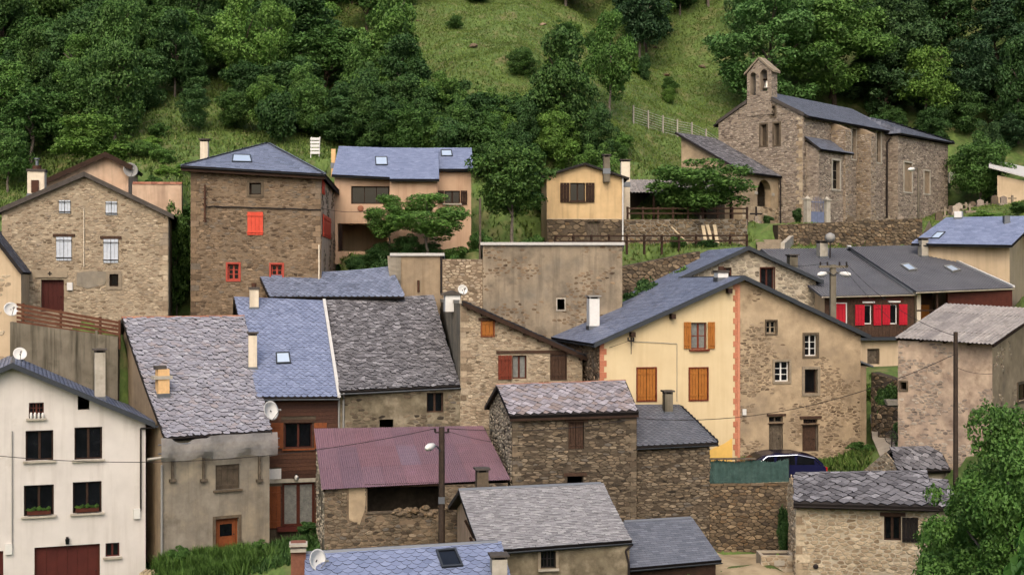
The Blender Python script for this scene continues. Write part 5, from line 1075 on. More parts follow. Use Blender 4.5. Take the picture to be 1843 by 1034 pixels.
# ================================================================ grey-roofed house with red shutters, and its neighbour
fr = frL(1484, 70, 12, 1645); zb = Zp(615, 70); ze = Zp(531, 69.6); tan = 0.33
h = thing('red_shutter_house', 'brown boarded house with bright red shutters and grey ribbed roof', 'house', fr.L(fr.w/2, 2, Zp(655, 70)))
rd, wp = M['red'], M['white_paint']
sp = [(1503,546,1522,584,'shut',dict(m=rd, n=1, nb=3, d=0.0, frame=wp)), (1556,548,1570,583,'win',dict(m=wp, nx=1)), (1538,548,1555,585,'leaf',dict(m=rd)), (1571,548,1585,585,'leaf',dict(m=rd)),
      (1602,547,1616,583,'win',dict(m=wp, nx=1)), (1587,548,1601,584,'leaf',dict(m=rd)), (1617,547,1632,584,'leaf',dict(m=rd)), (1552,542,1574,545,'box',dict(m=wp, p=0.05)), (1598,541,1620,544,'box',dict(m=wp, p=0.05))]
def ribs(hh, q, n_, m_):
    a, b, c, d = q; nrm = (b-a).cross(d-a).normalized(); nrm = nrm if nrm.z > 0 else -nrm
    ro_ = None; mb = MB(); mb.prism([p-nrm*0.1 for p in q], nrm*0.1); ro_ = mb.build('roof', m_, hh); rb_ = MB()
    for i in range(n_+1):
        s = i/n_; p0, p1 = a+(b-a)*s, d+(c-d)*s; x = (b-a).normalized(); rb_.prism([p0-x*0.018, p0+x*0.018, p0+x*0.012+nrm*0.03, p0-x*0.012+nrm*0.03], p1-p0)
    tag(rb_.build('rib', m_, ro_), kind='stuff'); return ro_
pts, pl = rp(fr, ze, tan, [(1479,532),(1646,528),(1527,446),(1370,448)], -0.4)
zt = ze+0.4*tan-0.1; hl, kp = openings(h, fr, sp); zm = fr.pix(1560, 606)[1]
uD = fr.pix(1500, 560)[0]
wf = wall(h, fr, [(0, zm), (fr.w, zm), (fr.w, zt), (0, zt)], M['wood_brown'], hl)
n_ = int(fr.w/0.2)
for i in range(n_):           # upright boards between the openings
    u0_, u1_ = i*fr.w/n_+0.005, (i+1)*fr.w/n_-0.005
    if any(a-0.01 < u1_ and b+0.01 > u0_ for a, b, c, d in kp): 
        z0_ = zm+0.02; z1_ = min([c for a, b, c, d in kp if a-0.01 < u1_ and b+0.01 > u0_])-0.02
    else: z0_, z1_ = zm+0.02, zt-0.02
    MB().fbox(fr, u0_, u1_, -0.02, 0.0, z0_, z1_).build('board', M['wood_old'], wf)
MB().fbox(fr, -0.1, fr.w+1.0, -0.25, 0.1, fr.pix(1560, 612)[1], zm).build('balcony_beam', M['zinc_dark'], h)
z5 = Zp(690, 70); f2 = fr.shift(0.12); hl2, kp2 = openings(h, f2, [(1561,627,1583,655,'door',dict(m=M['wood_grey'], nb=3))]); wall(h, f2, [(0, z5), (fr.w, z5), (fr.w, zm), (0, zm)], M['plaster_beige'], hl2)
vr = loc_uv(fr, pts[2])[1]; zr = pts[2].z; Dd = vr+3
for f_ in (fr.left(Dd), fr.right(Dd)):
    if f_.a < fr.a: pp = [(0, z5), (Dd, z5), (Dd, zt), (Dd-vr, zr-0.12), (0, zr-0.9)]
    else: pp = [(0, z5), (Dd, z5), (Dd, zr-0.9), (vr, zr-0.12), (0, zt)]
    wall(h, f_, pp, M['plaster_beige'])
FOOT.append((fr, fr.w, Dd, z5)); ribs(h, pts, 34, M['roof_metal']); hz = fr.n*3.2-V3((0,0,0.9)); MB().prism([pts[3], pts[2], pts[2]+hz, pts[3]+hz], V3((0,0,-0.1))).build('roof', M['roof_metal'], h)
gutter(h, pts[0]-V3((0,0,0.06))-fr.n*0.05, pts[1]-V3((0,0,0.06))-fr.n*0.05, 0.06, M['cream_paint'])
chimney(h, 1475, 1491, 433, 464, pl, M['concrete_light'], 'slab', rot=12); chimney(h, 1421, 1437, 458, 484, pl, M['concrete'], 'slab', rot=12)
mb = MB(); mb.prism([pts[1]-fr.e*0.1-V3((0,0,0.1)), pts[1]+fr.e*0.12-V3((0,0,0.1)), pts[1]+fr.e*0.12+V3((0,0,0.16)), pts[1]-fr.e*0.1+V3((0,0,0.16))], pts[2]-pts[1]); mb.build('parapet', M['flash'], h)
pE = pts[1]
f3 = Fr(fr.L(fr.w+0.15, 0, 0), 12, 0); k_ = (1822-CX)/F; f3.w = (k_*f3.o.y-f3.o.x)/(f3.e.x-k_*f3.e.y); fr = f3; ze3 = Zp(521, fr.o.y)
h = thing('grey_roof_house', 'wide house with grey ribbed roof, two roof windows and dark open balcony', 'house', fr.L(fr.w/2, 2, Zp(655, 71)))
pts, pl = rp(fr, ze3, tan, [(1649,524),(1824,517),(1656,441),(1529,444)], -0.4); zt = ze3+0.4*tan-0.1
ux = fr.pix(1706, 540)[0]; MB().fbox(fr, ux, fr.w, 0, 0.2, z5, zt).build('wall', M['wood_brown'], h); MB().fbox(fr, 0, ux, 1.6, 1.8, z5, zt+0.4).build('wall', M['wood_old'], h); MB().fbox(fr, 0, ux+0.1, -0.1, 1.7, Zp(600, 71), Zp(592, 71)).build('balcony_floor', M['wood_dark'], h); MB().fbox(fr, ux*0.62, ux*0.62+0.1, -0.05, 0.05, Zp(592, 71), zt+0.02).build('post', M['wood_old'], h)
MB().fbox(fr, 0, ux, -0.06, 0.02, Zp(592, 71)+0.95, Zp(592, 71)+1.03).build('rail', M['wood_dark'], h); MB().fbox(fr, 0.0, 0.22, -0.05, 0.3, z5, zt).build('corner_pier', M['cream_paint'], h)
FOOT.append((fr, fr.w, 8, z5)); a, b, c, d = rect(fr, 1652, 548, 1672, 582, 1.6); leaf(h, fr, a, b, c, d, 1.58, M['wood_orange'])
ribs(h, pts, 34, M['roof_metal']); MB().prism([pts[3], pts[2], pts[2]+hz, pts[3]+hz], V3((0,0,-0.1))).build('roof', M['roof_metal'], h)
gutter(h, pts[0]-V3((0,0,0.06))-fr.n*0.05, pts[1]-V3((0,0,0.06))-fr.n*0.05, 0.06, M['cream_paint'])
wall(h, fr.right(8), [(0, z5), (8, z5), (8, zt+2.2), (0, zt)], M['plaster_beige']); MB().fbox(fr, ux, fr.w, 0.2, 8, z5, z5+0.5).build('floor_slab', M['concrete'], h)
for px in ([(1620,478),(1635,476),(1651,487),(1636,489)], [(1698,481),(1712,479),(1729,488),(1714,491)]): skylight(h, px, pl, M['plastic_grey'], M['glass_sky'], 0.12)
chimney(h, 1658, 1672, 428, 463, pl, M['concrete_light'], 'slab', rot=12)
mb = MB(); mb.prism([pts[1]-fr.e*0.04, pts[1]+fr.e*0.1, pts[1]+fr.e*0.1+V3((0,0,0.1)), pts[1]-fr.e*0.04+V3((0,0,0.1))], pts[2]-pts[1]); mb.build('verge', M['flash'], h)
# ================================================================ blue-roofed beige house, upper right
fr = frL(1652, 77.5, -30, 1817); zb = Zp(560, 76); ze = Zp(438, 77); tan = 0.5
h = thing('beige_house', 'beige rendered house with smooth blue slate roof at the cemetery foot', 'house', fr.L(fr.w/2, 2, Zp(530, 76)))
r = side_house(h, fr, zb, ze, tan, [(1640,438),(1821,441)], [(1706,391),(1875,388)], M['plaster_beige'], (), v0=-0.35, backrun=3, rk=dict(m=M['slate_blue'], shape='rect', W=0.3, ex=0.18, npiece=0, th=0.008, seed=121))
skylight(h, [(1674,430),(1690,430),(1702,418),(1687,418)], r['pl']); chimney(h, 1717, 1731, 380, 394, r['pl'], M['white_paint'], None, rot=-30); gutter(h, r['pts'][0]-V3((0,0,0.08))-fr.n*0.06, r['pts'][1]-V3((0,0,0.08))-fr.n*0.06, 0.06, M['zinc_dark'])
chimney(h, 1808, 1818, 388, 402, r['pl'], M['zinc'], None, rot=0, dk=0.3)
# ================================================================ corrugated fibre roof house, right edge
fr = frL(1616, 57, -35, 1786); zb = Zp(850, 57); ze = Zp(609, 57); tan = 0.24
h = thing('fibre_roof_house', 'rough pink plastered house with grey corrugated roof beside the road', 'house', fr.L(fr.w/2, 2, Zp(745, 55.5)))
r = side_house(h, fr, zb, ze, tan, [(1609,608),(1787,620)], [(1702,546),(1880,556)], M['plaster_old_b'], [(1620,687,1632,701,'hole',dict(surr=M['dark_trim'], sw=0.06))], v0=-0.25, backrun=3, tanb=0.24, rspecs=[(1832,690,1850,720,'win',dict(m=M['wood_dark'], nx=1, surr=M['dark_trim'], sw=0.12))], sidem=M['plaster_old'], rk=dict(sheets=(M['fibre'], 8, 4), pitch=0.16, amp=0.022))
mk2 = lambda u, z: noise.noise(V3((u*0.8, z*0.8, 4.4)))+0.5*noise.noise(V3((u*2.5, z*2.5, 8.1))) > 0.12
stones(r['wall'], fr, r['poly'], M['stone_church'], r['keep'], 0.24, 0.12, 0.016, seed=131, npiece=250, mask=lambda u, z: mk2(u, z) or noise.noise(V3((u*0.9, z*0.9, 2.5)))-0.12*(z-zb-2.5) > -0.05, keep=0.8); stones(r['rwall'], r['fg'], [(0, zb), (6, zb), (6, r['zt']), (0, r['zt'])], M['stone_ochre'], r['rkeep'], 0.24, 0.12, 0.01, seed=132, keep=0.7, npiece=80, mask=lambda u, z: mk2(u+20, z) and noise.noise(V3((u, z, 1))) > 0)
B['fibre'] = (fr, r); FOOT[-1] = FOOT[-1][:3]+(Zp(812, 56),)
# ================================================================ stone barn in the middle
fr = frL(921, 54.4, 11, 1146); zb = Zp(985, 54.4); ze = Zp(747, 54.1); tan = 0.40
h = thing('stone_barn', 'rubble stone barn with mottled pinkish lozenge slates and weathered shutters', 'barn', fr.L(fr.w/2, 2, Zp(960, 54.6)))
sp = [(1023,759,1051,808,'shut',dict(m=M['wood_old'], n=2, nb=3, d=0.12, lintel=M['wood_old'])), (1021,856,1049,874,'hole',dict(lintel=M['wood_old']))]
r = side_house(h, fr, zb, ze, tan, [(918,748),(1150,741)], [(893,692),(1126,684)], M['mortar_dark'], sp, v0=-0.25, backrun=2.7, rk=dict(m=M['slate_mixed'], shape='diamond', W=0.34, ex=0.2, th=0.018, rough=0.15, jit=0.8, npiece=300, seed=141))
stones(r['wall'], fr, r['poly'], M['stone_dark'], r['keep'], 0.3, 0.105, 0.035, seed=142, gap=0.008)
stones(r['lwall'], r['fl'], [(0, zb), (r['D'], zb), (r['D'], r['zt']), (r['D']-r['vr'], r['zr']-0.14), (0, r['lpoly'][4][1])], M['stone_grey'], (), 0.3, 0.15, 0.03, seed=143, npiece=150)
ridgecap(h, r['pts'][3], r['pts'][2], M['tile_red'], 0.07, 16)
MB().prism([r['pts'][0]-V3((0,0,0.22)), r['pts'][0]-V3((0,0,0.12)), r['pts'][0]-V3((0,0,0.12))+fr.n*0.05, r['pts'][0]-V3((0,0,0.22))+fr.n*0.05], r['pts'][1]-r['pts'][0]).build('fascia', M['wood_dark'], h)
B['stonebarn'] = (fr, r); fB = fr; quoins(r['wall'], fr, 0.01, 1, zb, r['zt']-0.05, M['stone_dark'], seed=7, hq=0.2); quoins(r['wall'], fr, fr.w-0.01, -1, zb, r['zt']-0.05, M['stone_dark'], seed=8, hq=0.2)
# grey annex
fr = Fr(fB.L(fB.w+0.03, 0.12, 0), 11, 0); k_ = (1277-CX)/F; fr.w = (k_*fr.o.y-fr.o.x)/(fr.e.x-k_*fr.e.y); zb = Zp(990, 55); ze = Zp(803, fr.o.y-0.2); tan = 0.34
h = thing('grey_annex', 'low stone annex with smooth grey slate roof against the stone barn', 'annex', fr.L(fr.w/2, 2, Zp(968, 55)))
q, pl = rp(fr, ze, tan, [(1147,804),(1293,797),(1221,728),(1146,728)], -0.25); roof(h, q, M['slate_grey'], 'scale', W=0.26, ex=0.17, th=0.008, npiece=0, seed=151); zt = ze+0.25*tan-0.12
vr = loc_uv(fr, q[2])[1]
wl = wall(h, fr, [(0, zb), (fr.w, zb), (fr.w, zt), (0, zt)], M['mortar_dark']); stones(wl, fr, [(0, zb), (fr.w, zb), (fr.w, zt), (0, zt)], M['stone_dark'], (), 0.3, 0.105, 0.035, seed=152, gap=0.008)
fg = fr.right(vr); pg = [(0, zb), (vr, zb), (vr, zt+0.35), (0, zt)]; wl = wall(h, fg, pg, M['mortar_dark']); stones(wl, fg, pg, M['stone_dark'], (), 0.34, 0.13, 0.04, seed=153, npiece=60)
rr = q[2]; q5 = [q[1], fr.L(fr.w+0.3, vr, ze+0.02), rr, rr]; roof(h, q5, M['slate_grey'], 'scale', W=0.26, ex=0.17, npiece=0)
chimney(h, 1196, 1212, 703, 744, pl, M['concrete'], 'slab', rot=11); gutter(h, q[0]-V3((0,0,0.07))-fr.n*0.05, q[1]-V3((0,0,0.07))-fr.n*0.05, 0.05, M['zinc_dark'])
fA = fr; FOOT.append((fr, fr.w, vr, zb))
# retaining wall along the lane
fr = Fr(fA.L(fA.w+0.02, 0.06, 0), 3, 0); k_ = (1424-CX)/F; fr.w = (k_*fr.o.y-fr.o.x)/(fr.e.x-k_*fr.e.y); zb = Zp(1020, 55); zt = fr.pix(1340, 873)[1]
h = thing('retaining_wall', 'tall dry stone retaining wall below the green screened terrace', 'wall', fr.L(fr.w/2, 0.3, Zp(990, 55)))
wl = MB().fbox(fr, 0, fr.w, 0, 0.6, zb, zt).build('wall', M['mortar_dark'], h); stones(wl, fr, [(0, zb), (fr.w, zb), (fr.w, zt), (0, zt)], M['stone_wall'], (), 0.28, 0.14, 0.04, seed=161, gap=0.008, keep=0.98)
stones(wl, fr.right(0.6), [(0, zb), (0.6, zb), (0.6, zt), (0, zt)], M['stone_wall'], (), 0.3, 0.18, 0.04, seed=162, npiece=20)
n_ = int(fr.w/0.5)
for i in range(n_): MB().fbox(fr, i*fr.w/n_+0.01, (i+1)*fr.w/n_-0.01, -0.06, 0.5, zt, zt+0.07+0.02*(i % 2)).build('coping_stone', M['stone_wall'], h)
fW = fr; EDGE = [(fr, 0.02, 0.75, Zp(1003, 56), zt-0.05)]
t = thing('screen_fence', 'green reed screen fence along the top of the stone wall', 'fence', fr.L(fr.w/2, 0.2, zt+0.08)); zf = fr.pix(1340, 829)[1]; rnd = random.Random(8)
mb = MB(); n_ = 110; L_ = fr.w-0.1
for i in range(n_):
    u = 0.03+L_*i/n_; mb.fbox(fr, u, u+L_/n_*0.93, 0.12+0.02*math.sin(i*0.7), 0.15+0.02*math.sin(i*0.7), zt+0.08, zf+rnd.uniform(-0.05, 0.03)+0.05*math.sin(i*0.13))
tag(mb.build('reeds', M['green_net'], t), kind='stuff')
for i in range(4): u = 0.05+L_*i/3; MB().tube(fr.L(u, 0.24, zt), fr.L(u, 0.24, zf+0.06), 0.03).build('post', M['iron'], t)
t = tag(MB().fbox(fr, 0.02, 2.0, -0.02, 0.34, zf+0.06, zf+0.1).build('fence_board', M['wood_grey'], None), 'thin grey board lying on the green reed screen', 'board')
# ================================================================ purple corrugated barn
fr = frL(584, 52.3, 12, 914); zb = Zp(1010, 52.3); ze = Zp(881, 52.0); tan = 0.35
h = thing('red_roof_barn', 'stone barn with faded purple red corrugated sheet roof and wide dark opening', 'barn', fr.L(fr.w/2, 2, Zp(985, 52.6)))
sp = [(661,874,792,919,'hole')]
r = side_house(h, fr, zb, ze, tan, [(579,881),(919,863)], [(565,771),(869,766)], M['mortar_brown'], sp, v0=-0.3, backrun=0.15, tanb=0.3, thick=0.1, sidem=M['plaster_moss'], rk=dict(sheets=(M['corr_red'], 9, 3), pitch=0.085, amp=0.014), backroof=False)
a, b, c, d = rect(fr, 661, 874, 792, 919); uP = fr.pix(655, 900)[0]
stones(r['wall'], fr, r['poly'], M['stone_dark'], r['keep']+[(0.9, uP, c-0.3, r['zt'])], 0.28, 0.13, 0.04, seed=171, gap=0.008)
stones(r['lwall'], r['fl'], r['lpoly'][:2]+[(r['D'], r['zt']), (r['D']-r['vr'], r['zr']-0.1)], M['stone_grey'], (), 0.3, 0.16, 0.03, seed=172, npiece=80, mask=lambda u, z: noise.noise(V3((u, z, 3))) > -0.1)
rnd = random.Random(5)
for i in range(46):            # loose rubble along the broken sill
    u = a+(b-a)*(0.3+0.75*rnd.random()); z = c-0.05+rnd.uniform(-0.18, 0.16)*(0.4+1.2*(u-a)/(b-a)*0.7); s = rnd.uniform(0.08, 0.17)
    pts = [V3((rnd.uniform(-1, 1)*s, rnd.uniform(-1, 1)*s*0.8, rnd.uniform(-1, 1)*s*0.7)) for _ in range(9)]
    g = MB(); c0 = fr.L(u, rnd.uniform(-0.08, 0.2), z); n8 = 7
    g.lathe(c0-V3((0,0,s*0.5)), (rnd.uniform(-.3,.3), rnd.uniform(-.3,.3), 1), [(0, s*0.5), (s*0.35, s*rnd.uniform(0.9,1.1)), (s*0.8, s*rnd.uniform(0.7,1)), (s*1.1, s*0.35)], n8); g.build('rubble', M['stone_wall'], h)
pA = rect(fr, 610, 884, 652, 930); MB().prism([fr.L(u, -0.02, z) for u, z in ((0.95, pA[2]-0.1), (pA[1]-0.1, pA[2]-0.3), (pA[1]+0.1, pA[2]+0.3), (pA[1]+0.15, r['zt']), (0.95, r['zt']))], fr.n*0.03).build('plaster_patch', M['plaster_old'], h)
MB().fbox(fr, a-0.1, b+0.1, -0.04, 0.25, d-0.02, d+0.12).build('lintel', M['wood_dark'], h); MB().fbox(fr, a, a+1.1, -0.08, 0.15, c-0.05, c+0.01).build('sill', M['wood_grey'], h)
MB().fbox(fr, a-0.5, b+0.5, 2.6, 2.7, zb, r['zt']+0.3).build('inner_wall', M['mortar_dark'], h)
B['red'] = (fr, r)
# ================================================================ slate tiled house in front
fr = frL(872, 46.6, 11, 1133); zb = Zp(1110, 46.6); ze = Zp(992, 46.3); tan = 0.38
h = thing('tiled_roof_house', 'grey rendered house with pale mottled rectangular slates and grilled window', 'house', fr.L(fr.w/2, 2, Zp(1100, 46.8)))
sp = [(973,990,1000,1022,'win',dict(m=M['iron'], nx=4, ny=2, fw=0.03, surr=M['grey_trim'], sw=0.1, sill=M['concrete_light']))]
r = side_house(h, fr, zb, ze, tan, [(865,992),(1138,972)], [(825,881),(1086,869)], M['plaster_moss'], sp, v0=-0.35, backrun=2.5, sidem=M['plaster_pink'], rk=dict(m=M['slate_tile'], shape='rect', W=0.22, ex=0.115, th=0.012, rough=0.08, jit=0.5, npiece=300, seed=181, sag=0.04))
gutter(h, r['pts'][0]-V3((0,0,0.08))-fr.n*0.06, r['pts'][1]-V3((0,0,0.08))-fr.n*0.06, 0.06, M['zinc_dark']); ridgecap(h, r['pts'][3]+V3((0,0,0.03)), r['pts'][2]+V3((0,0,0.03)), M['zinc'], 0.07)
pipe(h, [r['pts'][1]-V3((0,0,0.12))-fr.n*0.06, r['pts'][1]-V3((0,0,0.35))-fr.e*0.25, fr.L(fr.w-0.05, -0.08, ze-0.65), fr.L(fr.w-0.05, -0.08, zb)], 0.04, M['iron'])
chimney(h, 858, 880, 843, 884, (r['pts'][3]+fr.n*0.8-V3((0,0,0.3)), V3((0,-1,0))), M['dark_trim'], 'slab', rot=11, dk=1.4)
mb = MB()
for v in (0.2, 1.2, 2.3): z = ze+(v+0.35)*tan-0.3; mb.tube(fr.L(0, v, z-0.7), fr.L(-0.32, v, z-0.05), 0.05)
mb.build('brace', M['wood_dark'], h); fT = fr
# dark slate annex to its right
fr = Fr(fT.L(fT.w+0.02, 0.5, 0), 11, 0); k_ = (1288-CX)/F; fr.w = (k_*fr.o.y-fr.o.x)/(fr.e.x-k_*fr.e.y); zb = Zp(1110, 48); ze = Zp(1022, fr.o.y-0.3); tan = 0.34
h = thing('dark_slate_annex', 'low annex with dark blue grey slate roof above the lane', 'annex', fr.L(fr.w/2, 1.5, Zp(1100, 48)))
r = side_house(h, fr, zb, ze, tan, [(1108,1024),(1299,1007)], [(1123,938),(1246,931)], M['wood_dark'], (), v0=-0.3, backrun=0.6, rk=dict(m=M['slate_grey'], shape='rect', W=0.26, ex=0.15, th=0.008, npiece=0, seed=191)); gutter(h, r['pts'][0]-V3((0,0,0.08))-fr.n*0.06, r['pts'][1]-V3((0,0,0.08))-fr.n*0.06, 0.05, M['zinc_dark']); ridgecap(h, r['pts'][3]+V3((0,0,0.03)), r['pts'][2]+V3((0,0,0.03)), M['zinc'], 0.06)
# ================================================================ blue scale slate roof at the bottom
fr = frL(550, 42.2, 9, 930); zb = Zp(1260, 42); ze = Zp(1118, 41.9); tan = 0.5
h = thing('blue_slate_house', 'low house with blue scale slates, one skylight and two chimneys', 'house', fr.L(fr.w/2, 2, zb+0.2))
r = side_house(h, fr, zb, ze, tan, [(548,1120),(935,1090)], [(549,995),(902,974)], M['plaster_beige'], (), v0=-0.3, backrun=2.2, rk=dict(m=M['slate_blue'], shape='scale', W=0.36, ex=0.2, th=0.022, npiece=300, seed=201, jit=0.3)); pl = r['pl']
ridgecap(h, r['pts'][3]+V3((0,0,0.03)), r['pts'][2]+V3((0,0,0.03)), M['zinc'], 0.08); skylight(h, [(795,1024),(834,1021),(820,989),(784,992)], pl, M['zinc_dark'], M['glass'], 0.12, 0.07)
chimney(h, 885, 914, 999, 1042, pl, M['concrete_light'], 'slab', rot=9)
ch = chimney(h, 523, 551, 976, 1050, (r['pts'][3]-fr.n*0.4, V3((0,-1,0))), M['brick'], None, rot=9, dk=2)
p = P(537, 976, r['pts'][3].y-0.35); f4 = Fr((p.x, p.y, 0), 9, 0); MB().fbox(f4, -0.3, 0.3, -0.3, 0.3, p.z-0.08, p.z+0.0).build('chimney_cap', M['concrete_light'], ch); MB().fbox(f4, -0.26, 0.26, -0.2, 0.25, p.z-0.28, p.z-0.16).build('chimney_collar', M['concrete_light'], ch)
c = ray(572, 1020, *pl)+V3((0,0,0.25)); dish('white satellite dish on the blue scale slates by the brick chimney', c, (0.75, -0.6, 0.2), 0.36, None, [c+V3((-0.15,0.1,-0.2)), c+V3((-0.15,0.1,-0.7))])
# ================================================================ pale stone cottage, bottom right
fr = frL(1432, 50.0, -8, 1672); zb = Zp(1075, 50); ze = Zp(905, 49.7); tan = 0.36
h = thing('pale_stone_cottage', 'low cottage of pale mortared rubble with dark lichen slates and one black shutter', 'cottage', fr.L(fr.w/2, 2, Zp(1040, 50)))
sp = [(1591,928,1622,972,'win',dict(m=M['wood_dark'], nx=2, d=0.1, lintel=M['wood_old'])), (1623,930,1652,974,'leaf',dict(m=M['black'], nb=4))]
r = side_house(h, fr, zb, ze, tan, [(1428,905),(1690,912)], [(1431,850),(1668,846)], M['mortar_pale'], sp, v0=-0.3, backrun=2.6, rk=dict(m=M['slate_rough_dark'], shape='diamond', W=0.4, ex=0.22, th=0.02, rough=0.25, jit=1.0, npiece=300, seed=211))
stones(r['wall'], fr, r['poly'], M['stone_pale'], r['keep'], 0.27, 0.14, 0.03, gap=0.014, seed=212, keep=0.97); stones(r['lwall'], r['fl'], r['lpoly'], M['stone_pale'], (), 0.27, 0.14, 0.03, gap=0.014, seed=213, npiece=60)
gutter(h, r['pts'][0]-V3((0,0,0.1))-fr.n*0.06, r['pts'][1]-V3((0,0,0.1))-fr.n*0.06, 0.07, M['iron'])
q = [fr.L(fr.w-0.15, 0.25, ze-0.12), fr.L(fr.w+1.1, 0.25, ze-0.2), fr.L(fr.w+1.1, 2.4, ze+0.6), fr.L(fr.w-0.15, 2.4, ze+0.68)]; roof(h, q, M['slate_rough_dark'], 'diamond', 0.4, 0.22, 0.02, 0.2, 20, jit=1.0, name='lean_to_roof'); MB().fbox(fr, fr.w+0.02, fr.w+0.95, 0.6, 2.4, zb, ze-0.1).build('lean_to_wall', M['mortar_pale'], h)
u, z = fr.pix(1468, 1018); MB().lathe(fr.L(u, -0.03, z), -fr.n, [(0, .1), (.06, .09), (.07, .05)], 10).build('pipe_end', M['iron'], h); B['cott'] = (fr, r); quoins(r['wall'], fr, 0.01, 1, zb, r['zt']-0.05, M['stone_pale'], seed=9)
# little gable behind it
fr = frL(1622, 54.6, 20, 1705); zb = Zp(905, 54.6); ze = Zp(847, 54.3)
h = thing('little_stone_shed', 'little stone shed with low lichen slate roof beside the concrete road', 'shed', fr.L(fr.w/2, 1, zb+0.3))
r = side_house(h, fr, zb, ze, 0.62, [(1618,848),(1712,846)], [(1606,804),(1690,802)], M['mortar_pale'], (), v0=-0.25, backrun=1.6, rk=dict(m=M['slate_rough_dark'], shape='diamond', W=0.34, ex=0.2, th=0.02, rough=0.25, jit=1.0, npiece=150, seed=222)); stones(r['lwall'], r['fl'], r['lpoly'], M['stone_pale'], (), 0.28, 0.15, 0.03, seed=221, npiece=60)
p = P(1604, 850, 56.3); t = thing('grid_antenna', 'wire grid dish antenna on a pole by the little stone shed', 'antenna', V3((p.x, p.y, Zp(852, 56.3)))); c = P(1605, 787, 56.3)
MB().tube(P(1604, 870, 56.3), c, 0.03).build('pole', M['iron'], t); mb = MB(); f_ = Fr((c.x, c.y, 0), -10, 0); rr = 0.27
for i in range(-4, 5):
    w_ = rr*math.sqrt(max(0, 1-(i/4.4)**2)); mb.tube(f_.L(-w_, 0.12*(i/4)**2, c.z+i*rr/4), f_.L(w_, 0.12*(i/4)**2, c.z+i*rr/4), 0.012, None, 5)
ring = [f_.L(rr*math.cos(k*math.pi/8), 0.1, c.z+rr*math.sin(k*math.pi/8)) for k in range(17)]; mb.path(ring, 0.015, 5); mb.tube(f_.L(0, 0, c.z-rr), f_.L(0, 0, c.z+rr), 0.012, None, 5); mb.build('grid', M['iron'], t)
# ================================================================ left edge: plastered house, retaining wall, slat fence
fr = frR(38, 60.5, 14, 5.5); zb = Zp(660, 60)
h = thing('edge_plaster_house', 'weathered plastered house corner above the stained concrete wall', 'house', fr.L(fr.w/2, 2, zb+0.3)); zR = fr.pix(38, 490)[1]; zA = fr.pix(-20, 415)[1]
r = gable_house(h, fr, zb, (0, zA-2.0), (fr.pix(-20, 415)[0], zA), (fr.w, zR), 5.0, M['plaster_beige'], (), of=0.2, os_=0.1, rk=dict(m=M['slate_rough_dark'], shape='rect', W=0.3, ex=0.2, npiece=0)); p_ = [(fr.w-1.2, zb), (fr.w, zb), (fr.w, zR-0.1), (fr.w-1.2, zR-0.1)]
stones(r['wall'], fr, p_, M['stone_pale'], (), 0.4, 0.22, 0.02, seed=231, npiece=30, mask=lambda u, z: noise.noise(V3((u, z, 6))) > 0.15)
c = P(20, 556, 59.6); dish('white satellite dish fixed to the plastered house above the concrete wall', c, (0.55, -0.7, 0.3), 0.32, None, [c+V3((-0.2, 0.5, 0.0)), c+V3((-0.25, 1.2, 0))])
fr = frL(18, 58.6, 4, 212); zb = Zp(760, 58.6); zt = fr.pix(100, 582)[1]; zt2 = fr.pix(212, 606)[1]
h = thing('concrete_wall', 'stained grey concrete retaining wall under the slat fence', 'wall', fr.L(fr.w/2, 0.2, zb+0.5))
MB().prism([fr.L(0, 0, zb), fr.L(fr.w, 0, zb), fr.L(fr.w, 0, zt2), fr.L(0, 0, zt+0.08)], fr.n*0.4).build('wall', M['concrete'], h)
for i in range(1, 5): MB().fbox(fr, fr.w*i/5-0.05, fr.w*i/5+0.05, -0.02, 0.01, zb, zt-0.3).build('wall_rib', M['concrete'], h)
EDGE.append((fr, 0.02, 0.5, Zp(745, 58.4), zt2+0.02)); t = thing('slat_fence', 'reddish brown horizontal slat fence on the concrete retaining wall', 'fence', fr.L(fr.w/2, 0.2, zt)); za_, zb_ = fr.pix(28, 545)[1], fr.pix(213, 578)[1]
for i in range(5):
    o_ = -0.19*i; MB().prism([fr.L(0.25, 0.1, za_+o_), fr.L(fr.w+0.02, 0.1, zb_+o_*0.9), fr.L(fr.w+0.02, 0.1, zb_+o_*0.9-0.12), fr.L(0.25, 0.1, za_+o_-0.12)], fr.n*0.03).build('slat', M['wood_fence'], t)
for f in (0.06, 0.42, 0.8, 0.985): u = 0.2+fr.w*f*0.97; z = za_+(zb_-za_)*f; MB().fbox(fr, u, u+0.09, 0.135, 0.22, z-1.25, z+0.04).build('post', M['wood_fence'], t)
c = P(36, 636, 57.2); dish('round white dish lying low by the concrete wall foot', c, (0.4, -0.75, 0.4), 0.28, None, [c+V3((0.05, 0.15, -0.3)), c+V3((0.05, 0.3, -0.8))])
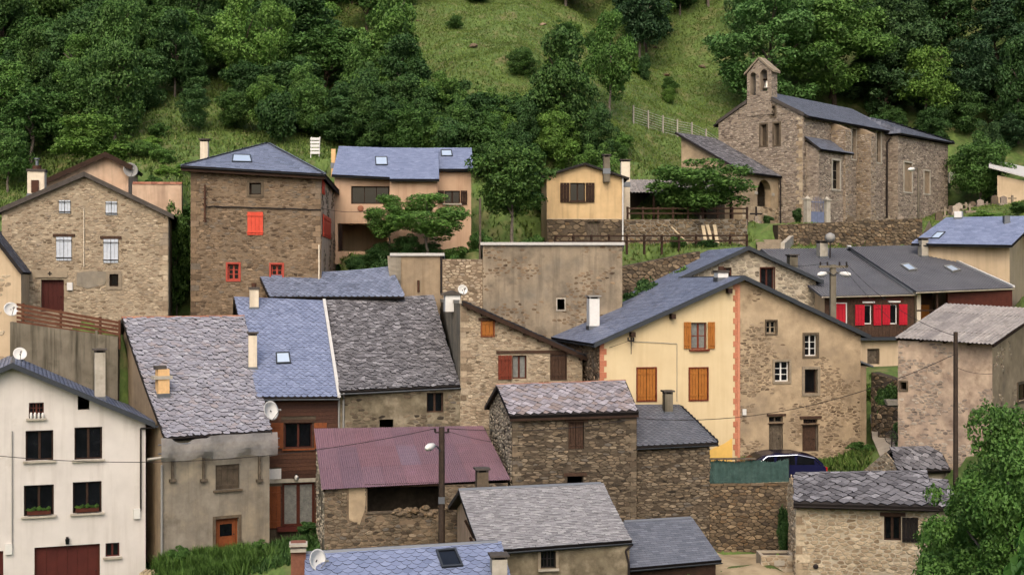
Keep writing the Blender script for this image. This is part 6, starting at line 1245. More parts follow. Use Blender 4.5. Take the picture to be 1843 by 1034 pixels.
# ================================================================ terrain (heights from what stands on it)
G = [(-200,1180,50),(0,1130,51),(250,1060,53),(400,1190,44),(700,1260,40),(900,1240,41),(1100,1150,46),(1250,1080,47.5),(1350,1060,48),(1500,1090,47.5),(1700,1100,46),(1900,1090,46),(2100,1060,46),
 (275,1010,57),(290,1010,54),(390,1000,55),(480,990,56),(540,962,57.5),(600,962,58),(585,992,51.5),(700,992,52.2),(800,990,52.8),(900,985,53.5),(480,1015,53),(380,1030,52.5),(250,1000,58.5),
 (1000,965,55),(1150,968,54.3),(1270,985,55.4),(1300,997,55.85),(1360,997,55.9),(1428,995,56.0),(1440,998,55),(1300,1022,51.5),(1400,1012,51.5),(1430,1040,49.6),(1290,1045,49.8),(1600,1055,48.6),(1680,1060,48),
 (1285,876,56.75),(1430,878,56.9),(1350,876,56.8),(1480,872,57),(1380,840,58.6),(1480,840,59.2),(1562,832,60.8),(1330,828,59.3),(1560,850,57.5),(1620,838,57.5),(1680,850,56),(1640,820,58),(1600,800,60),(1580,772,63),(1567,745,66.5),(1700,795,57.5),(1800,765,54.5),(1900,770,52),(1650,780,59.5),(1500,900,55.2),(1600,880,55.4),
 (700,790,59.6),(850,800,60),(960,800,60.5),(1060,720,61.5),(1060,650,65),(900,645,66),(720,600,65.5),(560,600,65),(480,580,65),
 (1130,600,66.5),(1160,560,69),(1300,595,69.5),(1450,610,70),(1500,662,69.5),(1600,658,69.6),(1640,655,69.6),(1700,650,70),(1590,672,67.5),
 (20,590,59.2),(200,606,59.2),(20,720,58.3),(200,730,58.3),(40,565,62.5),(150,566,63),(300,568,64.5),(320,566,65.8),(345,568,65.6),(600,520,67),(640,505,69),
 (0,420,70),(100,365,70),(240,360,71.5),(290,318,76),(330,300,80),(200,320,78),(340,480,72),(320,400,71.5),
 (620,455,74.5),(700,455,74),(845,452,75.5),(750,466,71.5),(860,452,72),(640,475,71),(880,447,76),(950,440,78),(985,438,79.6),(1120,438,79.8),(1000,446,71.5),(1110,446,71.5),(700,462,71.5),
 (1150,452,75),(1250,446,77),(1340,442,79),(1150,412,81),(1250,404,83),(1340,402,85),(1370,404,86.5),(1400,408,87),(1460,406,88.2),(1520,404,90),(1600,398,95),(1690,386,102),(1660,392,97),
 (1400,440,83),(1450,442,83.0),(1550,438,85.2),(1650,434,87.3),(1500,410,86.2),(1600,402,88.6),(1420,409,84.6),(1400,446,77),(1500,452,77),(1640,470,79),(1700,380,97),(1800,362,98),(1900,350,98),(1750,400,90),(1850,400,86),(1680,520,78),(1850,520,74),(1760,470,82),
 (1350,395,100),(1250,330,97),(1200,300,95),(1290,275,103),(1150,285,90),(1000,300,90),(900,300,88),(850,300,86),(700,290,86),(600,285,84),(500,290,82),(400,285,82),(1690,290,110),(1780,300,110),(1900,280,112),(1550,260,113),(1400,250,110)]
def in_foot(p):
    for f, w_, D_, z_ in FOOT:
        u, v, _ = loc_uv(f, p)
        if -0.1 < u < w_+0.1 and 0.05 < v < D_+0.1: return True
    return False
def seg(a, b): a, b = V3(a), V3(b); return Fr((a.x, a.y, 0), math.degrees(math.atan2(b.y-a.y, b.x-a.x)), (V3((b.x, b.y, 0))-V3((a.x, a.y, 0))).length)
EDGE.append((seg(P(1400,440,82.5), P(1660,430,88)), 0.02, 0.6, Zp(443, 83.5), Zp(404, 85.5)))
EDGE.append((seg(P(1122,440,80.5), P(1345,440,82.5)), 0.02, 0.6, Zp(441, 80.5), Zp(397, 81.5)))
pts3 = [p for p in (P(*g) for g in G) if not in_foot(p) and not any(-0.6 < loc_uv(f, p)[1] < 1.0 and -0.5 < loc_uv(f, p)[0] < f.w+0.5 for f, *_ in EDGE)]
for f, v0_, v1_, z0_, z1_ in EDGE:
    for i in range(int(f.w/1.0)+1):
        u = f.w*i/int(f.w/1.0)
        for v_, z_ in ((v0_-0.5, z0_), (v0_+0.1, z0_), (v1_, z1_), (v1_+0.6, z1_)): pts3.append(f.L(u, v_, z_))
for f, w_, D_, z_ in FOOT:
    nu_ = max(2, int(w_/2.2)); nv_ = max(2, int(D_/2.2))
    for i in range(nu_+1):
        for j in range(nv_+1): q = f.L(0.1+(w_-0.2)*i/nu_, 0.25+(D_-0.5)*j/nv_, z_+0.12); pts3.append(V3((q.x, q.y, q.z)))
ys = [205, 118, 10]; HY = [95, 106, 121]
for X in range(-110, 131, 10):
    for Yh, zz_ in ((97, 14.0), (107, 19.0), (122, 26.5), (145, 40), (180, 60), (240, 85)):
        dz = 0
        if 8 < X < 62 and Yh < 112: continue
        if 8 < X < 62 and Yh == 122: zz_ = 21.5
        if X > 62: zz_ = zz_*0.9
        pts3.append(V3((X*(1+Yh/400), Yh, zz_+1.2*math.sin(X*0.21+Yh*0.13))))
for X in range(-110, 131, 20):
    for Yh, zz_ in ((-30, -1.9), (1, -1.9), (6, -7), (15, -16), (30, -17), (37, -14.5)): pts3.append(V3((X, Yh, zz_)))
for X, Yh, z in ((-60,50,-11),(-60,60,-8),(-50,66,-2),(-60,75,3),(-60,86,8),(60,50,-9),(60,60,-6),(60,70,0),(60,80,3),(70,90,6),(90,60,-5),(110,80,4),(110,50,-10),(-110,50,-11),(-110,70,0),(-110,86,8),(45,66,-5),(45,55,-6.5)): pts3.append(V3((X, Yh, z)))
co, _, tris, *_ = delaunay_2d_cdt([V3((p.x, p.y)).to_2d() for p in pts3], [], [], 0, 1e-5)
zmap = {}
for p in pts3: zmap[(round(p.x, 3), round(p.y, 3))] = p.z
zc_ = [zmap.get((round(c.x, 3), round(c.y, 3)), 0) for c in co]
GX0, GX1, GY0, GY1, ST = -108, 128, -28, 236, 0.5
gx = np.arange(GX0, GX1+ST, ST); gy = np.arange(GY0, GY1+ST, ST); HZ = np.full((len(gy), len(gx)), np.nan)
for t in tris:
    (x1, y1), (x2, y2), (x3, y3) = [tuple(co[i]) for i in t]; i0, i1 = np.searchsorted(gx, min(x1,x2,x3))-1, np.searchsorted(gx, max(x1,x2,x3))+1; j0, j1 = np.searchsorted(gy, min(y1,y2,y3))-1, np.searchsorted(gy, max(y1,y2,y3))+1
    i0, j0 = max(0, i0), max(0, j0); XX, YY = np.meshgrid(gx[i0:i1], gy[j0:j1])
    if XX.size == 0: continue
    den = (y2-y3)*(x1-x3)+(x3-x2)*(y1-y3)
    if abs(den) < 1e-9: continue
    a = ((y2-y3)*(XX-x3)+(x3-x2)*(YY-y3))/den; b = ((y3-y1)*(XX-x3)+(x1-x3)*(YY-y3))/den; c = 1-a-b
    m_ = (a >= -1e-6) & (b >= -1e-6) & (c >= -1e-6); HZ[j0:j1, i0:i1][m_] = (a*zc_[t[0]]+b*zc_[t[1]]+c*zc_[t[2]])[m_]
HZ = np.where(np.isnan(HZ), 0, HZ)
def blur(A): 
    Pd = np.pad(A, 1, mode='edge'); return (Pd[:-2,1:-1]+Pd[2:,1:-1]+Pd[1:-1,:-2]+Pd[1:-1,2:]+2*A)/6
Hb = HZ.copy()
for _ in range(20): Hb = blur(Hb)
wgt = np.clip((gy-86)/10, 0, 1)[:, None]; HZ = HZ*(1-wgt)+Hb*wgt
rs = np.random.RandomState(5); nzg = rs.randn(*HZ.shape)
for _ in range(14): nzg = blur(nzg)
HZ = HZ+nzg/nzg.std()*(0.03+0.32*wgt)
def H(x, y):
    fx, fy = (x-GX0)/ST, (y-GY0)/ST; i, j = int(max(0, min(len(gx)-2, math.floor(fx)))), int(max(0, min(len(gy)-2, math.floor(fy)))); a, b = fx-i, fy-j
    return float((HZ[j,i]*(1-a)+HZ[j,i+1]*a)*(1-b)+(HZ[j+1,i]*(1-a)+HZ[j+1,i+1]*a)*b)
XX, YY = np.meshgrid(gx, gy); vv = np.stack([XX, YY, HZ], -1).reshape(-1, 3); nx_ = len(gx)
ii = np.arange(len(vv)).reshape(HZ.shape); ff = np.stack([ii[:-1,:-1], ii[:-1,1:], ii[1:,1:], ii[1:,:-1]], -1).reshape(-1, 4)
me = np_mesh('ground', vv, ff, M['ground']); me.shade_smooth(); gr = link('ground', me); tag(gr, 'green sloping village ground rising to the hillside', 'ground', kind='structure')
def drape(name, label, pts, m, lift=0.05, n=24):
    """strip of ground between two polylines of equal length (left side, right side), laid over the terrain"""
    A, Bb = pts; vs, fs = [], []; K = 6; rowsN = 0
    for s in range(len(A)-1):
        for q in range(n if s == len(A)-2 else n):
            t = q/(n-1 if s == len(A)-2 else n); a = A[s].lerp(A[s+1], t); b = Bb[s].lerp(Bb[s+1], t)
            for k in range(K+1): p = a.lerp(b, k/K); vs.append((p.x, p.y, max(p.z, H(p.x, p.y))+lift))
            rowsN += 1
    for r_ in range(rowsN-1):
        for k in range(K): i = r_*(K+1)+k; fs.append((i, i+1, i+K+2, i+K+1))
    o = MB(); o.v = vs; o.f = fs; return tag(o.build(name, m, None, True), label, name, kind='structure')
drape('lane', 'pale beige lane at the foot of the stone retaining wall', ([P(1190,1040,54.5), P(1300,1000,55.75), P(1434,995,55.85)], [P(1270,1120,47.5), P(1390,1060,49.2), P(1448,1025,51.2)]), M['path'])
drape('road', 'pale concrete road climbing beside the old stone house', ([P(1566,748,66), P(1570,790,61), P(1590,838,57.6)], [P(1574,746,66.5), P(1640,795,59), P(1690,842,56.3)]), M['road'], 0.06)
drape('terrace', 'worn gravel terrace behind the green screen fence', ([P(1285,872,56.4), P(1335,830,59.2)], [P(1425,868,56.4), P(1562,834,60.6)]), M['path'], 0.03)
def stone_wall(label, a, b, zt, th, zb, m=M['mortar_dark'], sm=M['stone_wall'], seed=1, npiece=100, su=0.36, sz=0.2, name='stone_wall', zt2=None):
    a, b = V3(a), V3(b); fr = Fr((a.x, a.y, 0), math.degrees(math.atan2(b.y-a.y, b.x-a.x)), (V3((b.x,b.y,0))-V3((a.x,a.y,0))).length); zt2 = zt if zt2 is None else zt2
    t = thing(name, label, 'wall', fr.L(fr.w/2, th/2, zb)); wl = MB().prism([fr.L(0,0,zb), fr.L(fr.w,0,zb), fr.L(fr.w,0,zt2), fr.L(0,0,zt)], fr.n*th).build('wall', m, t)
    stones(wl, fr, [(0,zb),(fr.w,zb),(fr.w,zt2),(0,zt)], sm, (), su, sz, 0.05, seed=seed, npiece=npiece); return fr
# terrace walls of the church and the upper gardens
f = stone_wall('rubble terrace wall under the church gate and graves', P(1400,440,82.5), P(1660,430,88), Zp(407,84.5), 0.5, Zp(470,80), seed=301, npiece=200, zt2=Zp(392,88))
stone_wall('mixed rubble and plaster wall below the wooden fence by the steps', P(1122,440,80.5), P(1345,440,82.5), Zp(395,80.6), 0.5, Zp(470,79), M['plaster_grey'], seed=302, npiece=120, zt2=Zp(394,82.5))
stone_wall('dark dry stone bank beside the blue slate roofs', P(1118,520,72), P(1260,470,74.5), Zp(480,72), 0.5, Zp(600,70), seed=303, npiece=100, zt2=Zp(452,74.5))
stone_wall('dark mossy stone wall with planter between the old houses', P(1568,760,62.5), P(1645,760,60.2), Zp(668,63), 0.5, Zp(790,62), seed=304, npiece=120, zt2=Zp(690,61))
stone_wall('low stone wall carrying a white trough beside the road', P(1580,760,61), P(1665,770,58.2), Zp(730,60.5), 0.4, Zp(800,60), seed=305, npiece=80, zt2=Zp(738,58.5))
p0, p1 = P(1572,756,63), P(1662,800,58.0); tag(MB().prism([p0, p0+V3((0.25,0.1,0)), p0+V3((0.25,0.1,-0.5)), p0+V3((0,0,-0.5))], p1-p0).build('road_kerb', M['concrete_light']), 'pale concrete kerb wall running down along the road', 'kerb')
p = P(1612,724,60.3); tr = thing('stone_trough', 'white stone trough standing on the low wall', 'trough', p-V3((0,0,0.15))); MB().prism([p+V3((-0.35,0,-0.12)), p+V3((0.35,0,-0.12)), p+V3((0.42,0,0.12)), p+V3((-0.42,0,0.12))], V3((0,0.4,0))).build('trough', M['concrete_light'], tr)
# bottom planter
p = P(1400, 1010, 51.3); f = Fr((p.x-0.65, p.y, 0), 0, 1.3); zg = H(p.x, p.y); t = thing('planter_box', 'stone planter box with plants in the corner of the lane', 'planter', V3((p.x, p.y, zg)))
wl = MB().fbox(f, 0, 1.3, 0, 0.12, zg-0.2, zg+0.5).fbox(f, 0, 1.3, 0.88, 1, zg-0.2, zg+0.5).fbox(f, 0, 0.12, 0.121, 0.879, zg-0.2, zg+0.497).fbox(f, 1.18, 1.3, 0.121, 0.879, zg-0.2, zg+0.497).build('box', M['mortar_pale'], t); MB().fbox(f, 0.1, 1.2, 0.1, 0.9, zg, zg+0.42).build('soil', M['mortar_dark'], t); stones(wl, f, [(0,zg),(1.3,zg),(1.3,zg+0.5),(0,zg+0.5)], M['stone_pale'], (), 0.3, 0.17, 0.03, npiece=30); MB().fbox(f, 0.5, 0.9, -0.06, -0.03, zg+0.12, zg+0.32).build('plaque', M['concrete_light'], t)
# church steps, gate, pillars
def slab(fr_, u0, u1, v0, v1, z0, z1, nm, m_, par): return MB().fbox(fr_, u0, u1, v0, v1, z0, z1).build(nm, m_, par)
p = P(1385, 440, 81.5); f = Fr((p.x-0.75, p.y, 0), -4, 1.6); t = thing('church_steps', 'worn stone steps climbing to the church porch', 'steps', f.L(0.8, 1.5, Zp(442, 81.5))); z0 = Zp(444, 81.5); zt = Zp(408, 86.5)
for i in range(9): slab(f, 0, 1.6, i*0.48, i*0.48+0.56, z0-0.3, z0+(i+1)*(zt-z0)/9, 'step', M['grey_trim'], t)
a, b = P(1405,437,81.3), P(1443,404,85.5); tag(MB().prism([a, a+V3((0.25,0,0)), a+V3((0.25,0,-0.6)), a+V3((0,0,-0.6))], b-a).build('step_coping', M['concrete_light']), 'pale sloping coping beside the church steps', 'coping')
g0, g1 = P(1453,404,87.4), P(1488,403,88.2); f = Fr((g0.x, g0.y, 0), math.degrees(math.atan2(g1.y-g0.y, g1.x-g0.x)), (g1-g0).length); zg = Zp(408,87.6)
for i, (u, lab) in enumerate(((0, 'white plastered gate pillar at the porch side of the blue gate'), (f.w, 'white plastered gate pillar at the chancel side of the blue gate'))):
    t = thing('gate_pillar', lab, 'pillar', f.L(u, 0, zg), 'white pillars of the church gate'); slab(f, u-0.17, u+0.17, -0.17, 0.17, zg-0.5, zg+1.75, 'shaft', M['concrete_light'], t); MB().prism([f.L(u-0.24,-0.24,zg+1.75), f.L(u+0.24,-0.24,zg+1.75), f.L(u+0.24,0.24,zg+1.75), f.L(u-0.24,0.24,zg+1.75)], V3((0,0,0.1))).build('cap', M['concrete_light'], t); MB().lathe(f.L(u,0,zg+1.85), (0,0,1), [(0,.24),(.1,.12),(.18,.03)], 4).build('finial', M['concrete_light'], t)
t = thing('iron_gate', 'blue grey iron gate between two white pillars', 'gate', f.L(f.w/2, 0, zg)); slab(f, 0.24, f.w/2-0.01, -0.02, 0.02, zg, zg+1.0, 'leaf_panel', M['blue_gate'], t); slab(f, f.w/2+0.01, f.w-0.24, -0.02, 0.02, zg, zg+1.0, 'leaf_panel', M['blue_gate'], t)
for i in range(9): u = 0.28+(f.w-0.56)*i/8; MB().tube(f.L(u,0,zg+0.95), f.L(u,0,zg+1.75+0.25*math.sin(math.pi*i/8)), 0.016).build('bar', M['blue_gate'], t)
slab(f, 0.24, f.w-0.24, -0.03, 0.03, zg+1.6, zg+1.66, 'rail', M['blue_gate'], t)
# churchyard cross and graves
p = P(1361, 412, 85.5); zg = H(p.x, p.y); t = thing('iron_cross', 'dark iron cross standing in front of the church porch', 'cross', V3((p.x,p.y,zg))); zt = Zp(372,85.5); MB().tube(V3((p.x,p.y,zg-0.2)), V3((p.x,p.y,zt)), 0.06).build('upright', M['iron'], t); MB().tube(V3((p.x-0.4,p.y,zt-0.45)), V3((p.x+0.4,p.y,zt-0.45)), 0.05).build('crossbar', M['iron'], t); MB().lathe(V3((p.x,p.y,zg-0.3)), (0,0,1), [(0,.35),(.5,.32),(.52,.15),(.8,.12)], 8).build('plinth', M['stone_church'], t)
rnd = random.Random(12); kinds = ['cross', 'round', 'slab']
for i, (x, y, Y) in enumerate([(1700,385,95),(1712,372,97),(1726,366,98),(1738,372,97),(1750,362,99),(1764,366,98),(1776,360,99),(1790,364,98),(1806,362,97),(1822,356,98),(1690,392,94),(1720,384,95),(1745,384,95),(1560,395,90.5),(1580,392,91.5),(1600,393,92),(1530,397,89.5),(1620,392,93)]):
    p = P(x, y, Y); zg = H(p.x, p.y); k = kinds[i % 3]; mm = [M['grey_trim'], M['dark_trim'], M['stone_church']][i % 3]; hh = rnd.uniform(0.5, 0.85); lab = {'cross': 'pale stone grave cross in the churchyard', 'round': 'round topped grey headstone in the churchyard', 'slab': 'squared brownish headstone in the churchyard'}[k]
    t = thing('gravestone', lab, 'gravestone', V3((p.x,p.y,zg)), 'graves beside the church'); f = Fr((p.x,p.y,0), 10, 0)
    if k == 'cross': MB().fbox(f,-.07,.07,-.06,.06,zg,zg+hh).fbox(f,-.3,-.07,-.055,.055,zg+hh*.62,zg+hh*.76).fbox(f,.07,.3,-.055,.055,zg+hh*.62,zg+hh*.76).build('cross', mm, t)
    elif k == 'round': MB().prism([f.L(-.28,-.07,zg), f.L(.28,-.07,zg)]+[f.L(.28*math.cos(a*math.pi/8),-.07,zg+hh*.6+.28*math.sin(a*math.pi/8)) for a in range(9)], f.n*.14).build('headstone', mm, t)
    else: MB().prism([f.L(-.25,-.07,zg), f.L(.25,-.07,zg), f.L(.25,-.07,zg+hh*.7), f.L(0,-.07,zg+hh*.85), f.L(-.25,-.07,zg+hh*.7)], f.n*.14).build('headstone', mm, t)
    MB().fbox(f,-.4,.4,-.2,.2,zg-.25,zg+.08).build('base', mm, t)
# fences
def rail_fence(label, pa, pb, nposts, hgt, rails, m, name='rail_fence', pw=0.06, ground=True, tilt=0.0):
    pa, pb = V3(pa), V3(pb); t = thing(name, label, 'fence', (pa+pb)/2); d = pb-pa; e = V3((d.x,d.y,0)).normalized(); n = V3((-e.y,e.x,0))
    for i in range(nposts+1):
        p = pa+d*(i/nposts); MB().box(p-e*pw-V3((0,0,0.4)), e*pw*2, n*pw*1.6, V3((0,0,hgt+0.4))).build('post', m, t)
    for r_ in rails: MB().box(pa+V3((0,0,r_))-n*0.05, d, n*0.05, V3((0,0,0.09))).build('rail', m, t)
    return t
rail_fence('dark wooden rail fence in front of the open shed', P(1130,394,81.2), P(1345,394,82.8), 8, 0.75, (0.3, 0.6), M['wood_old'])
rail_fence('long dark rail fence along the path under the church', P(1000,446,76), P(1345,444,79), 11, 0.75, (0.32, 0.62), M['wood_dark'])
def panel_fence(label, pa, pb, n_, hgt, m):
    pa, pb = V3(pa), V3(pb); t = thing('concrete_fence', label, 'fence', (pa+pb)/2); d = pb-pa; e = V3((d.x,d.y,0)).normalized(); nn = V3((-e.y,e.x,0))
    for i in range(n_+1): p = pa+d*(i/n_); p.z = H(p.x, p.y); MB().box(p-e*0.05-nn*0.05-V3((0,0,0.3)), e*0.1, nn*0.1, V3((0,0,hgt+0.35))).build('post', M['concrete_light'], t)
    for i in range(n_):
        p, q = pa+d*(i/n_), pa+d*((i+1)/n_); p.z = H(p.x, p.y); q.z = H(q.x, q.y); mb = MB()
        for j in range(7): mb.tube(p+V3((0,0,0.1+j*hgt/7)), q+V3((0,0,0.1+j*hgt/7)), 0.012, None, 4)
        tag(mb.build('wire', m, t), kind='stuff')
panel_fence('wire fence with pale posts on the slope behind the church porch', P(1140,236,101), P(1296,246,104), 6, 1.3, M['flash'])
panel_fence('white wire fence behind the church chancel', P(1672,284,108), P(1732,287,109), 5, 0.9, M['white_paint'])
# leaning planks below the church
for i, (xa, ya, xb, yb) in enumerate(((1268,440,1262,405), (1280,440,1270,404), (1289,441,1283,404))):
    a, b = P(xa, ya, 79.3), P(xb, yb, 80.6); d = (b-a); tag(MB().box(a, V3((0.2,0.02,0)), V3((0,0.05,0.0)), d).build('plank', M['wood_plank']), 'pale plank leaning against the rubble wall below the fence', 'plank', 'leaning planks')
a, b = P(1208,408,80.2), P(1238,438,79.6); tag(MB().tube(a, b, 0.05).build('leaning_pole', M['wood_plank']), 'thin pale pole slanting against the garden wall', 'pole')
# white deck rack behind the hip roof
p = P(566, 300, 84); zg = H(p.x, p.y); t = thing('white_rack', 'white slatted rack standing on posts behind the hipped roof', 'rack', V3((p.x,p.y,zg))); f = Fr((p.x-0.28,p.y,0), 0, 0.56); zt = Zp(246,84); zm = Zp(277,84)
for u in (0, 0.52): MB().prism([f.L(u,0,zg-0.3), f.L(u+0.05,0,zg-0.3), f.L(u+0.12,0.05,zt), f.L(u+0.07,0.05,zt)], f.n*0.05).build('post', M['white_paint'], t)
for i in range(5): z = zm+(zt-zm)*i/5; MB().fbox(f, 0.02, 0.62, -0.03, 0.0, z, z+(zt-zm)/5*0.72).build('slat', M['white_paint'], t)
p = P(275, 1030, 53.2); zg = H(p.x, p.y); t = thing('log_pile', 'low pile of split pale logs by the alley mouth', 'log pile', V3((p.x, p.y, zg)))
for i in range(14): a = V3((p.x-0.55+0.17*(i % 7)+0.08*(i//7), p.y, zg+0.1+0.15*(i//7))); MB().tube(a, a+V3((0.05,0.6,0.02)), 0.085, 0.08, 7).build('log', M['wood_plank'], t)
# ================================================================ car
def car(label, p, ang, m):
    t = thing('parked_car', label, 'car', p); f = Fr((p.x,p.y,0), ang, 4.5); z = p.z; wd = 1.78; prof = [(0.05,.35),(0.02,.62),(0.12,.85),(0.55,.93),(1.15,.97),(1.75,1.36),(2.3,1.47),(3.2,1.46),(3.9,1.32),(4.35,1.0),(4.47,.9),(4.5,.55),(4.42,.32)]
    body = [(0.05,.35),(0.0,.62),(0.12,.84),(1.1,.98),(4.35,.98),(4.5,.85),(4.5,.5),(4.4,.3)]
    lower = MB(); k = len(body)
    rings = [(0.06,0.93),(0.0,1.0),(0.0,1.0),(0.06,0.93)]; vs = [0.0,0.12,wd-0.12,wd]
    for v_, (ins, sc) in zip(vs, rings):
        for (u,zz_) in body: lower.v.append(tuple(f.L(2.25+(u-2.25)*(0.975 if ins else 1), v_, z+zz_)))
    for q in range(3):
        for i in range(k): j = (i+1) % k; lower.f.append((q*k+i, q*k+j, (q+1)*k+j, (q+1)*k+i))
    lower.f.append(tuple(reversed(range(k)))); lower.f.append(tuple(range(3*k,4*k))); lower.build('body', m, t)
    cab = [(1.05,.97),(1.75,1.38),(2.3,1.48),(3.3,1.47),(4.0,1.32),(4.38,.97)]; cm = MB(); k = len(cab)
    for v_, s in ((0.06,0),(0.2,1),(wd-0.2,1),(wd-0.06,0)):
        for (u,zz_) in cab: cm.v.append(tuple(f.L(u, v_ if zz_ > 1.0 else v_, z+(zz_ if s else 0.97+(zz_-0.97)*0.9))))
    for q in range(3):
        for i in range(k-1): cm.f.append((q*k+i, q*k+i+1, (q+1)*k+i+1, (q+1)*k+i))
    cm.f.append(tuple(reversed(range(k)))); cm.f.append(tuple(range(3*k,4*k))); cb = cm.build('cabin', m, t)
    for vv_ in (0.05, wd-0.05):      # side windows
        for (u0,u1,t0,t1) in ((1.5,2.2,1.2,1.36),(2.27,3.1,1.37,1.38),(3.17,3.95,1.37,1.24)):
            s = -1 if vv_ < 1 else 1; MB().prism([f.L(u0+0.0, vv_, z+1.0), f.L(u1, vv_, z+1.0), f.L(u1-0.02, vv_, z+t1), f.L(u0+0.05, vv_, z+t0)], f.n*(0.02*s)).build('side_window', M['glass'], cb)
        s = -1 if vv_ < 1 else 1; pr = [f.L(1.4, vv_, z+1.0), f.L(1.9, vv_, z+1.37), f.L(3.2, vv_, z+1.42), f.L(3.95, vv_, z+1.27), f.L(4.2, vv_, z+1.0)]; MB().path([q+f.n*0.02*s for q in pr], 0.016, 5).build('window_trim', M['chrome'], cb)
    MB().prism([f.L(4.03,0.2,z+1.30), f.L(4.03,wd-0.2,z+1.30), f.L(4.36,wd-0.2,z+1.0), f.L(4.36,0.2,z+1.0)], f.e*0.025+V3((0,0,0.012))).build('rear_window', M['glass'], cb); MB().prism([f.L(1.72,0.2,z+1.36), f.L(1.72,wd-0.2,z+1.36), f.L(1.1,wd-0.2,z+1.0), f.L(1.1,0.2,z+1.0)], -f.e*0.02+V3((0,0,0.012))).build('windscreen', M['glass'], cb)
    for vv_ in (0.02, wd-0.3): MB().fbox(f, 4.38, 4.515, vv_, vv_+0.28, z+0.72, z+0.88).build('tail_light', M['lamp_red'], t)
    MB().fbox(f, 4.4, 4.56, 0.1, wd-0.1, z+0.35, z+0.55).build('bumper', m, t); MB().fbox(f, 4.49, 4.525, 0.65, 1.13, z+0.62, z+0.74).build('number_plate', M['plastic_white'], t)
    for u in (0.85, 3.65):
        for vv_ in (-0.01, wd-0.19):
            wh = MB().tube(f.L(u, vv_, z+0.32), f.L(u, vv_+0.2, z+0.32), 0.33, None, 18).build('wheel', M['tyre'], t); s = vv_-0.012 if vv_ < 0.5 else vv_+0.2; MB().tube(f.L(u, s, z+0.32), f.L(u, s+0.012, z+0.32), 0.21, None, 12).build('rim', M['chrome'], wh)
p = P(1489, 877, 57.4); e_ = V3((math.cos(R(4)), math.sin(R(4)), 0)); car('dark blue estate car parked behind the green screen fence', p-e_*4.5, 4, M['car_paint'])
# ================================================================ poles and cables
def wood_pole(label, x, yt, yb, Y, arms=(), r=0.11, m=None):
    b = P(x, yb, Y); tp = P(x, yt, Y); t = thing('utility_pole', label, 'utility pole', b); zg = min(b.z, H(b.x, b.y)); MB().tube(V3((b.x,b.y,zg-0.5)), tp, r*1.25, r, 10).build('pole', m or M['wood_pole'], t); return t, tp
def street_lamp(t, root_p, head_p, m=M['plastic_white']):
    arm = MB().path([root_p, (root_p+head_p)/2+V3((0,0,0.12)), head_p], 0.025).build('lamp_arm', M['zinc'], t); d = (head_p-root_p); d.z = 0; d.normalize()
    MB().lathe(head_p-d*0.15, d+V3((0,0,-0.12)), [(0,.05),(.1,.11),(.35,.15),(.55,.1),(.62,.03)], 10).build('lamp_head', m, arm, True)
t1, top1 = wood_pole('dark wooden utility pole with white street lamp by the purple roof', 795, 768, 985, 50.6)
pp = V3((top1.x, top1.y, Zp(815,50.6))); street_lamp(t1, pp, P(778,801,50.0))
mb = MB(); mb.tube(top1+V3((-0.25,0,-0.2)), top1+V3((0.25,0,-0.2)), 0.03)
for dx in (-0.25, 0.25): mb.tube(top1+V3((dx,0,-0.2)), top1+V3((dx,0,-0.05)), 0.04)
mb.build('insulator', M['iron'], t1); MB().fbox(Fr((top1.x,top1.y-0.14,0),0,0),-0.12,0.12,0,0.05,Zp(905,50.6),Zp(893,50.6)).build('clamp', M['zinc'], t1)
t2, top2 = wood_pole('dark wooden pole in front of the fibre roofed house', 1720, 597, 800, 53.2, r=0.085)
p = P(1500,476,66.5); t3 = thing('concrete_pole', 'grey concrete pole with twin street lamps above the yellow house', 'utility pole', P(1500,620,66.5)); MB().fbox(Fr((p.x-0.14,p.y,0),0,0.28),0,0.28,0,0.24,Zp(720,66.5),p.z).build('pole', M['concrete'], t3)
MB().fbox(Fr((p.x,p.y-0.06,0),8,0),-0.75,0.75,0,0.1,p.z-0.16,p.z-0.04).fbox(Fr((p.x,p.y-0.06,0),8,0),-0.45,0.45,0.1,0.2,p.z-0.45,p.z-0.35).build('crossarm', M['concrete'], t3)
for dx in (-0.65,-0.3,0.3,0.65): MB().tube(p+V3((dx,-0.02,-0.04)), p+V3((dx,-0.02,0.14)), 0.045).build('insulator', M['iron'], t3)
for s in (-1, 1): street_lamp(t3, p+V3((0,0,-0.55)), P(1500+s*16, 492, 66.2))
t4, top4 = wood_pole('thin pale lamp pole at the chancel corner', 1653, 303, 412, 89.5, r=0.07, m=M['concrete']); street_lamp(t4, top4+V3((0,0,-0.1)), P(1643,304,89.2))
t5, top5 = wood_pole('slim grey garden post beside the dark yew', 864, 356, 460, 71, r=0.06, m=M['wood_grey'])
dishp = P(1494, 428, 76); tt = thing('ball_vent', 'round grey cowl on a thin mast above the grey ribbed roof', 'chimney cowl', P(1494, 462, 76)); MB().tube(P(1494,464,76), dishp, 0.04).build('mast', M['iron'], tt); MB().lathe(dishp-V3((0,0,0.28)), (0,0,1), [(0,.1),(.12,.26),(.3,.3),(.48,.24),(.58,.05)], 14).build('cowl', M['plastic_grey'], tt, True)
def cable(label, a, b, sag=0.3, r=0.014):
    a, b = V3(a), V3(b); pts = [a.lerp(b, i/20)-V3((0,0,sag*4*(i/20)*(1-i/20))) for i in range(21)]; tag(MB().path(pts, r, 5).build('cable', M['cable']), label, 'cable')
cable('overhead cable crossing the white house to the lamp pole', P(-120,806,49), top1+V3((-0.25,0,-0.05)), 0.85)
cable('sagging cable from the lamp pole to the stone barn corner', top1+V3((0.25,0,-0.05)), P(1146,752,54.0), 0.25)
cable('thick cable rising across the yellow house to the right', P(1146,752,54.0), P(1720,636,53.2), 0.9)
cable('cable from the lamp pole down to the purple roof', top1+V3((0.2,0,-0.15)), P(975,802,54.4), 0.15, 0.01)
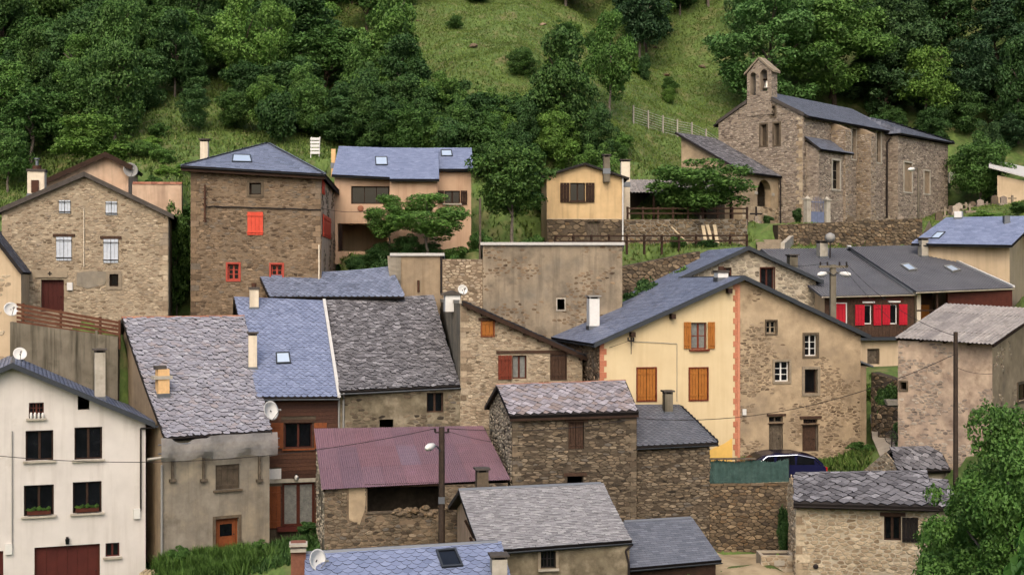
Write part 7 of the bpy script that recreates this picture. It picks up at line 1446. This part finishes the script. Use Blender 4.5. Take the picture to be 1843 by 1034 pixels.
cable('thin cable from the concrete pole down to the fibre roof', p+V3((0.3,0,0.1)), P(1640,606,57.2), 0.2, 0.01)
cable('thin cable between the stone hip house and salmon house', P(577,374,65.8), P(700,368,74), 0.3, 0.012)
cable('cable from the concrete pole toward the stone gable house', p+V3((-0.3,0,0.1)), P(1372,470,69.3), 0.2, 0.01)
cable('thin cable along the yellow facade to the insulator bracket', P(1134,612,58.9), P(985,640,60.5), 0.2, 0.01)
cable('thin cable from the wooden pole to the fibre roofed wall', P(1720,660,53.2), P(1786,672,54.3), 0.1, 0.01)
cable('cable from the wooden pole up to the concrete pole', P(1720,604,53.2), p+V3((0.6,0,0.1)), 0.5, 0.012)
# white-roofed shed at the upper right edge
fr = frL(1795, 100, -20, 1900); h = thing('white_roof_shed', 'grey shed with pale metal roof at the churchyard edge', 'shed', fr.L(2, 1, Zp(362,100)))
z0 = Zp(385,100); zt = fr.pix(1810,315)[1]; wall(h, fr, [(0,z0),(fr.w,z0),(fr.w,zt-1.0),(0,zt)], M['plaster_beige']); wall(h, fr.left(4), [(0,z0),(4,z0),(4,zt),(0,zt)], M['plaster_beige']); MB().prism([fr.L(-0.6,-0.4,zt+0.55), fr.L(fr.w,-0.4,zt-0.9), fr.L(fr.w,4,zt+0.3), fr.L(-0.6,4,zt+1.5)], V3((0,0,0.1))).build('roof', M['flash'], h); wall(h, fr.back(4), [(0,z0),(fr.w,z0),(fr.w,zt),(0,zt-1)], M['plaster_beige'])
# ================================================================ vegetation
def leaf_mesh(name, seed, n_leaf, leaf, m, shape='round', blobs=26, blob_r=(0.2, 0.34), flat=0.75, droop=0.0):
    """crown about 1 wide (radius 0.5) and 1 tall, its foot at z=0; leaf-sized faces on many small clumps"""
    rs = np.random.RandomState(seed); C = []
    while len(C) < blobs:
        p = rs.uniform(-1, 1, 3); r = np.linalg.norm(p)
        if r > 1 or r < 0.35: continue
        if shape == 'round': c = p*np.array([0.4, 0.4, 0.41])+np.array([0, 0, 0.5])
        elif shape == 'tall': c = p*np.array([0.37, 0.37, 0.44])*np.array([1-0.35*p[2], 1-0.35*p[2], 1])+np.array([0, 0, 0.5])
        elif shape == 'flat': c = p*np.array([0.4, 0.4, 0.28])+np.array([0, 0, 0.55])
        elif shape == 'cone': c = p*np.array([0.3, 0.3, 0.46])*np.array([1-0.6*(p[2]*0.5+0.5)+0.25, 1-0.6*(p[2]*0.5+0.5)+0.25, 1])+np.array([0, 0, 0.5])
        else: c = p*np.array([0.42, 0.42, 0.34])+np.array([0, 0, 0.36])
        C.append((c, rs.uniform(blob_r[0]*0.6, blob_r[1])*0.58*(1.25-0.45*r)))
    V_, Nn_ = [], []; tot = sum(r*r for c, r in C)
    for c, r in C:
        per = max(20, int(n_leaf*r*r/tot))
        d = rs.normal(size=(per, 3)); d /= np.linalg.norm(d, axis=1)[:, None]; d[:, 2] = np.abs(d[:, 2])*np.where(rs.rand(per) < 0.72, 1, -1)
        lump = 1+0.22*np.sin(d[:, 0]*7+c[0]*20)*np.sin(d[:, 1]*6+c[1]*20)*np.sin(d[:, 2]*5)
        rad = r*lump*(0.55+0.5*np.sqrt(rs.rand(per))); p = c+d*rad[:, None]*np.array([1.1, 1.1, flat]); V_.append(p); Nn_.append(d)
    p = np.concatenate(V_); d = np.concatenate(Nn_); n = len(p); p[:, 2] = np.maximum(p[:, 2], 0.01)
    nr = d*0.6+rs.normal(size=(n, 3))*0.55; nr[:, 2] += 0.45; nr /= np.linalg.norm(nr, axis=1)[:, None]
    t = np.cross(nr, rs.normal(size=(n, 3))); t /= np.linalg.norm(t, axis=1)[:, None]; b = np.cross(nr, t)
    s = leaf*rs.uniform(0.6, 1.35, n)[:, None]
    q = np.stack([p-t*s, p-b*s*0.55+nr*s*0.15, p+t*s, p+b*s*0.55+nr*s*0.15], 1).reshape(-1, 3)
    return np_mesh(name, q, np.arange(4*n).reshape(-1, 4), m)
def trunk_mesh(seed, m, top=0.75, r=0.03, limbs=7):
    rnd = random.Random(seed); mb = MB(); pts = [V3((0, 0, -0.08))]
    for i in range(1, 6): pts.append(V3((rnd.uniform(-0.02, 0.02)*i, rnd.uniform(-0.02, 0.02)*i, top*i/5)))
    for i in range(5): mb.tube(pts[i], pts[i+1], r*(1-i*0.17), r*(1-(i+1)*0.17), 7)
    for i in range(limbs):
        a = rnd.uniform(0, 6.28); k = rnd.uniform(0.3, 0.85); b = pts[0].lerp(pts[5], k); e = b+V3((math.cos(a)*0.28, math.sin(a)*0.28, rnd.uniform(0.1, 0.28)))
        mid = (b+e)/2+V3((0, 0, 0.04)); mb.tube(b, mid, r*0.42, r*0.3, 5); mb.tube(mid, e, r*0.3, r*0.1, 5)
    me = bpy.data.meshes.new('trunk'); me.from_pydata(mb.v, [], mb.f); me.materials.append(m); return me
CROWN = {}
for key, sd_, nl, lf, mt, sh, bl, br in (('dark1', 1, 15000, 0.018, 'leaf_dark', 'round', 55, (0.17, 0.3)), ('dark2', 2, 15000, 0.018, 'leaf_dark', 'tall', 60, (0.16, 0.28)), ('mid1', 3, 15000, 0.017, 'leaf_mid', 'round', 60, (0.16, 0.28)), ('mid2', 4, 15000, 0.017, 'leaf_mid', 'tall', 60, (0.15, 0.27)),
        ('light1', 5, 13000, 0.017, 'leaf_light', 'round', 34, (0.15, 0.28)), ('deep1', 6, 15000, 0.017, 'leaf_deep', 'round', 40, (0.16, 0.28)), ('deep2', 7, 15000, 0.017, 'leaf_deep', 'tall', 40, (0.16, 0.28)), ('bush_d', 8, 8000, 0.026, 'leaf_dark', 'bush', 22, (0.22, 0.4)), ('bush_m', 9, 8000, 0.026, 'leaf_mid', 'bush', 22, (0.22, 0.4)), ('bush_l', 10, 8000, 0.024, 'leaf_light', 'bush', 22, (0.22, 0.38)),
        ('near', 11, 44000, 0.0095, 'leaf_near', 'round', 60, (0.12, 0.24)), ('bright', 12, 5000, 0.034, 'leaf_bright', 'round', 40, (0.12, 0.24)), ('flat', 13, 12000, 0.019, 'leaf_light', 'flat', 30, (0.2, 0.32)), ('pine', 14, 14000, 0.016, 'leaf_deep', 'cone', 40, (0.14, 0.26)), ('big', 15, 24000, 0.012, 'leaf_mid', 'tall', 70, (0.12, 0.22)), ('bigl', 16, 26000, 0.012, 'leaf_ash', 'tall', 80, (0.12, 0.22)), ('deep3', 17, 24000, 0.012, 'leaf_deep', 'tall', 70, (0.12, 0.22))):
    CROWN[key] = leaf_mesh('crown', sd_, nl, lf, M[mt], sh, bl, br)
TRUNK = [trunk_mesh(i, M['bark'] if i % 3 else M['bark_pale']) for i in range(4)]
RV = random.Random(77)
def tree(label, p, w_, hh, key, group=None, name='tree', cat='tree', foot=0.18, trunk=True, rz=None, wy=None):
    """p: foot of the tree; crown w_ wide, whole tree hh tall"""
    t = thing(name, label, cat, p, group); rz = RV.uniform(0, 6.28) if rz is None else rz
    c = bpy.data.objects.new('crown' if trunk else 'foliage', CROWN[key]); COL.objects.link(c); c.parent = t; c.location = (0, 0, hh*foot); c.scale = (w_, wy or w_, hh*(1-foot)); c.rotation_euler = (0, 0, rz)
    if trunk:
        k = bpy.data.objects.new('trunk', TRUNK[RV.randrange(4)]); COL.objects.link(k); k.parent = t; ks_ = min(hh*0.85, w_*0.75); k.scale = (ks_, ks_, hh*0.95); k.rotation_euler = (0, 0, RV.uniform(0, 6.28))
    return t
def ptree(label, x, yb, Y, wpx, ytop, key, **k):
    """placed by foot pixel and depth; the foot follows the ground, the top follows the photo"""
    p = P(x, yb, Y); zg = H(p.x, p.y); top = Zp(ytop, Y); return tree(label, V3((p.x, p.y, zg-0.1)), wpx/F*Y, max(1.0, top-zg+0.1), key, **k)
def scatter(n, xr, Yr, keys, wr_, hr, lab, grp, seed, avoid=None, name='tree', trunk=True, cat='tree', foot=0.08):
    rnd = random.Random(seed); c = 0; tries = 0; used = []
    while c < n and tries < n*30:
        tries += 1; Y = rnd.uniform(*Yr); x = rnd.uniform(*xr); p = P(x, 0, Y); zg = H(p.x, p.y); yp = CY-zg/Y*F
        if avoid and avoid(x, yp, Y): continue
        w_ = rnd.uniform(*wr_)
        if any((p.x-a)**2+(p.y-b)**2 < (0.3*(w_+ww))**2 for a, b, ww in used): continue
        used.append((p.x, p.y, w_)); k = rnd.choice(keys); tree(lab[k] if isinstance(lab, dict) else lab, V3((p.x, p.y, zg-0.15)), w_, rnd.uniform(*hr), k, group=grp, name=name, trunk=trunk, cat=cat, foot=foot); c += 1
# placed trees and shrubs
ptree('dark ivy-clad tree standing alone on the green meadow slope', 1012, 240, 91.5, 140, 42, 'dark2', foot=0.02)
ptree('light green feathery tree just behind the ivy-clad one', 1098, 190, 99, 110, 14, 'light1', foot=0.08)
ptree('bushy mid green tree below the ivy-clad tree', 905, 250, 93, 110, 160, 'mid1', foot=0.05); ptree('round dark shrub tree beside the bushy meadow tree', 985, 250, 94, 90, 148, 'dark1', foot=0.05)
ptree('leafy dark tree above the salmon house roof', 790, 262, 92, 130, 150, 'dark1', foot=0.05); ptree('small pale tree at the edge of the meadow', 715, 200, 104, 60, 70, 'light1', foot=0.15)
ptree('broad dark yew with bare pale trunk between salmon house and cottage', 922, 440, 77, 165, 236, 'dark1', foot=0.25)
ptree('bushy walnut tree in front of the church porch', 1262, 400, 82.4, 215, 272, 'mid1', foot=0.1)
ptree('flat-topped leafy vine tree over the garden terrace', 768, 452, 72, 185, 345, 'light1', foot=0.2); ptree('small leafy vine bush at the salmon house corner', 700, 452, 72.6, 110, 348, 'light1', foot=0.2)
ptree('huge pale green ash behind the bell gable', 1385, 250, 112, 260, -40, 'bigl', foot=0.08); ptree('tall green ash behind the church nave', 1500, 260, 114, 260, -50, 'big', foot=0.08); ptree('tall dark tree behind the church chancel', 1610, 280, 116, 210, -30, 'deep3', foot=0.06)
ptree('slender mid green tree at the churchyard edge', 1665, 290, 113, 130, 60, 'mid2', foot=0.06); ptree('round green tree by the white roofed shed', 1765, 350, 103, 120, 225, 'mid1', foot=0.1)
ptree('small dark tree in the gap beside the hip roofed house', 318, 470, 70, 70, 350, 'dark1', foot=0.05)
ptree('rose bush with white blooms by the yellow cottage', 957, 438, 76.5, 55, 398, 'bush_m', trunk=False, cat='bush', name='bush'); ptree('dark clipped hedge under the vine tree', 760, 462, 70.3, 110, 418, 'bush_d', trunk=False, cat='hedge', name='hedge'); ptree('loose dark shrub by the salmon house opening', 690, 466, 70, 70, 425, 'bush_d', trunk=False, cat='bush', name='bush'); ptree('shaggy garden shrub behind the barn roof edge', 830, 466, 70.2, 80, 420, 'bush_m', trunk=False, cat='bush', name='bush')
ptree('overgrown bush on the bank beside the weathered barn', 1165, 500, 70.6, 90, 455, 'bush_d', trunk=False, cat='bush', name='bush'); ptree('low bramble bush on the stone bank below the rail fence', 1225, 490, 72.5, 80, 450, 'bush_m', trunk=False, cat='bush', name='bush')
ptree('white flowering shrub beside the round cowl', 1515, 445, 79, 55, 420, 'bush_m', trunk=False, cat='bush', name='bush'); ptree('dark round shrub in the churchyard', 1838, 385, 92, 50, 355, 'bush_d', trunk=False, cat='bush', name='bush'); ptree('bright low shrub among the graves', 1780, 395, 91, 60, 372, 'bush_l', trunk=False, cat='bush', name='bush'); ptree('climbing shrub on the church wall by the white gate pillar', 1435, 408, 88.6, 22, 362, 'bush_d', trunk=False, cat='bush', name='bush'); ptree('small clipped bush in front of the porch arch', 1382, 408, 86.6, 24, 385, 'bush_d', trunk=False, cat='bush', name='bush')
ptree('ivy mass hanging over the mossy stone wall', 1605, 740, 61.4, 60, 655, 'bush_d', trunk=False, cat='ivy', name='ivy'); ptree('bright grassy shrub on top of the mossy wall', 1588, 670, 64.5, 60, 642, 'bush_l', trunk=False, cat='bush', name='bush'); ptree('dark bush at the foot of the low trough wall', 1625, 775, 58.8, 50, 730, 'bush_d', trunk=False, cat='bush', name='bush')
ptree('young plant growing in the stone planter box', 1405, 1000, 51.8, 24, 985, 'bush_l', trunk=False, cat='plant', name='plant')
ptree('weedy shrub at the left of the parked car', 1362, 845, 58.2, 40, 808, 'bush_m', trunk=False, cat='bush', name='bush'); ptree('tall weeds behind the car against the old stone wall', 1545, 838, 59.8, 50, 815, 'bush_m', trunk=False, cat='bush', name='bush'); ptree('ivy clump at the end of the retaining wall', 1412, 930, 54.1, 36, 872, 'bush_d', trunk=False, cat='ivy', name='ivy')
ptree('leafy climber at the corner of the dark slate annex', 1250, 1060, 46.3, 60, 1010, 'bush_m', trunk=False, cat='climber', name='climber')
ptree('weedy bush on the concrete wall top behind the white roof', 40, 670, 57.6, 40, 618, 'bush_d', trunk=False, cat='bush', name='bush'); ptree('dark bush behind the tall pale chimney', 205, 730, 57.8, 45, 675, 'bush_d', trunk=False, cat='bush', name='bush')
for x, Y, wp, yt, k, lab in ((325,53.7,40,972,'bush_m','tall nettles at the netted house wall'), (466,54.6,36,965,'bush_m','leafy weeds beside the timber clad house'), (555,57.0,44,950,'bush_d','low weeds at the timber house doorstep')): ptree(lab, x, 1010, Y, wp, yt, k, trunk=False, cat='weeds', name='weeds')
fw_, rw_ = B['white']      # window boxes on the white house
for x, y, lab in ((70, 922, 'green window box plants on the lower sill beside the conduit'), (157, 917, 'green window box plants on the lower sill above the garage')):
    u, z = fw_.pix(x, y); q = fw_.L(u, -0.06, z+0.02); t = thing('window_box', lab, 'window box', q); MB().fbox(fw_, u-0.45, u+0.45, -0.12, 0.06, z-0.06, z+0.1).build('box', M['wood_brown'], t)
    for i in range(5):
        c = bpy.data.objects.new('plant', CROWN['bush_m' if i % 2 else 'bush_l']); COL.objects.link(c); c.parent = t; c.location = fw_.e*(-0.36+0.18*i)+fw_.n*0.02+V3((0, 0, 0.04)); c.scale = (0.26, 0.22, 0.2+0.06*(i % 3)); c.rotation_euler = (0, 0, i*1.3)
scatter(9, (1800, 2150), (47, 57), ['bush_m', 'bush_l', 'bush_d'], (1.4, 2.6), (1.0, 2.0), 'rough bush on the bank below the fibre roofed house', 'bushes on the bank below the fibre roofed house', 17, name='shrub', trunk=False, cat='shrub')
# near trees on the right
p = P(1800, 960, 41); tree('big leafy ash rising in front of the pale stone cottage', V3((p.x+0.1, p.y, H(p.x, p.y))), 6.2, Zp(712, 41)-H(p.x, p.y), 'near', foot=0.12, rz=0.4); p = P(1775, 1020, 44); tree('lower leafy ash beside the pale stone cottage corner', V3((p.x, p.y, H(p.x, p.y))), 4.4, Zp(850, 44)-H(p.x, p.y), 'near', foot=0.02, rz=2.0)
p = P(1945, 900, 24); tree('near tree with large bright green leaves reaching in from the lane', V3((p.x, p.y, H(p.x, p.y))), 3.2, Zp(760, 24)-H(p.x, p.y), 'bright', foot=0.62)
# woods on the slope, tree by tree
WL = {'dark1': 'round dark leafy tree in the wood above the stone houses', 'dark2': 'tall dark leafy tree in the wood above the stone houses', 'mid1': 'round mid green tree in the wood above the stone houses', 'mid2': 'tall mid green tree in the wood above the stone houses', 'light1': 'light green young tree in the wood above the stone houses'}
WR = {'deep1': 'round deep green tree of the dense wood behind the church chancel', 'deep2': 'tall deep green tree of the dense wood behind the church chancel', 'dark2': 'tall yellowish dark green tree of the dense wood behind the church chancel'}
scatter(18, (-150, 215), (79, 93), ['dark1', 'dark2', 'mid1', 'mid2', 'light1'], (3.5, 6), (4.5, 7.5), WL, 'trees of the wood above the stone houses', 15)
scatter(105, (-150, 730), (92, 130), ['dark1', 'dark2', 'mid1', 'mid2', 'light1', 'dark2', 'mid2'], (4.0, 7.5), (5.0, 9.5), WL, 'trees of the wood above the stone houses', 5, lambda x, y, Y: x > 560 and y < 175 and y > 60 and x+y > 640)
scatter(34, (-100, 1120), (85.5, 93), ['dark1', 'mid1', 'dark2', 'bush_d', 'dark1'], (2.4, 4.2), (3.0, 5.2), {'dark1': 'round dark hedge shrub along the foot of the hillside', 'mid1': 'round mid green hedge shrub along the foot of the hillside', 'dark2': 'tall dark hedge shrub along the foot of the hillside', 'bush_d': 'low spreading dark bush along the foot of the hillside'}, 'hedge shrubs along the hillside foot', 6, lambda x, y, Y: (x < 340 and Y < 88) , name='shrub', trunk=False, cat='shrub')
scatter(26, (540, 1010), (86.5, 92), ['dark1', 'mid1', 'mid2', 'dark2'], (2.6, 4.4), (3.6, 5.4), {'dark1': 'round dark leafy shrub in the hedge row behind the salmon house', 'mid1': 'round mid green shrub in the hedge row behind the salmon house', 'mid2': 'tall mid green shrub in the hedge row behind the salmon house', 'dark2': 'tall dark shrub in the hedge row behind the salmon house'}, 'hedge row behind the salmon house', 16, name='shrub', trunk=False, cat='shrub', foot=0.0)
scatter(20, (690, 1280), (99, 128), ['dark1', 'mid1', 'mid2'], (1.2, 3.0), (1.2, 2.8), {'dark1': 'round dark scrub bush on the green meadow slope', 'mid1': 'round mid green scrub bush on the green meadow slope', 'mid2': 'upright mid green scrub bush on the green meadow slope'}, 'scrub bushes on the meadow', 7, lambda x, y, Y: 720 < x < 935 and 60 < y < 185, name='shrub', trunk=False, cat='shrub', foot=0.0)
scatter(20, (1540, 1900), (106, 117), ['mid1', 'deep1', 'dark1', 'deep2'], (2.6, 4.6), (3.0, 5.5), {'mid1': 'mid green undergrowth bush right behind the church chancel', 'deep1': 'round deep green undergrowth bush behind the church chancel', 'dark1': 'dark undergrowth bush behind the church chancel', 'deep2': 'tall deep green undergrowth bush behind the church chancel'}, 'undergrowth behind the church', 18, name='shrub', trunk=False, cat='shrub', foot=0.0)
scatter(14, (640, 870), (69.8, 72.8), ['bush_d', 'dark1', 'bush_m'], (1.2, 2.2), (1.0, 2.0), {'bush_d': 'low dark garden shrub between the barn wall and salmon house', 'dark1': 'round dark garden shrub between the barn wall and salmon house', 'bush_m': 'mid green garden shrub between the barn wall and salmon house'}, 'garden shrubs behind the barn', 19, name='shrub', trunk=False, cat='shrub', foot=0.0)
scatter(8, (1120, 1340), (73.5, 79), ['bush_d', 'bush_m', 'bush_l'], (1.0, 1.8), (0.7, 1.3), {'bush_d': 'low dark bush on the grassy bank under the rail fence', 'bush_m': 'mid green bush on the grassy bank under the rail fence', 'bush_l': 'pale bush on the grassy bank under the rail fence'}, 'bushes on the grassy bank', 20, name='shrub', trunk=False, cat='shrub', foot=0.0)
scatter(26, (560, 1250), (124, 140), ['dark1', 'dark2', 'mid1', 'deep1'], (5, 8), (5, 8), {'dark1': 'round dark tree at the top of the meadow', 'dark2': 'tall dark tree at the top of the meadow', 'mid1': 'mid green tree at the top of the meadow', 'deep1': 'deep green tree at the top of the meadow'}, 'trees at the meadow top', 8)
scatter(50, (1560, 2050), (112, 150), ['deep1', 'deep2', 'dark2', 'deep2'], (5, 9), (7, 12), WR, 'trees of the dense wood behind the church', 9)
scatter(14, (1150, 1600), (118, 140), ['deep2', 'dark2', 'deep1'], (5, 8), (8, 12), 'dark tree in the wood behind the pale ash', 'trees behind the ash', 10)
scatter(14, (880, 1260), (82, 96), ['bush_m', 'bush_l', 'bush_d'], (1.2, 2.4), (1.1, 2.2), 'rough garden bush on the bank behind the yellow cottage', 'garden bushes behind the cottage', 11, lambda x, y, Y: 970 < x < 1140 and Y < 88, name='shrub', trunk=False, cat='shrub')
scatter(10, (230, 345), (74, 85), ['bush_l', 'bush_m', 'bush_l'], (1.0, 1.8), (0.9, 1.7), 'tall grassy herb clump on the bank by the hip roof', 'herb clumps on the bank', 12, name='shrub', trunk=False, cat='shrub')
# grass: blades in tufts over the open ground, nobody could count them
def grass(label, n, xr, Yr, hgt, seed, ok=None, bw=0.22, m='grass'):
    rs = np.random.RandomState(seed); Y = rs.uniform(Yr[0], Yr[1], n*2); x = rs.uniform(xr[0], xr[1], n*2); X = (x-CX)/F*Y
    fx = np.clip((X-GX0)/ST, 0, len(gx)-2); fy = np.clip((Y-GY0)/ST, 0, len(gy)-2); i, j = fx.astype(int), fy.astype(int); a, b = fx-i, fy-j
    Z = (HZ[j, i]*(1-a)+HZ[j, i+1]*a)*(1-b)+(HZ[j+1, i]*(1-a)+HZ[j+1, i+1]*a)*b
    if ok is not None: k = ok(x, Y, CY-Z/Y*F); X, Y, Z = X[k], Y[k], Z[k]
    X, Y, Z = X[:n], Y[:n], Z[:n]; n = len(X); P_ = np.stack([X, Y, Z], 1); vs = []
    for t in range(3):
        an = rs.uniform(0, 6.28, n); hh = hgt*rs.uniform(0.5, 1.4, n); w_ = hgt*bw*rs.uniform(0.6, 1.4, n); off = np.stack([rs.normal(0, hgt*0.3, n), rs.normal(0, hgt*0.3, n), np.zeros(n)], 1)
        sd_ = np.stack([np.cos(an), np.sin(an), np.zeros(n)], 1)*w_[:, None]; tip = np.stack([rs.normal(0, 0.35, n)*hh, rs.normal(0, 0.35, n)*hh, hh], 1); b_ = P_+off-np.array([0, 0, 0.06])
        vs.append(np.stack([b_-sd_, b_+sd_, b_+tip], 1))
    v = np.concatenate(vs).reshape(-1, 3); tag(link('grass', np_mesh('grass', v, np.arange(len(v)).reshape(-1, 3), M[m])), label, 'grass', kind='stuff')
rnd = random.Random(31)
for i in range(9):      # rocks breaking through the meadow
    Y = rnd.uniform(96, 126); x = rnd.uniform(600, 1290); p = P(x, 0, Y); p.z = H(p.x, p.y); s = rnd.uniform(0.15, 0.4); g = MB(); n8 = 8
    g.lathe(p-V3((0,0,s*0.3)), (rnd.uniform(-.4,.4), rnd.uniform(-.4,.4), 1), [(0, s*0.9), (s*0.3, s*rnd.uniform(0.9,1.2)), (s*0.6, s*rnd.uniform(0.6,0.9)), (s*0.85, s*0.25)], n8); tag(g.build('rock', M['stone_wall']), 'grey brown rock breaking through the meadow grass', 'rock', 'rocks on the meadow')
grass('meadow grass on the open hillside above the village', 120000, (380, 1330), (94, 132), 0.16, 1)
grass('garden grass on the banks behind the houses', 26000, (-120, 1300), (72, 96), 0.24, 2, lambda x, Y, y: (Y > 82) | ((x < 345) & (Y > 76)) | ((x > 600) & (x < 900)) )
grass('churchyard grass among the graves', 6000, (1480, 1860), (88, 104), 0.16, 3, lambda x, Y, y: (x > 1640) | (Y < 92))
grass('weedy grass before the old stone wall behind the car', 2500, (1340, 1565), (57.5, 60.6), 0.3, 4, lambda x, Y, y: (x > 1480) | (Y > 58.6))
grass('rough grass on the terraces below the church', 9000, (1110, 1660), (70.5, 86), 0.2, 6, lambda x, Y, y: (Y > 73) & ((x < 1360) | (x > 1410) | (Y < 80)))
grass('tall seeding weeds along the netted house front', 5000, (288, 490), (51.8, 55.6), 0.45, 8, lambda x, Y, y: np.sin(x*0.09)+np.sin(x*0.031+Y*2.1)+np.sin(Y*4.3+x*0.05) > -0.3, 0.09, 'leaf_weed')
grass('overgrown yard grass in front of the netted house', 3500, (270, 580), (51.5, 57), 0.3, 5, None, 0.15, 'leaf_weed')
# ================================================================ soft mountain haze in the air
hz_ = MB(); hz_.box((-104, -26, -19.5), (228, 0, 0), (0, 258, 0), (0, 0, 125))
mh = bpy.data.materials.new('haze'); mh.use_nodes = True; t_ = mh.node_tree; t_.nodes.remove(t_.nodes['Principled BSDF'])
pv = t_.nodes.new('ShaderNodeVolumePrincipled'); pv.inputs['Color'].default_value = (0.82, 0.88, 0.95, 1); pv.inputs['Density'].default_value = 0.0012; pv.inputs['Anisotropy'].default_value = 0.2
t_.links.new(pv.outputs[0], t_.nodes['Material Output'].inputs['Volume'])
ho = hz_.build('haze', mh); tag(ho, 'thin pale mountain haze filling the valley air', 'haze', kind='stuff')
